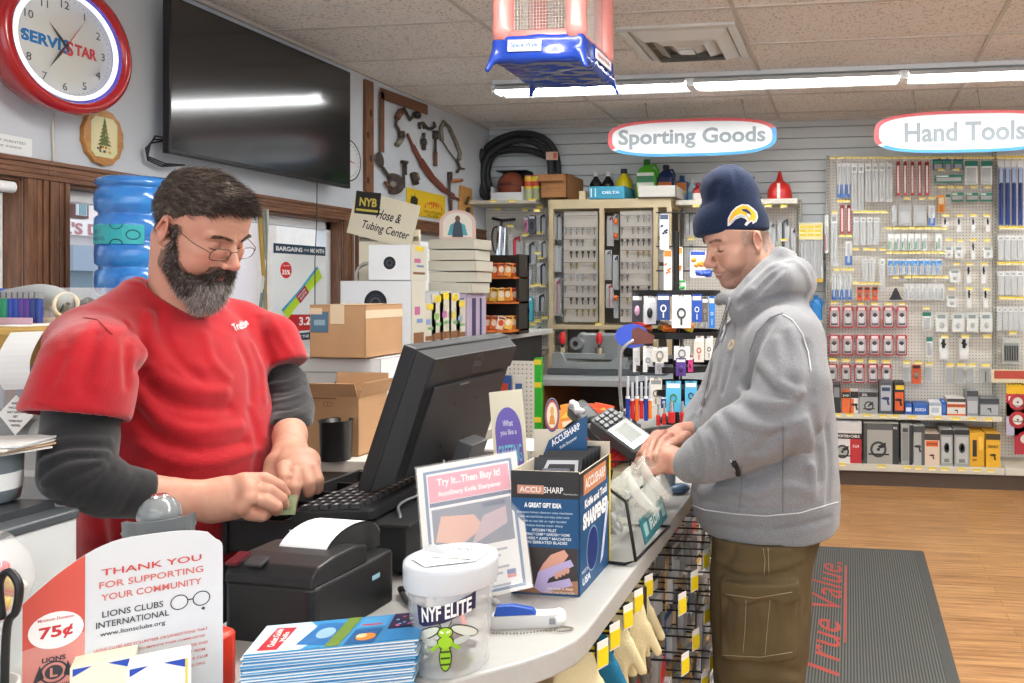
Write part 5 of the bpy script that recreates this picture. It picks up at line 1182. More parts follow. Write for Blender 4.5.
def carded(x0,x1,y0,y1,cf,Y,art,label,name='carded_tool',grp=None,cat='tool'):
 a=atY(*cf(x0,y0),Y);b=atY(*cf(x1,y1),Y);w=abs(b.x-a.x)*.94;h=a.z-b.z
 mb=MB().push(frame((0,0,0),(1,0,0),(0,0,1)))
 art(mb,w,h);mb.build(name,loc=((a.x+b.x)/2,Y,a.z),label=label,cat=cat,group=grp)
def hole(mb,h):mb.bx(-.006,.006,-.012,-.007,.0006,.0009,C('#77756f'))
def a_bluewhite(mb,w,h):mb.bx(-w/2,w/2,-h,0,0,.002,C('#e4e8ea',.4));mb.rect(-w/2,w/2,-h,-h*.62,C('#2f6fc0',.4),z=.0024);mb.bx(-w*.2,w*.2,-h*.9,-h*.1,.002,.014,CLR);mb.cyl((0,-h*.9,.008),(0,-h*.15,.008),.0045,C('#cfd3d6',.3));hole(mb,h)
def a_clear(mb,w,h):mb.bx(-w/2,w/2,-h*.22,0,0,.002,C('#dfe2e2',.4));mb.bx(-w/2,w/2,-h,-h*.2,0,.012,CLR);mb.cyl((0,-h*.93,.006),(0,-h*.25,.006),w*.16,C('#b4bab8',.35));mb.rect(-w*.3,w*.3,-h*.16,-h*.08,C('#9aa4a0'),z=.0026);hole(mb,h)
def a_red(mb,w,h):mb.bx(-w*.36,w*.36,-h,0,0,.003,C('#b8343c',.4));mb.bx(-w*.18,w*.18,-h*.92,-h*.12,.003,.008,C('#e5dcda',.35));mb.rect(-w*.3,w*.3,-h*.12,-h*.02,C('#7c2228'),z=.0035)
def a_teal(mb,w,h):mb.bx(-w/2,w/2,-h,0,0,.002,C('#dfe6e2',.4));mb.rect(-w/2,w/2,-h*.22,0,C('#257a68'),z=.0024);mb.bx(-w*.36,w*.36,-h*.92,-h*.30,.002,.014,CLR);mb.ell((0,-h*.6,.008),(w*.2,h*.22,.006),C('#2c3f3a'),n=10);hole(mb,h)
def a_greenbar(mb,w,h):mb.bx(-w/2,w/2,-h,0,0,.002,C('#26806a',.4));mb.bx(-w*.45,w*.45,-h*.8,-h*.35,.002,.012,CLR);mb.bx(-w*.4,w*.4,-h*.65,-h*.5,.003,.009,C('#20302c'));mb.rect(-w*.45,0,-h*.25,-h*.08,C('#e6efe6'),z=.0026)
def a_bluegreen(mb,w,h):mb.bx(-w/2,w/2,-h,0,0,.002,C('#2d568e',.4));mb.rect(-w/2,w/2,-h*.5,-h*.25,C('#2f9470'),z=.0024);mb.bx(-w*.35,w*.35,-h,-h*.55,.002,.010,CLR)
def a_orange(mb,w,h):mb.bx(-w/2,w/2,-h,0,0,.003,C('#e79a2c',.4));mb.rect(-w*.35,w*.35,-h*.5,-h*.15,C('#f3e2b8'),z=.0034);mb.bx(-w*.25,w*.25,-h*.95,-h*.6,.003,.012,C('#c96a1e'))
def a_silver(mb,w,h):mb.bx(-w/2,w/2,-h,0,0,.003,C('#c2c6c4',.4));mb.bx(-w*.42,w*.42,-h*.9,-h*.2,.003,.018,CLR);mb.bx(-w*.3,w*.3,-h*.8,-h*.35,.004,.012,C('#9ea5a4',.3,metal=.4));hole(mb,h)
def a_blackt(mb,w,h):mb.bx(-w*.4,w*.4,-h,0,0,.002,C('#dcdedb',.4));mb.cyl((0,-h*.45,.008),(0,-h*.05,.008),w*.13,C('#242526',.4));mb.cyl((-w*.2,-h*.2,.01),(w*.2,-h*.3,.01),w*.10,C('#242526',.4));mb.bx(-w*.3,w*.3,-h*.95,-h*.55,.002,.02,C('#e6e8e6',.35))
def a_strip(top,stripe):
 def f(mb,w,h):mb.bx(-w/2,w/2,-h,0,0,.002,C('#dfe4e6',.4));mb.rect(-w/2,w/2,-h*.45,-h*.12,C(top),z=.0024);mb.rect(-w*.42,-w*.2,-h*.95,-h*.5,C(stripe),z=.0024);mb.bx(-w*.12,w*.3,-h*.92,-h*.3,.002,.010,CLR);mb.cyl((w*.08,-h*.9,.006),(w*.08,-h*.35,.006),w*.09,C('#7f8784',.35))
 return f
def a_pale(mb,w,h):mb.bx(-w/2,w/2,-h*.35,0,0,.002,C('#cdd2cf',.4));mb.bx(-w*.47,w*.47,-h,-h*.3,0,.03,C('#dadedb',.35));mb.bx(-w*.3,w*.3,-h*.28,-h*.08,.002,.004,C('#8a9490'));mb.ell((0,-h*.66,.031),(w*.2,h*.18,.004),C('#b3bab6'),n=10)
def a_redpack(mb,w,h):
 mb.rbox((0,-h/2,.0012),(w,h,.0024),C('#b23440',.4),r=.012);mb.rbox((0,-h*.56,.006),(w*.82,h*.74,.008),CLR,r=.01);mb.rect(-w*.3,w*.3,-h*.18,-h*.06,C('#f0e4e0'),z=.0028)
 mb.ell((0,-h*.42,.010),(w*.22,h*.13,.008),C('#3a3a3e',.35),n=12);mb.bx(-w*.24,w*.24,-h*.78,-h*.45,.004,.016,C('#c9cbc8',.3,metal=.5));mb.bx(-w*.3,w*.3,-h*.86,-h*.74,.004,.012,C('#4a3a3c'))
def a_key(mb,w,h):mb.bx(-w*.42,w*.42,-h*.95,0,0,.002,C('#d5d8d4',.4));mb.cyl((0,-h*.85,.006),(0,-h*.3,.006),w*.10,C('#232426'));mb.box((0,-h*.35,.008),(w*.6,h*.12,.01),C('#232426'));mb.bx(-w*.38,w*.38,-h*.9,-h*.15,.002,.014,CLR)
def a_orng2(mb,w,h):mb.bx(-w/2,w/2,-h,0,0,.003,C('#d4592c',.4));mb.ell((0,-h*.55,.006),(w*.28,h*.2,.008),C('#8c8276'),n=10);mb.rect(-w*.4,w*.4,-h*.2,-h*.05,C('#2c2624'),z=.0034)
def a_triangle(mb,w,h):mb.poly([(-w/2,-h,.01),(w/2,-h,.01),(0,0,.01)],C('#2a2b2d',.5));mb.prism([(-w/2,-h),(w/2,-h),(w*.08,0),(-w*.08,0)],0,.008,C('#2a2b2d',.5))
def a_longblue(mb,w,h):mb.bx(-w/2,w/2,-h*.14,0,0,.002,C('#e2e5e6',.4));mb.bx(-w*.45,w*.45,-h,-h*.12,0,.003,C('#1f3f86',.4));mb.bx(-w*.32,w*.32,-h*.35,-h*.1,.003,.012,C('#9fb4d6',.3));mb.cyl((0,-h*.97,.009),(0,-h*.34,.009),w*.22,C('#223c7c',.35));hole(mb,h)
rows_u=[([(45,59),(61,75),(77,91)],80,196,a_bluewhite,'blue and white carded saw blade','top row far left','packaged_saw'),([(93,114),(116,137)],80,242,a_clear,'long clear packed file','top row of files','carded_file'),([(140,162),(164,186),(188,210),(212,234)],80,212,a_clear,'clear packed file on a short card','top row','carded_file'),([(244,262),(268,286),(293,311),(318,335),(341,362)],74,190,a_red,'slim red carded blade','top row','packaged_saw'),([(370,408),(411,436),(440,476)],62,100,a_bluegreen,'small blue and green carded cutter','top row','carded_cutter'),([(375,476)],120,146,a_greenbar,'wide green carded knife','row under the cutters','carded_knife'),([(480,526),(535,576)],72,152,a_teal,'teal and white carded pocket knife','top right corner','carded_knife'),([(434,478),(484,527),(531,576)],180,210,a_greenbar,'small green carded knife','row under the teal knives','carded_knife'),([(388,414)],188,248,a_orange,'orange carded utility blade','left of the small green knives','packaged_saw'),([(415,432)],186,232,a_teal,'narrow green carded knife','beside the orange utility blade','carded_knife'),([(52,72),(75,96)],222,320,a_red,'red and white carded driver','second row','carded_driver'),([(100,121),(123,144),(147,166),(169,189)],262,358,a_clear,'clear packed chisel','second row under the files','carded_chisel'),([(23,46)],248,430,a_clear,'tall clear packed rule','far left column','carded_rule'),([(72,97)],345,427,a_bluewhite,'blue and white carded blade','alone under the red and white drivers','packaged_saw'),([(230,250),(253,300),(304,352)],224,292,a_silver,'wide silver carded scraper','row under the slim red blades','carded_scraper'),([(356,380)],224,292,a_bluewhite,'small blue carded scraper','right of the silver scrapers','carded_scraper'),([(402,424),(449,471),(498,520),(548,570)],266,316,a_blackt,'small black and white carded clamp','first row of clamps','carded_clamp'),([(218+x*23.0,238+x*23.0) for x in range(6)]+[(380,402)],318,376,a_strip('#e9efec','#3a9a58'),'narrow white and green carded bit','row under silver scrapers','carded_bit'),([(410,440),(443,476),(540,576)],364,404,a_pale,'squat pale packed putty knife','row under the first clamps','carded_putty_knife'),([(498,520)],350,410,a_blackt,'lone black and white carded clamp','between the squat putty knives','carded_clamp'),([(218+x*20.8,236+x*20.8) for x in range(9)],406,460,a_strip('#3f8fd4','#3f8fd4'),'narrow blue and white carded bit','row under green bits','carded_bit'),([(426,466)],442,486,a_pale,'squat pale packed putty knife','left of the second clamps','carded_putty_knife'),([(481,505),(533,557)],430,492,a_blackt,'black and white carded clamp','second row of clamps','carded_clamp'),([(130,150),(154,174)],405,482,a_clear,'clear packed nail set','row under the chisels','carded_punch'),([(190,208)],405,515,a_clear,'dark tipped clear packed punch','left of the blue bits','carded_punch'),([(112,132),(138,157),(163,184)],502,548,a_orng2,'short red and green carded bit','row under the nail sets','carded_bit'),([(27,42),(45,60),(62,77),(79,94)],455,545,a_bluewhite,'blue and white carded hacksaw blade','lower left row','packaged_saw'),([(222,268)],505,546,a_triangle,'black triangular carded square','under the blue bits','carded_square'),([(272+x*20,290+x*20) for x in range(7)],490,546,a_strip('#d3d8d6','#aab2b0'),'narrow grey carded bit','row right of the black triangle','carded_bit'),([(416,454)],530,570,a_pale,'squat pale packed putty knife','left of the third clamps','carded_putty_knife'),([(483,507),(539,563)],508,578,a_blackt,'black and white carded clamp','third row of clamps','carded_clamp'),([(16+46*k,56+46*k) for k in range(6)],568,642,a_redpack,'red carded socket pack','upper row of red packs','carded_socket'),([(335,366)],588,650,a_teal,'green and white carded wrench','right of the upper red packs','carded_wrench'),([(378,424),(434,480),(484,527),(531,576)],592,654,a_pale,'pale grey packed tool','row by the green wrench','carded_tool'),]
rows_l=[([(15+46*k,55+46*k) for k in range(6)],50,122,a_redpack,'red carded socket pack','middle row of red packs','carded_socket'),([(349,371)],58,126,a_teal,'slim green and white carded wrench','right of the middle red packs','carded_wrench'),([(388,428),(456,500)],62,136,a_blackt,'black tool on white round card','row below pale tools','carded_tool'),([(10+46*k,48+46*k) for k in range(5)],150,216,a_redpack,'red carded socket pack','lowest row of red packs','carded_socket'),([(266,296),(342,370)],152,216,a_key,'black T handled tool card','row by the orange card','carded_tool'),([(299,332)],152,218,a_orng2,'orange card with a small fitting','between two black handled tools','carded_tool'),([(412,442),(448,478),(484,514),(530,572)],155,220,a_key,'black T handled tool card','lowest right row','carded_tool'),]
def ordname(i,n):return 'only one' if n==1 else ('left of two' if i==0 else 'right of two') if n==2 else ORD[i]+' from left'
for rows,cf in ((rows_u,cu_),(rows_l,cl_)):
 for (xs_,y0,y1,art,d_,where,nm) in rows:
  n=len(xs_)
  for i,(x0,x1) in enumerate(xs_):
   lab=d_+(', '+ordname(i,n) if n>1 else '')+' in the '+where if where[:3] in ('top','row','sec','low','fir','upp','mid','far','thi') else d_+(', '+ordname(i,n) if n>1 else '')+', '+where
   carded(x0,x1,y0,y1,cf,6.50,art,lab,nm,d_+'s' if n>1 else None)
tg=[(30+27*k,61) for k in range(21)]+[(55+k*22,209) for k in range(2)]+[(284,200),(335,200),(368,199)]+[(400,102),(452,102)]+[(402,162),(433,162),(464,162),(512,161),(560,161)]+[(37,247)]+[(110+24*k,246) for k in range(5)]+[(416,258),(464,258),(510,258),(556,258)]+[(220+27*k,302) for k in range(8)]+[(62,328),(86,328),(428,342),(465,344),(510,342),(556,343)]+[(108,373),(146,374),(166,374),(201,374),(44,443),(70,443),(92,443)]+[(222+26*k,385) for k in range(8)]+[(453,424),(497,424),(548,424)]+[(246,470)]+[(286+26*k,468) for k in range(6)]+[(108+25*k,490) for k in range(4)]+[(436,508),(497,508),(556,510)]+[(35,556),(82,560),(126,560),(172,560),(222,560),(266,560),(349,575),(404,592),(462,590),(510,592),(556,592)]+[(35+46*k,649) for k in range(6)]+[(362,662),(414,672),(484,671),(558,673)]
tags(hg,ox,[cu_(*t) for t in tg][:96],6.455,w=.052,h=.02)
tags(hg,ox,[cl_(x,y) for x,y in [(413,57),(483,57),(558,57),(30,136),(74,139),(121,140),(166,142),(213,143),(282,145),(321,146),(360,150),(432,154),(468,154),(506,154),(553,156)]],6.455,w=.06,h=.026)
tags(hg,ox,[cl_(x,y) for x,y in [(45,325),(88,325),(147,326),(202,329),(242,330),(300,333),(390,335),(450,338),(507,339),(563,341)]],6.255,w=.06,h=.026,hook=False)
tags(hg,ox,[cl_(x,y) for x,y in [(62,494),(198,500),(285,504),(322,506),(370,509),(412,510),(470,511),(523,514),(570,516)]],6.158,w=.06,h=.026,hook=False)
for (xs_,y0,y1,art,d_,where,nm,cf) in [([(595+22*k,614+22*k) for k in range(4)],72,290,a_longblue,'long navy blue packed blade','top row at the right edge','packaged_saw',cu_),([(594+22*k,614+22*k) for k in range(4)],326,410,a_clear,'clear packed drill bit','upper row at the right edge','carded_bit',cu_),([(594+22*k,614+22*k) for k in range(4)],448,530,a_clear,'clear packed drill bit','second row at the right edge','carded_bit',cu_),([(590+19*k,607+19*k) for k in range(5)],570,650,a_clear,'clear packed spade bit','lowest row at the right edge','carded_bit',cu_)]:
 for i,(x0,x1) in enumerate(xs_):carded(x0,x1,y0,y1,cf,6.50,art,'%s, %s in the %s'%(d_,ordname(i,len(xs_)),where),nm,d_+'s')
tags(h2,ox2,[cu_(x,y) for x,y in [(604,60),(630,60),(656,60),(682,60),(612,300),(636,300),(662,300),(682,300),(606,422),(632,421),(658,421),(682,422),(612,540),(640,540),(668,541),(645,659)]],6.455,w=.06,h=.026)
def a_case(mb,w,h):
 mb.rbox((0,-h/2,.01),(w,h,.02),C('#b9bcb6',.35),r=.012);mb.bx(-w*.42,w*.42,-h*.92,-h*.2,.02,.022,C('#8d918c',.35))
 for k in range(6):mb.cyl((-w*.34+w*.136*k,-h*.85,.026),(-w*.34+w*.136*k,-h*.3,.026),.005,C('#4a4a48',.3,metal=.6),n=6)
carded(605,670,60,150,cl_,6.50,a_case,'hanging clear case of spade bits above the saw blade packs','bit_case')
def blade_pack(x0,x1,y0,y1,c1,c2,lab,txt):
 a=atY(*cl_(x0,y0),6.38);b=atY(*cl_(x1,y1),6.38);w=b.x-a.x;h=a.z-b.z
 r=empty('saw_blade_pack',((a.x+b.x)/2,6.38,a.z),label=lab,cat='saw blade')
 mb=MB().push(frame((0,0,0),(1,0,0),(0,0,1)));mb.bx(-w/2,w/2,-h,0,0,.004,C(c1,.4));mb.rect(-w/2,w/2,-h*.22,0,C(c2),z=.0045);mb.text(txt,0,-h*.11,h*.10,C('#1c1c1c' if c2!='#c2303c' else '#ffffff'),w=w*.8,z=.005,bold=.03);mb.build('card',r)
 mb=MB().push(frame((0,0,0),(1,0,0),(0,0,1)));R_=w*.40;pts=[]
 for k in range(48):t=2*PI*k/48;q_=R_*(1 if k%2 else .92);pts.append((q_*math.cos(t),-h*.62+q_*math.sin(t)))
 mb.prism(pts,.005,.008,C('#b03038',.3));mb.ellp(0,-h*.62,R_*.55,R_*.55,C('#e2ded8'),z=.0085);mb.ellp(0,-h*.62,R_*.12,R_*.12,C('#3a3a3a'),z=.009);mb.build('blade',r)
blade_pack(622,700,200,330,'#e8b61e','#e8c020','yellow and black circular saw blade pack at the top of the cut off rack','DEWALT')
blade_pack(622,700,252,395,'#b9b6d0','#c2303c','lilac circular saw blade pack below the yellow one','Freud')
blade_pack(650,720,320,460,'#b03040','#c2303c','red circular saw blade pack hanging lowest at the right edge','Diablo')
a=atY(*cl_(572,168),6.36);b=atY(*cl_(683,215),6.36)
mb=MB();mb.bx(0,.7,-.004,0,b.z-a.z,0,C('#d9cfae',.4));mb.bx(.02,.3,-.006,-.004,(b.z-a.z)*.7,-.01,C('#b84a3a'));mb.build('sign_strip',h2,loc=(a.x-ox2,a.y-YP,a.z))
for k,zz in enumerate((.50,.62)):mb=MB();[mb.tube([(.35,-.30+.0,zz),(-.30,-.30,zz)],.003,HK,n=5),[mb.cyl((x*.06-.30,-.30,zz),(x*.06-.30,-.02,zz),.002,HK,n=5) for x in range(11)]];mb.build('wire_basket',h2)
# ---- boxes on the two shelves
def carton(x0,x1,y0,y1,cf,Yf,dp,base,panels,label,z=None,cat='box',name='tool_box',tilt=0,cols=None):
 a=atY(*cf(x0,y0),Yf);b=atY(*cf(x1,y1),Yf);w=(b.x-a.x);h=a.z-b.z
 z0=b.z if z is None else z;h=a.z-z0
 mb=MB();mb.box((0,dp/2,h/2),(w*.96,dp,h),C(base,.45));mb.push(frame((0,-.0008,0),(1,0,0),(0,0,1)));W_=w*.96
 for p in panels:
  k=p[0]
  if k=='r':mb.rect(-W_/2+W_*p[1],-W_/2+W_*p[2],h*p[3],h*p[4],C(p[5],.45),z=.0004*(p[6] if len(p)>6 else 1))
  elif k=='t':mb.text(p[1],-W_/2+W_*p[2],h*p[3],h*p[4],C(p[6]),w=W_*p[5],z=.002,bold=.03)
  elif k=='e':mb.ellp(-W_/2+W_*p[1],h*p[2],W_*p[3],h*p[4],C(p[5]),z=.0016,n=20)
  elif k=='saw':
   cx_,cy_=-W_/2+W_*p[1],h*p[2];s_=h*p[3]
   mb.ellp(cx_,cy_,s_,s_,C('#3c3f40'),z=.0016,n=24);mb.ellp(cx_,cy_,s_*.72,s_*.72,C('#a9adaa'),z=.0019,n=24);mb.ellp(cx_,cy_,s_*.2,s_*.2,C('#2a2a2a'),z=.0022);mb.poly([(cx_-s_*1.2,cy_-s_*.5,.0021),(cx_+s_*1.3,cy_-s_*.5,.0021),(cx_+s_*1.3,cy_-s_*.7,.0021),(cx_-s_*1.2,cy_-s_*.7,.0021)],C('#2a2a2a'));mb.poly([(cx_-s_*.1,cy_+s_*.4,.0023),(cx_+s_*.9,cy_+s_*.9,.0023),(cx_+s_*.9,cy_+s_*.3,.0023),(cx_+s_*.2,cy_+s_*.1,.0023)],C('#2a2a2a'))
  elif k=='drill':
   cx_,cy_=-W_/2+W_*p[1],h*p[2];s_=h*p[3];m_=C(p[4])
   mb.poly([(cx_-s_,cy_+s_*.2,.0018),(cx_-s_*.3,cy_+s_*.55,.0018),(cx_+s_*.6,cy_+s_*.5,.0018),(cx_+s_*.7,cy_,.0018),(cx_-s_*.3,cy_-s_*.05,.0018)],m_);mb.poly([(cx_+s_*.1,cy_,.0019),(cx_+s_*.5,cy_,.0019),(cx_+s_*.75,cy_-s_,.0019),(cx_+s_*.3,cy_-s_,.0019)],m_)
 mb.pop();mb.build(name,loc=((a.x+b.x)/2,Yf,z0),rot=(0,0,R(tilt)),label=label,cat=cat,bev=.0015)
zS,zD=zs+.001,zd+.001
Q=cl_
S1=[(30,56,220,316,'#3a3a3c',[('r',.1,.9,.55,.9,'#8c8e90')],'narrow dark box at the left end of the upper box shelf'),(60,89,246,318,'#e0703a',[('r',0,1,.72,1,'#38322e'),('t','B+D',.5,.84,.10,.7,'#e8e8e6')],'orange and black box, second on the upper box shelf'),(90,118,244,318,'#e4ddd6',[('r',0,1,.70,1,'#2e2c2c'),('r',0,.4,.0,.66,'#e0622e'),('drill',.55,.35,.2,'#3a3a3a')],'orange and white drill box between the orange box and the grey saw box'),(119,185,246,320,'#a3a6a8',[('r',0,1,.78,1,'#3b3c3e'),('saw',.52,.36,.22),('t','SKIL',.3,.88,.12,.3,'#d8d8d8')],'grey box with a saw picture on the upper box shelf'),(187,236,212,322,'#54565a',[('r',.12,.88,.10,.90,'#aeb3bc',1),('drill',.5,.45,.16,'#2b3f66'),('r',.2,.8,.72,.84,'#3d4a66',2)],'tall silver panelled box rising above the upper box shelf'),(238,276,214,322,'#2f2c2c',[('r',.15,.95,.78,.92,'#efc93c'),('r',.1,.9,.12,.70,'#d9602c',2),('drill',.45,.42,.15,'#2a2626')],'black and orange box with a yellow tag beside the silver panelled one'),(277,301,288,324,'#2c5cae',[('r',.1,.9,.3,.7,'#dfe6f0')],'small blue carton on the upper box shelf'),(303,356,288,326,'#2f62b4',[('t','BOSCH',.5,.5,.3,.7,'#dfe6f0')],'wide low blue carton on the upper box shelf'),(358,402,282,327,'#e2e4e6',[('r',0,1,.75,1,'#9fb0c0'),('r',.2,.8,.2,.6,'#b9c3cc')],'white and grey carton between the blue cartons'),(403,417,280,327,'#2c5cae',[('r',.1,.9,.2,.8,'#4c7cc8')],'narrow blue carton right of the white carton'),(419,485,268,330,'#dedad4',[('r',0,1,.80,1,'#4a4644'),('r',0,1,.48,.68,'#df6f34'),('t','BLACK+DECKER',.5,.58,.10,.9,'#3a2a22'),('r',0,1,0,.10,'#df6f34'),('drill',.5,.28,.14,'#4a3a34')],'white and orange carton of a small drill on the upper box shelf'),(487,528,242,331,'#8c9094',[('r',.08,.92,.1,.6,'#b3b8bc'),('r',0,1,.78,1,'#44484c')],'upright grey carton near the right end of the upper box shelf'),(530,600,268,333,'#7e8286',[('r',0,1,.7,1,'#3c4044'),('r',.06,.94,.08,.64,'#a8adb0'),('drill',.5,.38,.16,'#3a3c40')],'wide grey carton at the right end of the upper box shelf')]
for (x0,x1,y0,y1,c,pn,lab) in S1:carton(x0,x1,y0,y1,Q,6.30,.20,c,pn,lab,z=zS)
S2=[(38,130,350,486,'#e4e2e0',[('r',0,1,.80,1,'#d8d8d8'),('r',0,1,.60,.74,'#2c2a2c'),('t','PORTER+CABLE',.5,.67,.07,.86,'#f0eeee'),('r',.56,1,0,.60,'#c0343c'),('saw',.26,.28,.17),('t','7-1/4',.78,.42,.08,.25,'#f2e0e0')],'white red and black circular saw carton at the left of the bottom shelf'),(133,258,352,490,'#aaa9a2',[('r',0,.10,0,1,'#4c4e4e'),('r',.82,1,0,1,'#3a3c3e'),('r',.10,.82,.84,1,'#5c5e5e'),('saw',.42,.36,.20),('t','SKIL',.9,.9,.06,.12,'#d8d8d8')],'large grey circular saw carton on the bottom shelf'),(262,303,358,492,'#a0a29e',[('r',.72,1,0,1,'#38393b'),('r',.1,.65,.1,.8,'#8a8d8c'),('r',.15,.6,.82,.92,'#45474a',2)],'tall grey carton right of the large saw carton'),(305,345,362,495,'#aeb0ae',[('r',0,1,.84,1,'#4a4c4e'),('r',.7,1,0,.84,'#5c5e60'),('drill',.38,.45,.12,'#3c3e40')],'tall grey drill carton on the bottom shelf'),(342,396,388,500,'#ddc9b4',[('r',0,1,.80,1,'#4c4440'),('r',.1,.9,.60,.78,'#df6a34'),('t','BLACK+DECKER',.5,.69,.06,.7,'#3a2a22'),('drill',.5,.3,.10,'#4a3a34')],'peach and orange sander carton on the bottom shelf'),(397,441,374,496,'#9da09e',[('r',0,1,.86,1,'#2e3032'),('r',.12,.88,.08,.80,'#b9bcba'),('e',.5,.5,.22,.14,'#3e4244'),('e',.52,.50,.13,.09,'#b9bcba'),('r',.3,.7,.1,.2,'#7e8280',2)],'silver carton with a curved tool picture, left of two on the bottom shelf'),(444,498,374,500,'#9da09e',[('r',0,1,.86,1,'#2e3032'),('r',.12,.88,.08,.80,'#b9bcba'),('e',.5,.5,.20,.14,'#3e4244'),('e',.52,.50,.12,.09,'#b9bcba'),('r',.3,.7,.1,.2,'#7e8280',2)],'silver carton with a curved tool picture, right of two on the bottom shelf'),(497,549,386,506,'#e0a92a',[('r',.18,.48,.30,.80,'#3a3428'),('r',.6,.9,.5,.9,'#efc24c'),('t','DW',.33,.2,.08,.3,'#2a2418')],'yellow carton, left of two on the bottom shelf'),(552,603,388,510,'#e3ad2c',[('r',0,1,.82,1,'#4a3f28'),('t','DEWALT',.5,.62,.08,.7,'#2c2618'),('drill',.5,.34,.12,'#332c1c')],'yellow carton, right of two on the bottom shelf')]
for (x0,x1,y0,y1,c,pn,lab) in S2:carton(x0,x1,y0,y1,Q,6.20,.30,c,pn,lab,z=zD)
# ---- middle right shelf unit, funnel etc
mx0,mx1=X_at(684,YP),X_at(800,YP)
zt2=atY(740,200,6.30).z
mr=empty('pegboard_gondola',((mx0+mx1)/2,YP,0),label='pegboard display behind the navy beanie with a shelf on top',cat='display');ox3=(mx0+mx1)/2
mb=MB();mb.bx(mx0-ox3,mx1-ox3,0,.015,.1,zt2,M_PEG);mb.build('pegboard',mr);upright(mr,ox3,mx1,z1=zt2+.03)
shelf(mr,ox3,mx0,mx1,zt2,.32);shelf(mr,ox3,mx0,mx1+.01,zd,.43,.045);mb=MB();mb.bx(mx0-ox3,mx1-ox3,-.40,-.385,0,.13,KICK);mb.build('kick_plate',mr)
tags(mr,ox3,[(696,206),(768,206),(784,206),(740,207),(755,207)],6.27,hook=False);tags(mr,ox3,[(691,239),(757,240),(784,240),(768,252),(790,300),(775,300)],6.46)
def a_tool(c):
 def f(mb,w,h):mb.bx(-w/2,w/2,-h,0,0,.002,C('#c9cccc',.4));mb.cyl((0,-h*.95,.012),(0,-h*.1,.012),w*.14,C(c,.35,metal=.3));mb.tube([(0,-h*.1,.012),(w*.3,-h*.02,.012),(w*.35,-h*.2,.012)],w*.10,C(c,.35),n=6);mb.bx(-w*.45,w*.45,-h*.98,-h*.15,.003,.02,CLR)
 return f
idf=lambda x,y:(x,y)
for (x0,x1,y0,y1,c,lab) in [(768,776,222,262,'#9a9ea0','grey curved tool on a card hanging beside the beanie'),(777,790,219,256,'#55595c','dark clamp in a clear pack hanging beside the beanie'),(791,796,228,262,'#2b2c2e','narrow black tool hanging next to the slotted upright'),(776,784,240,262,'#d9c02c','short yellow tool pack hanging behind the hood'),(686,694,212,236,'#5b5f62','small grey pack hanging left of the beanie under the shelf'),(686,694,244,268,'#8e9294','pale pack hanging left of the customer face'),(700,712,300,330,'#b8bcbe','pale pack hanging behind the customer collar')]:carded(x0,x1,y0,y1,idf,6.50,a_tool(c),lab,'carded_tool')
p=atY(779.5,197,6.40);fn=empty('red_funnel',(p.x,6.42,zt2+.001),label='red plastic dome shaped funnel standing on the top shelf',cat='funnel')
RP=mat('red_plastic','#c42a24',.3)
mb=MB();mb.lathe([(.100,0),(.102,.02),(.098,.08),(.082,.125),(.05,.15),(.03,.165),(.022,.19),(.012,.235),(.008,.24),(.0001,.24)],RP,n=36);mb.build('body',fn)
mb=MB();mb.bx(-.012,.012,-.104,-.098,.01,.13,C('#e6dcd8',.4));mb.build('label',fn)
p=atY(757,197,6.40);mb=MB();mb.lathe([(.07,0),(.065,.03),(.03,.10),(.012,.17),(.008,.20),(.0001,.20)],C('#2a2b2e',.35),n=24);mb.build('black_funnel',loc=(p.x-.03,6.42,zt2+.001),label='black plastic funnel half hidden by the beanie',cat='funnel')
def bottle(px,py,Y,z,r,h,body,cap_,lab_c,label,style='round',k=1.0):
 p=atY(px,py,Y);b=empty('bottle',(p.x,Y,z),label=label,cat='bottle')
 mb=MB()
 if style=='round':mb.lathe([(r*.95,0),(r,.008),(r,h*.55),(r*.9,h*.66),(r*.35,h*.82),(r*.33,h*.86)],body,n=24,sy=.75)
 elif style=='jug':
  mb.rbox((0,0,h*.33),(r*2,r*1.2,h*.66),body,r=r*.4);mb.push(T(0,0,h*.66));mb.lathe([(r*.98,0),(r*.8,h*.10),(r*.3,h*.20),(r*.3,h*.24)],body,n=20,sy=.6);mb.pop();mb.tube([(r*.2,0,h*.84),(r*.8,0,h*.86),(r*1.05,0,h*.72),(r*.98,0,h*.55)],r*.14,body,n=8)
 else:mb.rbox((0,0,h*.40),(r*2,r*1.0,h*.80),body,r=r*.3);mb.push(T(0,0,h*.8));mb.lathe([(r*.6,0),(r*.35,h*.06)],body,n=16);mb.pop()
 mb.build('body',b)
 mb=MB();mb.cyl((0,0,h*.86),(0,0,h),r*.38*k,cap_,n=18);mb.build('cap',b)
 if lab_c:
  mb=MB()
  if style=='round':
   for (c,z0,z1) in lab_c:mb.lathe([(r*1.012,h*z0),(r*1.012,h*z1)],C(c,.4),n=24,sy=.77,cap=False)
  else:
   for i,(c,z0,z1) in enumerate(lab_c):mb.bx(-r*.8,r*.8,-r*.62-.001*i,-r*.60,h*z0,h*z1,C(c,.4))
  mb.build('label',b)
BKP=mat('black_bottle','#1c1a1c',.25);YLP=C('#e8d21c',.3);GNP=C('#56b42c',.3);NVP=C('#1c2f5c',.3);BUP=C('#2a5c94',.3);WHB=C('#c2dcea',.3);WHC=C('#e9e9e6',.35);BKC=C('#26282a',.35)
bottle(698,200,6.42,zt2,.045,.16,C('#b02a2c',.3),C('#b02a2c',.3),[('#e2d8d2',.1,.45)],'small red bottle on the shelf just left of the beanie')
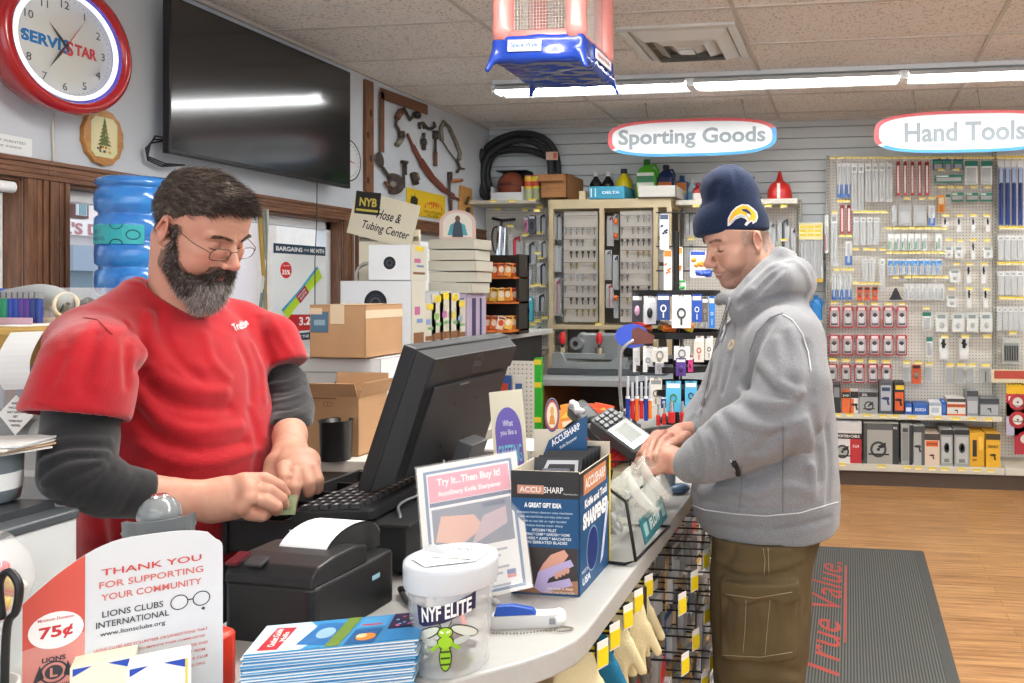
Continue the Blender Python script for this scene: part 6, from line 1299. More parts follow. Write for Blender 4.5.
# ---- key cabinet
YK=6.22;kx0,kx1=atY(548,300,YK).x,atY(671,300,YK).x;kzt=atY(600,199,YK).z;kzb=atY(600,325,YK).z
kc=empty('key_cabinet',((kx0+kx1)/2,YK,0),label='cream metal framed key display cabinet with two grey key panels',cat='cabinet');oxk=(kx0+kx1)/2
KB_=.40
mb=MB();mb.bx(kx0-oxk,kx1-oxk,0,KB_,kzt-.075,kzt,CRM);mb.build('top_beam',kc,bev=.003)
for px in (551,601.5,655.5,669):x=atY(px,300,YK).x;mb=MB();mb.bx(x-oxk-.018,x-oxk+.018,0,.03,.0,kzt-.075,CRM);mb.build('post',kc)
for x in (kx0+.012,kx1-.012):mb=MB();mb.bx(x-oxk-.012,x-oxk+.012,KB_-.03,KB_,0,kzt-.075,CRM);mb.build('post',kc)
mb=MB();mb.bx(kx0-oxk,kx1-oxk,-.01,KB_,kzb-.035,kzb,CRM);mb.build('shelf',kc);mb=MB();mb.bx(kx0-oxk,kx1-oxk,KB_-.012,KB_,.1,kzt-.07,C('#5e5b54',.7));mb.build('back_panel',kc)
mb=MB();mb.bx(kx0-oxk,kx1-oxk,0,KB_,.02,.10,CRM);mb.build('base',kc)
KG=mat('key_panel_grey','#b9b4ab',.5)
for pi,(a_,b_) in enumerate(((564,598),(620.5,652.5))):
 Yp=YK+.05;xa,xb=atY(a_,300,Yp).x,atY(b_,300,Yp).x;za,zb2=atY(600,211,Yp).z,atY(600,322,Yp).z
 mb=MB();mb.bx(xa-oxk,xb-oxk,.045,.055,zb2,za,KG);mb.build('key_panel',kc)
 nrow=9 if pi==0 else 9
 for r_ in range(nrow):
  z_=za-.04-r_*(za-zb2-.05)/nrow;mb=MB();mb.bx(xa-oxk+.004,xb-oxk-.004,.020,.026,z_-.002,z_+.002,C('#6f675a'));mb.build('hook_rail',kc)
  if pi==0 and r_==0:continue
  for c_ in range(6):
   rr_=random.Random(pi*100+r_*7+c_)
   if rr_.random()<.22:continue
   kname='key_'+str((pi+r_)%4)
   if kname not in globals().setdefault('KEYM',{}):
    m_=[C('#a08a55',.3,metal=.8),C('#b9bcbc',.25,metal=.8),C('#8d8a86',.3,metal=.8),C('#3a3836',.4)][(pi+r_)%4]
    mk=MB().push(frame((0,0,0),(1,0,0),(0,0,1)));mk.lathe([(.0001,-.001),(.0095,-.001),(.0095,.001),(.0001,.001)],m_,n=12,smooth=False,cap=False);mk.prism([(-.003,-.008),(.003,-.008),(.003,-.034),(.001,-.038),(-.002,-.034),(-.004,-.030),(-.002,-.026),(-.004,-.020)],-.001,.001,m_);KEYM[kname]=mk.mesh('key')
   o=D.objects.new('key',KEYM[kname]);COL.objects.link(o);o.location=(xa+.022+c_*(xb-xa-.044)/5,YK+.022,z_-.012);o.scale=(1.25,2.5,1.25)
   kcol=['brass','bright steel','dull steel','black headed'][(pi+r_)%4]
   tag(o,'%s key on the %s row of the %s grey key panel'%(kcol,ORD[r_],['left','right'][pi]),'key','%s row of keys on the %s panel'%(ORD[r_],['left','right'][pi]))
def small(x0,x1,y0,y1,Y,c,lab,cat='package',name='carded_item',art=None):carded(x0,x1,y0,y1,idf,Y,art or a_tool(c),lab,name,None,cat)
for (x0,x1,y0,y1,c,lab) in [(607,614,216,246,'#8c3048','dark red lanyard pack hanging between the key panels'),(614,619,214,240,'#5c5c66','grey lanyard pack hanging between the key panels'),(605,612,250,280,'#6c727c','grey key ring card between the key panels'),(613,619,255,290,'#2c4c78','navy key ring card between the key panels'),(606,614,284,308,'#b04a54','red tape measure card low between the key panels'),(614,619,296,318,'#2c2e32','black key case card low between the key panels'),(658,665,214,236,'#2b2b2e','black key cover right of the right key panel'),(659,666,240,262,'#d8742e','orange key tag card right of the right key panel'),(659,666,266,290,'#c8b848','yellow key tag card right of the right key panel'),(659,666,294,316,'#4c8a58','green key tag card low right of the right panel'),(554,562,214,240,'#3c3e42','black item hanging left of the left key panel'),(554,562,246,272,'#b8bcc0','white item hanging left of the left key panel'),(554,562,278,316,'#b04858','red item hanging left of the left key panel')]:small(x0,x1,y0,y1,YK+.10,c,lab)
for (px,py,c_) in ((616,222,'upper'),(616,236,'middle'),(616,298,'lower')):
 p=atY(px,py,YK+.05);mb=MB();mb.lathe([(.0001,0),(.016,0),(.018,.03),(.012,.045),(.0001,.045)],C('#e2702a',.4),n=14);mb.build('orange_key_float',loc=(p.x,YK+.04,p.z-.02),label='orange foam key float, %s of three between the key panels'%c_,cat='key float')
tags(kc,oxk,[(555,215),(556,255),(556,285),(556,319),(613,322)],YK-.005,w=.05,h=.022,hook=False)
ztop=kzt+.001
a=atY(637,207,YK-.05);b=atY(669,207,YK-.05)
mb=MB();W_=b.x-a.x+.05;mb.bx(0,W_,0,.42,0,.006,SHF);mb.bx(0,W_,0,.006,0,.095,C('#d3d1c9',.5));mb.bx(0,.006,0,.42,0,.095,C('#d3d1c9',.5));mb.bx(W_-.006,W_,0,.42,0,.095,C('#d3d1c9',.5));mb.bx(0,W_,.414,.42,0,.095,C('#d3d1c9',.5));mb.build('carton_tray',loc=(a.x,YK-.03,ztop),label='white open carton tray at the right end of the key cabinet top',cat='tray')
a=atY(589,207,YK-.02);b=atY(624,200,YK-.02)
mb=MB();W_=b.x-a.x;H_=.10;mb.bx(0,W_,0,.30,0,H_,C('#3a95b4',.45));mb.push(frame((0,-.0006,0),(1,0,0),(0,0,1)));mb.rect(.01,.022,.015,H_-.015,C('#cfe6ee'));mb.rect(.045,.055,.015,H_-.015,C('#cfe6ee'));mb.text('DELTA',W_*.62,H_*.5,.022,C('#dff0f4'),w=W_*.5,z=.0006,bold=.04);mb.pop();mb.build('blue_carton',loc=(a.x,YK-.01,ztop),label='bright blue carton with white lettering on top of the key cabinet',cat='box')
zb1=ztop+.001
for (px,c_,cap_,lb,lab,st,r_,h_) in [(596,BKP,WHC,[('#dfc08a',.12,.40),('#c9803a',.2,.3)],'black bottle with a white cap and cream label behind the blue carton','round',.055,.27),(608,BKP,WHC,[('#e2643a',.12,.40)],'black bottle with a white cap and orange label behind the blue carton','round',.055,.27)]:
 bottle(px,190,YK+.36,zb1,r_,h_,c_,cap_,lb,lab,st)
bottle(624,190,YK+.35,zb1,.070,.29,YLP,BKC,[('#3a3420',.15,.42),('#e8d21c',.42,.44)],'yellow bottle with a black cap on top of the key cabinet','round')
bottle(647,190,YK+.22,zb1+.008,.088,.335,GNP,C('#2c7a2c',.35),[('#e6ecdc',.28,.66),('#3c8a5c',.42,.58),('#d8c83c',.20,.30)],'green handled jug standing in the white tray','jug',.8)
bottle(666,190,YK+.24,zb1+.008,.070,.29,NVP,BKC,[('#e2742e',.2,.5),('#dfe4e8',.1,.2)],'navy blue jug standing in the white tray','jug')
bottle(682,192,YK+.37,zt2,.056,.245,BUP,C('#23507c',.35),[('#e38a3c',.35,.75),('#e8d24c',.35,.45),('#3a7fc0',.12,.3)],'blue bottle with an orange label right of the white tray','flat')
bottle(692,192,YK+.37,zt2,.040,.215,WHB,WHC,[('#7fb8dc',.2,.5)],'pale blue bottle with a white cap beside the beanie','round',.8)
# ---- left shelf section
lx0,lx1=X_at(494,YP),X_at(546,YP);zt3=atY(515,200,6.28).z
lg=empty('pegboard_gondola',((lx0+lx1)/2,YP,0),label='wire grid display with bicycle goods below the basketball shelf',cat='display');ox4=(lx0+lx1)/2
mb=MB();mb.bx(lx0-ox4-.08,lx1-ox4+.08,0,.015,.1,zt3,M_PEG);mb.build('pegboard',lg)
mb=MB();mb.bx(lx0-ox4-.13,lx1-ox4+.04,-.33,.0,zt3-.03,zt3,SHF);mb.build('shelf',lg,bev=.002)
z4=atY(520,354,6.27).z;z5=atY(520,402,6.25).z
for z_ in (z4,z5,zd):shelf(lg,ox4,lx0-.08,lx1+.02,z_,.32)
z6=atY(515,336,6.36).z;shelf(lg,ox4,lx0-.08,lx1+.02,z6,.22,.02)
tags(lg,ox4,[(493,201),(512,201),(532,200)],6.26,w=.06,h=.024,hook=False)
tags(lg,ox4,[(498,209),(525,210),(540,207),(510,226),(525,235),(540,233),(541,258),(519,264),(533,286),(543,286),(505,289),(522,292),(533,324),(545,318)],6.46,w=.055,h=.024)
tags(lg,ox4,[(503,365-1),(512,364),(521,364),(530,364.5),(541,365)],6.235,w=.05,h=.022,hook=False)
ab=lambda x,y:(480+x/6.83,200+y/6.83)
p=atY(501,260,6.48)
bp=empty('bicycle_pump',(p.x,6.50,1.5),label='silver bicycle floor pump with black T handle and hose',cat='pump');
def rel(x,y,Y=6.48):v=atY(*ab(x,y),Y);return Vector((v.x-p.x,v.y-6.50,v.z-1.5))
mb=MB();mb.cyl(rel(140,180),rel(125,440),.026,mat('chrome','#dfe3e6',.12,metal=1.0),n=20);mb.cyl(rel(172,190),rel(160,520),.018,mat('chrome'),n=16);mb.build('barrel',bp)
mb=MB();mb.tube([rel(85,125),rel(150,140),rel(240,132)],.013,BKC,n=10);mb.cyl(rel(148,135),rel(145,185),.010,BKC);mb.build('handle',bp)
mb=MB();mb.tube(smooth_pts([rel(140,185),rel(95,190),rel(82,260),rel(95,340),rel(110,360)]),.007,BKC,n=8);mb.build('hose',bp)
mb=MB();mb.tube([rel(105,545),rel(195,548)],.012,BKC,n=8);mb.cyl(rel(128,440),rel(118,620),.010,C('#9ab4c8',.3));mb.build('foot',bp)
def bag(c,c2):
 def f(mb,w,h):mb.rbox((0,-h/2,.010),(w,h,.02),C(c,.25),r=.02);mb.ell((0,-h*.55,.02),(w*.28,h*.2,.012),C(c2,.3),n=12);mb.rect(-w*.4,w*.4,-h*.18,-h*.06,C('#dfe8ee'),z=.0206)
 return f
for (x0,x1,y0,y1,art,lab,nm) in [(305,335,115,225,bag('#c98aa8','#9a5a78'),'pink carded reflector hanging under the basketball shelf','carded_accessory'),(335,385,105,235,bag('#5c6470','#3a3e46'),'grey carded bicycle light hanging under the basketball shelf','carded_accessory'),(390,455,100,235,a_tool('#2a2c30'),'black carded bicycle lock hanging near the cream post','carded_accessory'),(195,290,250,430,a_tool('#c03a48'),'red and black handled tool card right of the silver pump','carded_accessory'),(310,385,290,440,a_tool('#3a3c40'),'chrome bell on a clear card in the middle of the grid','carded_accessory'),(400,460,280,400,a_tool('#4a4e54'),'dark bicycle part card near the cream post','carded_accessory'),(245,355,470,615,bag('#c3cad4','#3a3c40'),'white bag holding a black cable lock','carded_accessory'),(390,460,430,590,a_tool('#33363a'),'black looped cable pack near the cream post','carded_accessory')]:carded(x0,x1,y0,y1,ab,6.48,art,lab,nm,None,'bicycle accessory')
ac=lambda x,y:(480+x/6.83,290+y/6.83)
for (x0,x1,y0,y1,art,lab) in [(105,215,30,265,bag('#9fc4de','#b084c4'),'clear bag of blue and purple goggles on the left grid'),(270,370,45,215,bag('#48b4c8','#2c6c84'),'turquoise swimming goggles card on the left grid'),(380,450,30,150,a_tool('#2c2e32'),'black dome bell card near the cream post'),(360,430,250,380,a_tool('#4c6c8c'),'small grey spray tin card above the tube boxes')]:carded(x0,x1,y0,y1,ac,6.48,art,lab,'carded_accessory',None,'accessory')
for i,(x0,x1,c,lab) in enumerate([(165,250,'#48c49c','mint green bundle lying on the shelf above the tube boxes'),(255,355,'#7ad04c','bright green bag lying on the shelf above the tube boxes')]):
 a=atY(*ac(x0,300),6.42);b=atY(*ac(x1,380),6.42);mb=MB();w=b.x-a.x;mb.ell((w*.3,0,.045),(w*.32,.06,.045),C(c,.4));mb.ell((w*.65,.01,.04),(w*.34,.05,.04),C(c,.4));mb.ell((w*.5,-.01,.075),(w*.25,.04,.022),C('#3fa884' if i==0 else '#4ca83c',.4));mb.build('rolled_bag',loc=(a.x,6.42,z6),label=lab,cat='bag')
for i,(x0,x1) in enumerate([(148,200),(202,262),(264,322),(324,384),(386,444)]):
 carton(x0,x1,398,492,ac,6.30,.12,'#c9c6bc',[('r',0,1,.55,.92,'#4a4642'),('t',['20"','24"','26"','26"','27"'][i],.5,.74,.26,.7,'#e8e6e0'),('r',0,1,.28,.42,'#b85a54')],'bicycle tube box marked %s inches, %s from left'%(['20','24','26','26','27'][i],ORD[i]),z=z4,name='tube_box')
for (x0,x1,y0,y1,c,lab) in [(120,190,610,680,'#6c6864','grey bin with dark packets on the low left shelf'),(200,320,590,680,'#8c745c','brown open tray on the low left shelf')]:
 carton(x0,x1,y0,y1,ac,6.30,.2,c,[('r',.08,.92,.2,.85,'#3c3a38')],lab,z=z5,name='storage_bin')
zq=zt3+.001;aq=lambda x,y:(480+x/6.207,120+y/6.207)
a=atY(*aq(78,400),6.36);b=atY(*aq(270,400),6.36)
bb=empty('basketball_box',((a.x+b.x)/2,6.36,zq),label='basketball in its open fronted white and black box',cat='ball');W_=b.x-a.x
mb=MB();mb.bx(-W_/2,W_/2,.20,.206,0,.27,C('#24252a'));mb.bx(-W_/2,W_/2,-.03,.206,0,.006,C('#dcdee0'));mb.bx(-W_/2,W_/2,-.036,-.03,0,.07,C('#dcdee0'));mb.bx(-W_/2,-W_/2+.005,-.03,.2,0,.12,C('#dcdee0'));mb.bx(W_/2-.005,W_/2,-.03,.2,0,.12,C('#dcdee0'));mb.bx(-W_/2,W_/2,.06,.206,.262,.27,C('#24252a'));mb.build('box',bb)
mb=MB();mb.ell((0,.08,.132),(.122,.118,.124),mat('basketball_rubber','#7e3c26',.6,bump=.4,bscale=260),n=32)
for m_ in (Matrix(),RX(90),RY(90)@RX(35)):mb.push(T(0,.08,.132)@m_);mb.tube([(.1235*math.cos(2*PI*k/40),.1235*math.sin(2*PI*k/40),0) for k in range(40)],.002,C('#231a18'),n=5,closed=True);mb.pop()
mb.push(frame((-.01,-.040,.14),(1,0,.05),(0,0,1)));mb.text('WILSON',0,0,.022,C('#2c2220'),w=.11,z=.0,bold=.02);mb.pop();mb.build('basketball',bb)
for i,(px) in enumerate((302,350)):
 p=atY(*aq(px,400),6.36);t_=empty('tennis_ball_tube',(p.x,6.37,zq),label='clear tube of yellow tennis balls, %s of two by the basketball'%['left','right'][i],cat='tube')
 mb=MB();mb.lathe([(.037,0),(.037,.205)],mat('tube_plastic','#e6ece0',.1,alpha=.35,spec=.8),n=24);mb.build('tube',t_)
 for k in range(3):mb=MB();mb.ell((0,0,.035+.064*k),(.032,)*3,mat('tennis_felt','#c9d83a',.8,bump=.5));mb.build('tennis_ball',t_)
 mb=MB();mb.lathe([(.038,.10),(.038,.20)],C('#e2b42e' if i==0 else '#d8cf3a',.4),n=24,cap=False);mb.lathe([(.0383,.12),(.0383,.16)],C('#c9503a',.4),n=24,cap=False);mb.lathe([(.038,.203),(.038,.212),(.0001,.213)],C('#c46a6a',.4),n=24,cap=False);mb.build('label',t_)
a=atY(*aq(375,480),6.26);b=atY(*aq(540,480),6.26)
cbx=empty('cardboard_box',(a.x,6.26,zq+.008),label='brown cardboard box with open flaps beside the tennis tubes',cat='box')
CB=mat('corrugated_cardboard','#a9774a',.8,var=.12,vscale=8);CB2=mat('cardboard_dark','#8d5f38',.8)
W_=b.x-a.x;mb=MB();mb.bx(0,W_,0,.006,0,.185,CB);mb.bx(0,.006,0,.36,0,.2,CB);mb.bx(W_-.006,W_,0,.40,0,.2,CB);mb.bx(0,W_,.39,.40,0,.2,CB);mb.bx(0,W_,0,.4,0,.006,CB);mb.push(frame((W_/2,-.0006,.08),(1,0,0),(0,0,1)));mb.text('ALDINES',0,0,.028,CB2,w=W_*.66,z=.0005,bold=.03);mb.rect(-W_*.4,W_*.4,.026,.029,CB2);mb.rect(-W_*.4,W_*.4,-.029,-.026,CB2);mb.pop();mb.build('body',cbx)
mb=MB();mb.box((W_/2-.02,-.02,.165),(W_*.98,.004,.07),CB,RX(-32));mb.build('flap',cbx);mb=MB();mb.box((W_*.5,.12,.205),(W_*.96,.20,.004),CB,RX(4));mb.build('flap',cbx)
p=atY(*aq(640,450),6.28);mb=MB();mb.rbox((0,0,.035),(.055,.05,.07),C('#d5c6a0',.5),r=.004);mb.build('small_carton',loc=(p.x,6.28,kzt+.002),label='small cream carton between the cardboard box and the blue carton',cat='box')
# ---- narrow rack of saw rods
rx0,rx1=atY(799,300,6.52).x,atY(823,300,6.52).x
rk=empty('blade_rack',((rx0+rx1)/2,6.52,atY(810,222,6.52).z),label='narrow rack of long silver rods with a yellow chart',cat='rack');W_=rx1-rx0
H_=atY(810,222,6.52).z-atY(810,281,6.52).z
mb=MB();mb.bx(-W_/2,W_/2,.02,.06,-H_,0,C('#d3d6d6',.5));mb.build('back_plate',rk)
mb=MB();mb.bx(-W_/2,W_/2,.0,.018,-H_*.30,-.01,C('#e8e0a8'));[mb.bx(-W_*.46+W_*.31*i,-W_*.46+W_*.31*i+W_*.26,-.001,.0,-H_*(.10+.07*j),-H_*(.06+.07*j),C('#e8cf3c')) for i in range(3) for j in range(3)];mb.build('chart',rk)
for i in range(7):mb=MB();mb.cyl((-W_*.42+W_*.14*i,.008,-H_*.98),(-W_*.42+W_*.14*i,.008,-H_*.30),.006,C('#c6cbcd',.3,metal=.5));mb.build('rod',rk)
mb=MB();mb.bx(-W_/2,W_/2,-.01,.02,-H_-.01,-H_+.02,C('#e2b83a'));mb.build('bottom_rail',rk)
a=atY(826,222,6.50);carded(824.5,828.5,215,253,idf,6.49,a_strip('#e8e8e6','#c9403c'),'slim red and white pack beside the slotted upright','carded_rule')
bottle(816,300,6.45,atY(816,320,6.45).z,.05,.20,C('#2a7cc0',.3),C('#2a7cc0',.3),None,'bright blue jug just behind the customer hood','jug')
mb=MB();p=atY(816,320,6.45);mb.bx(-.055,.055,-.08,.12,-.02,0,SHF);[mb.bx(x-.006,x+.006,.10,.12,-(p.z-.001),-.02,UPR) for x in (-.045,.045)];mb.build('shelf_stand',loc=(p.x,6.45,p.z),label='small putty coloured shelf stand behind the customer',cat='shelf')
# ---- key cutting counter and machine
YC=4.75
a=atZ(528,379,.955);KXL,KYF=a.x,a.y
kct=empty('key_cutting_counter',(KXL,KYF,0),label='grey topped wooden work counter carrying the key cutting machine',cat='counter')
mb=MB();mb.bx(0,1.15,0,.80,.915,.955,C('#9fa3a6',.4));mb.build('worktop',kct,bev=.004)
WDN=mat('brown_cabinet_wood','#8d5f3c',.5,var=.25,vscale=5,col2='#6f4528',stretch=(8,8,1))
mb=MB();mb.bx(.06,.085,.04,.78,0,.913,WDN);mb.bx(1.07,1.095,.04,.78,0,.913,WDN);mb.bx(.085,1.07,.74,.76,0,.913,C('#4c4540',.7));mb.bx(.085,1.07,.05,.76,.45,.47,WDN);mb.bx(.085,1.07,.05,.76,.02,.04,WDN);mb.build('cabinet',kct,bev=.002)
for k,(dx,c) in enumerate(((.16,'#e2602a'),(.27,'#d9dad8'),(.38,'#3c6ca8'))):
 mb=MB();mb.lathe([(.03,0),(.032,.01),(.032,.12),(.02,.14),(.012,.15),(.012,.17)],C(c,.4),n=20);mb.build('spray_can',loc=(KXL+dx,KYF+.14,.471),label=['orange','white','blue'][k]+' can stored inside the wooden key counter',cat='can')
km=empty('key_cutting_machine',(KXL+.33,KYF+.40,.956),label='grey key cutting machine with two red knobs',cat='machine')
MG=mat('machine_grey','#8f9698',.35,metal=.2);MD=C('#4e5458',.4);MK=C('#222426',.4)
mb=MB();mb.rbox((0,0,.02),(.62,.30,.04),MD,r=.02);mb.prism([(-.27,-.15),(.22,-.15),(.27,.12),(-.27,.12)],.04,.075,MG)
mb.push(frame((-.27,-.15,.07),(1,0,0),(0,0,1)));mb.prism([(0,0),(.50,0),(.50,.04),(.42,.04),(.38,.015),(.10,.015),(.06,.075),(0,.075)],-.03,.0,MG);mb.pop();mb.build('base',km,bev=.004)
mb=MB();mb.rbox((.02,.04,.175),(.30,.16,.17),MG,r=.03);mb.ell((-.12,.03,.20),(.05,.07,.07),MG);mb.cyl((.17,.04,.19),(.27,.04,.19),.085,MK,n=28);mb.cyl((.265,.04,.19),(.275,.04,.19),.055,C('#5b4030',.4),n=24);mb.build('motor_housing',km,bev=.004)
mb=MB();mb.cyl((-.13,-.02,.20),(-.13,-.10,.20),.040,C('#b9bec0',.25,metal=.7),n=24);mb.cyl((-.13,-.10,.20),(-.13,-.105,.20),.018,MK,n=16);mb.build('cutter_wheel',km)
mb=MB();mb.box((-.10,-.10,.12),(.34,.06,.035),MG);mb.cyl((-.22,-.10,.13),(-.22,-.10,.175),.028,C('#c3b9a0',.25,metal=.8),n=18);mb.cyl((.03,-.10,.13),(.03,-.10,.175),.028,C('#c3b9a0',.25,metal=.8),n=18);mb.build('carriage',km,bev=.003)
for x in (-.22,.03):mb=MB();mb.cyl((x,-.10,.175),(x,-.10,.20),.008,MK);mb.ell((x,-.10,.235),(.022,.022,.042),C('#c9242a',.3));mb.build('red_knob',km)
mb=MB();mb.rbox((.40,.0,.06),(.16,.2,.12),C('#4f5a62',.35),r=.02);mb.build('chip_box',km,bev=.004)
# ================================================================ THE CUSTOMER (grey hoodie, navy beanie)
def build_customer():
 LOC=Vector((-.20,2.0,0));root=empty('person',LOC,label='customer in a grey hooded sweatshirt, olive cargo trousers and navy beanie leaning on the counter',cat='person')
 L3=np.array(LOC)
 fw=R(200)
 def P(px,py,Y):return tuple(atY(px,py,Y))
 SK=srgb('#cfa28d')[:3];M_SKIN=tone_mat('skin',.48,bump=.12,bscale=260,sss=.06,spec=.35,var=(38,.07))
 HM=head_matrix((-.283,2.040,1.651),124,-21,-6,.975);HI=HM.inverted()
 def toh(w):return tuple(HI@Vector(w))
 rows=[(240,696,770,.078),(234,695,769.5,.080),(225,694,769,.081),(217,695.5,768,.080),(209,700,764.5,.079),(203,703,761,.078),(196,701,760,.077),(188,699.5,758.5,.076),(181,702,755,.071),(175,706,751,.062),(170,712,746,.045),(167,720,739,.026),(165.3,727,732,.01)]
 hkeys=[]
 hy=R(207)
 for (py,a,b,bb) in rows:
  A=atY(a,py,2.035);B=atY(b,py,2.035);hw=(B.x-A.x)/2
  aa=math.sqrt(max(hw**2-(bb*.46)**2,.01**2))/.887;hkeys.append((A.z,(A.x+B.x)/2,2.035,aa,bb))
 zb=atY(730,233.5,2.035).z
 def hat(p):
  d=loft(p,hkeys,hy,.95)
  d=d+fold(p,[P(733,167,1.99),P(738,186,1.95)],.008,-.004)+fold(p,[P(716,185,1.96),P(712,200,1.97),P(703,208,2.0)],.012,-.005)+fold(p,[P(757,195,1.98),P(745,207,1.96)],.013,-.004)
  cut=zb+.012*np.sin((p[:,0]+.29)/.1*1.2)-p[:,2]
  d=si(d,cut.astype(F4),.008)
  return d
 o=dict(neck=(toh((-.165,2.03,1.44)),7.0),smile=1.0,jaw=.0,creases=[([(1.0,9.0,4.2),(3.8,8.0,4.3)],.22,-.05),([(.8,9.0,5.3),(3.8,8.0,5.5)],.22,-.05),([(5.2,6.6,.2),(6.4,5.4,.9)],.16,-.07),([(5.2,6.6,-.4),(6.6,5.2,-.5)],.16,-.07),([(5.1,6.7,-.9),(6.4,5.2,-1.7)],.16,-.07),([(4.2,7.6,-5.6),(5.0,5.6,-8.2)],.28,-.07)],extra=[((0,4.6,-10.6),(2.8,2.8,1.5),1.5)])
 def fh(p):
  d=head_sdf(p,o);W=xf(p,HM).astype(F4)
  return np.where(W[:,2]>zb+.004,np.maximum(d,hat(W)*100+.35),d)
 V,Fq=surfnet(fh,(-9.5,-16,-24),(9.5,13.5,13),.17);V=relax(V,Fq,1,.4)
 N=normals(V,Fq);ax=np.abs(V[:,0]);y=V[:,1];z=V[:,2]
 col=np.tile(np.array(SK),(len(V),1))
 def blob(c,r,k=1):return np.exp(-((ax-c[0])**2+(y-c[1])**2+(z-c[2])**2)/r**2)*k
 n1=vnoise(V.astype(F4),6)+vnoise(V.astype(F4),2.5,3)
 stub=ss01(z,-4.2,-7.5)*ss01(y,-1,3)*(z>-13)*.40+blob((0,10,-5.6),1.5,.3)
 col=blend(col,srgb('#8a6a5c')[:3],np.clip(stub*(1+n1),0,.75))
 col=blend(col,srgb('#c06d5c')[:3],np.clip(blob((0,11.3,-3.6),1.6,.5)+blob((3.9,7.4,-3.4),2.0,.35)+blob((8,-1,0),3.0,.35),0,1))
 lip=np.clip(blob((0,9.9,-6.45),.75)+blob((1.4,9.3,-6.4),.6)+blob((0,9.8,-7.7),.8)+blob((1.4,9.1,-7.3),.6),0,1)
 col=blend(col,srgb('#b56c62')[:3],np.clip(lip*.7,0,.7))
 sb=(ax>5.2)*ss01(y,-.6,.6)*(1-ss01(y,2.2,3.6))*ss01(z,-2.6,-.6)
 col=blend(col,srgb('#8f8377')[:3],np.clip(sb*(.55+n1*.8),0,.85))
 hr=(1-ss01(y,-3.2,-1.8))*ss01(z,-6.5,-4.5)
 col=blend(col,srgb('#6d5f56')[:3],np.clip(hr*(.75+n1*.4),0,.9))
 colh=np.concatenate([col,np.ones((len(V),1))],1)
 HV=xf(V,HM);headV,headF,headN=V,Fq,N
 # ---- arms, hands
 LS,LE,LW=P(788,340,1.80),P(790,418,1.70),P(692,463,1.80)
 RS,RE,RW=P(752,338,2.20),P(722,402,2.22),P(689,433,2.08)
 def hand_left(p):
  w=P(684,463,1.80);c=P(659,461,1.835)
  d=cap(p,w,P(668,459,1.82),.028,.034)
  d=su(d,ell(p,c,(.040,.032,.024),rotm(0,-10,10)),.02)
  for (k,pts) in enumerate([[(652,453,1.87),(642,453,1.90),(636,458,1.92)],[(649,458,1.85),(639,461,1.88),(634,467,1.89)],[(650,465,1.83),(641,469,1.85),(638,474,1.87)],[(654,469,1.82),(648,475,1.83),(646,479,1.85)]]):
   d=su(d,chain(p,[P(*q) for q in pts],[.0115,.0102,.0085]),.005)
  d=su(d,chain(p,[P(664,466,1.80),P(654,472,1.79),P(646,474,1.80)],[.015,.012,.0095]),.010)
  return d
 def hand_right(p):
  w=P(692,430,2.08)
  d=cap(p,w,P(680,434,2.05),.024,.029)
  d=su(d,ell(p,P(671,438,1.99),(.036,.045,.020),rotm(10,-30,20)),.02)
  for pts in ([(670,436,1.91),(662,442,1.85),(656,456,1.80)],[(663,434,1.93),(654,441,1.87),(649,458,1.815)],[(658,434,1.96),(649,442,1.90),(645,456,1.85)],[(656,435,1.99),(648,441,1.95),(643,451,1.90)]):
   d=su(d,chain(p,[P(*q) for q in pts],[.0118,.0102,.0086]),.005)
  d=su(d,chain(p,[P(686,437,1.98),P(678,442,1.90),P(668,446.5,1.84)],[.016,.0135,.0108]),.008)
  return d
 HC=srgb('#c59985')[:3]
 def tint(V,F_,tips):
  c=np.tile(np.array(HC),(len(V),1));n=vnoise(V.astype(F4),90)
  c=blend(c,srgb('#b87060')[:3],np.clip(.25+n,0,.6))
  for t in tips:c=blend(c,srgb('#e0b4a6')[:3],np.exp(-(np.linalg.norm(V-np.array(t),axis=1)/.008)**2)*.8)
  return np.concatenate([c,np.ones((len(V),1))],1)
 def body(p):
  d=loft(p,[(.90,-.21,2.0,.09,.15),(1.1,-.20,2.0,.12,.16),(1.3,-.20,2.0,.11,.17),(1.46,-.18,2.02,.07,.10)],fw)
  for q in ([P(780,350,1.87),P(787,418,1.76),P(735,440,1.78),P(690,463,1.80)],[P(752,342,2.15),P(722,402,2.18),P(700,420,2.14),P(689,433,2.08)]):d=su(d,chain(p,q,[.045,.04,.034,.028]),.03)
  for yy,xx in ((1.91,-.205),(2.11,-.24)):d=su(d,chain(p,[(xx,yy,.88),(xx,yy,.5),(xx,yy,.1)],[.065,.055,.045]),.05)
  return d
 bV,bF=surfnet(body,(-.6,1.5,.03),(.15,2.5,1.6),.014)
 lV,lF=surfnet(hand_left,(-.64,1.70,1.0),(-.33,1.98,1.22),.0018);lV=relax(lV,lF,2)
 rV,rF=surfnet(hand_right,(-.62,1.78,1.04),(-.33,2.16,1.26),.0018);rV=relax(rV,rF,2)
 plain=lambda n:np.tile(np.array(list(HC)+[1]),(n,1))
 me=np_mesh('body',[(HV-L3,Fq,M_SKIN,colh),(bV-L3,bF,M_SKIN,plain(len(bV))),(lV-L3,lF,M_SKIN,tint(lV,lF,[])),(rV-L3,rF,M_SKIN,tint(rV,rF,[P(656,457,1.85),P(649,458,1.87),P(668,446.5,1.83)]))])
 link_mesh('body',me,root)
 # ---- eyelashes, eyebrows, teeth line
 hb=bvh_of(headV,headF)
 def hs(x,z,off=.05):
  h=hb.ray_cast(Vector((x,20,z)),Vector((0,-1,0)));return h[0]+h[1]*off
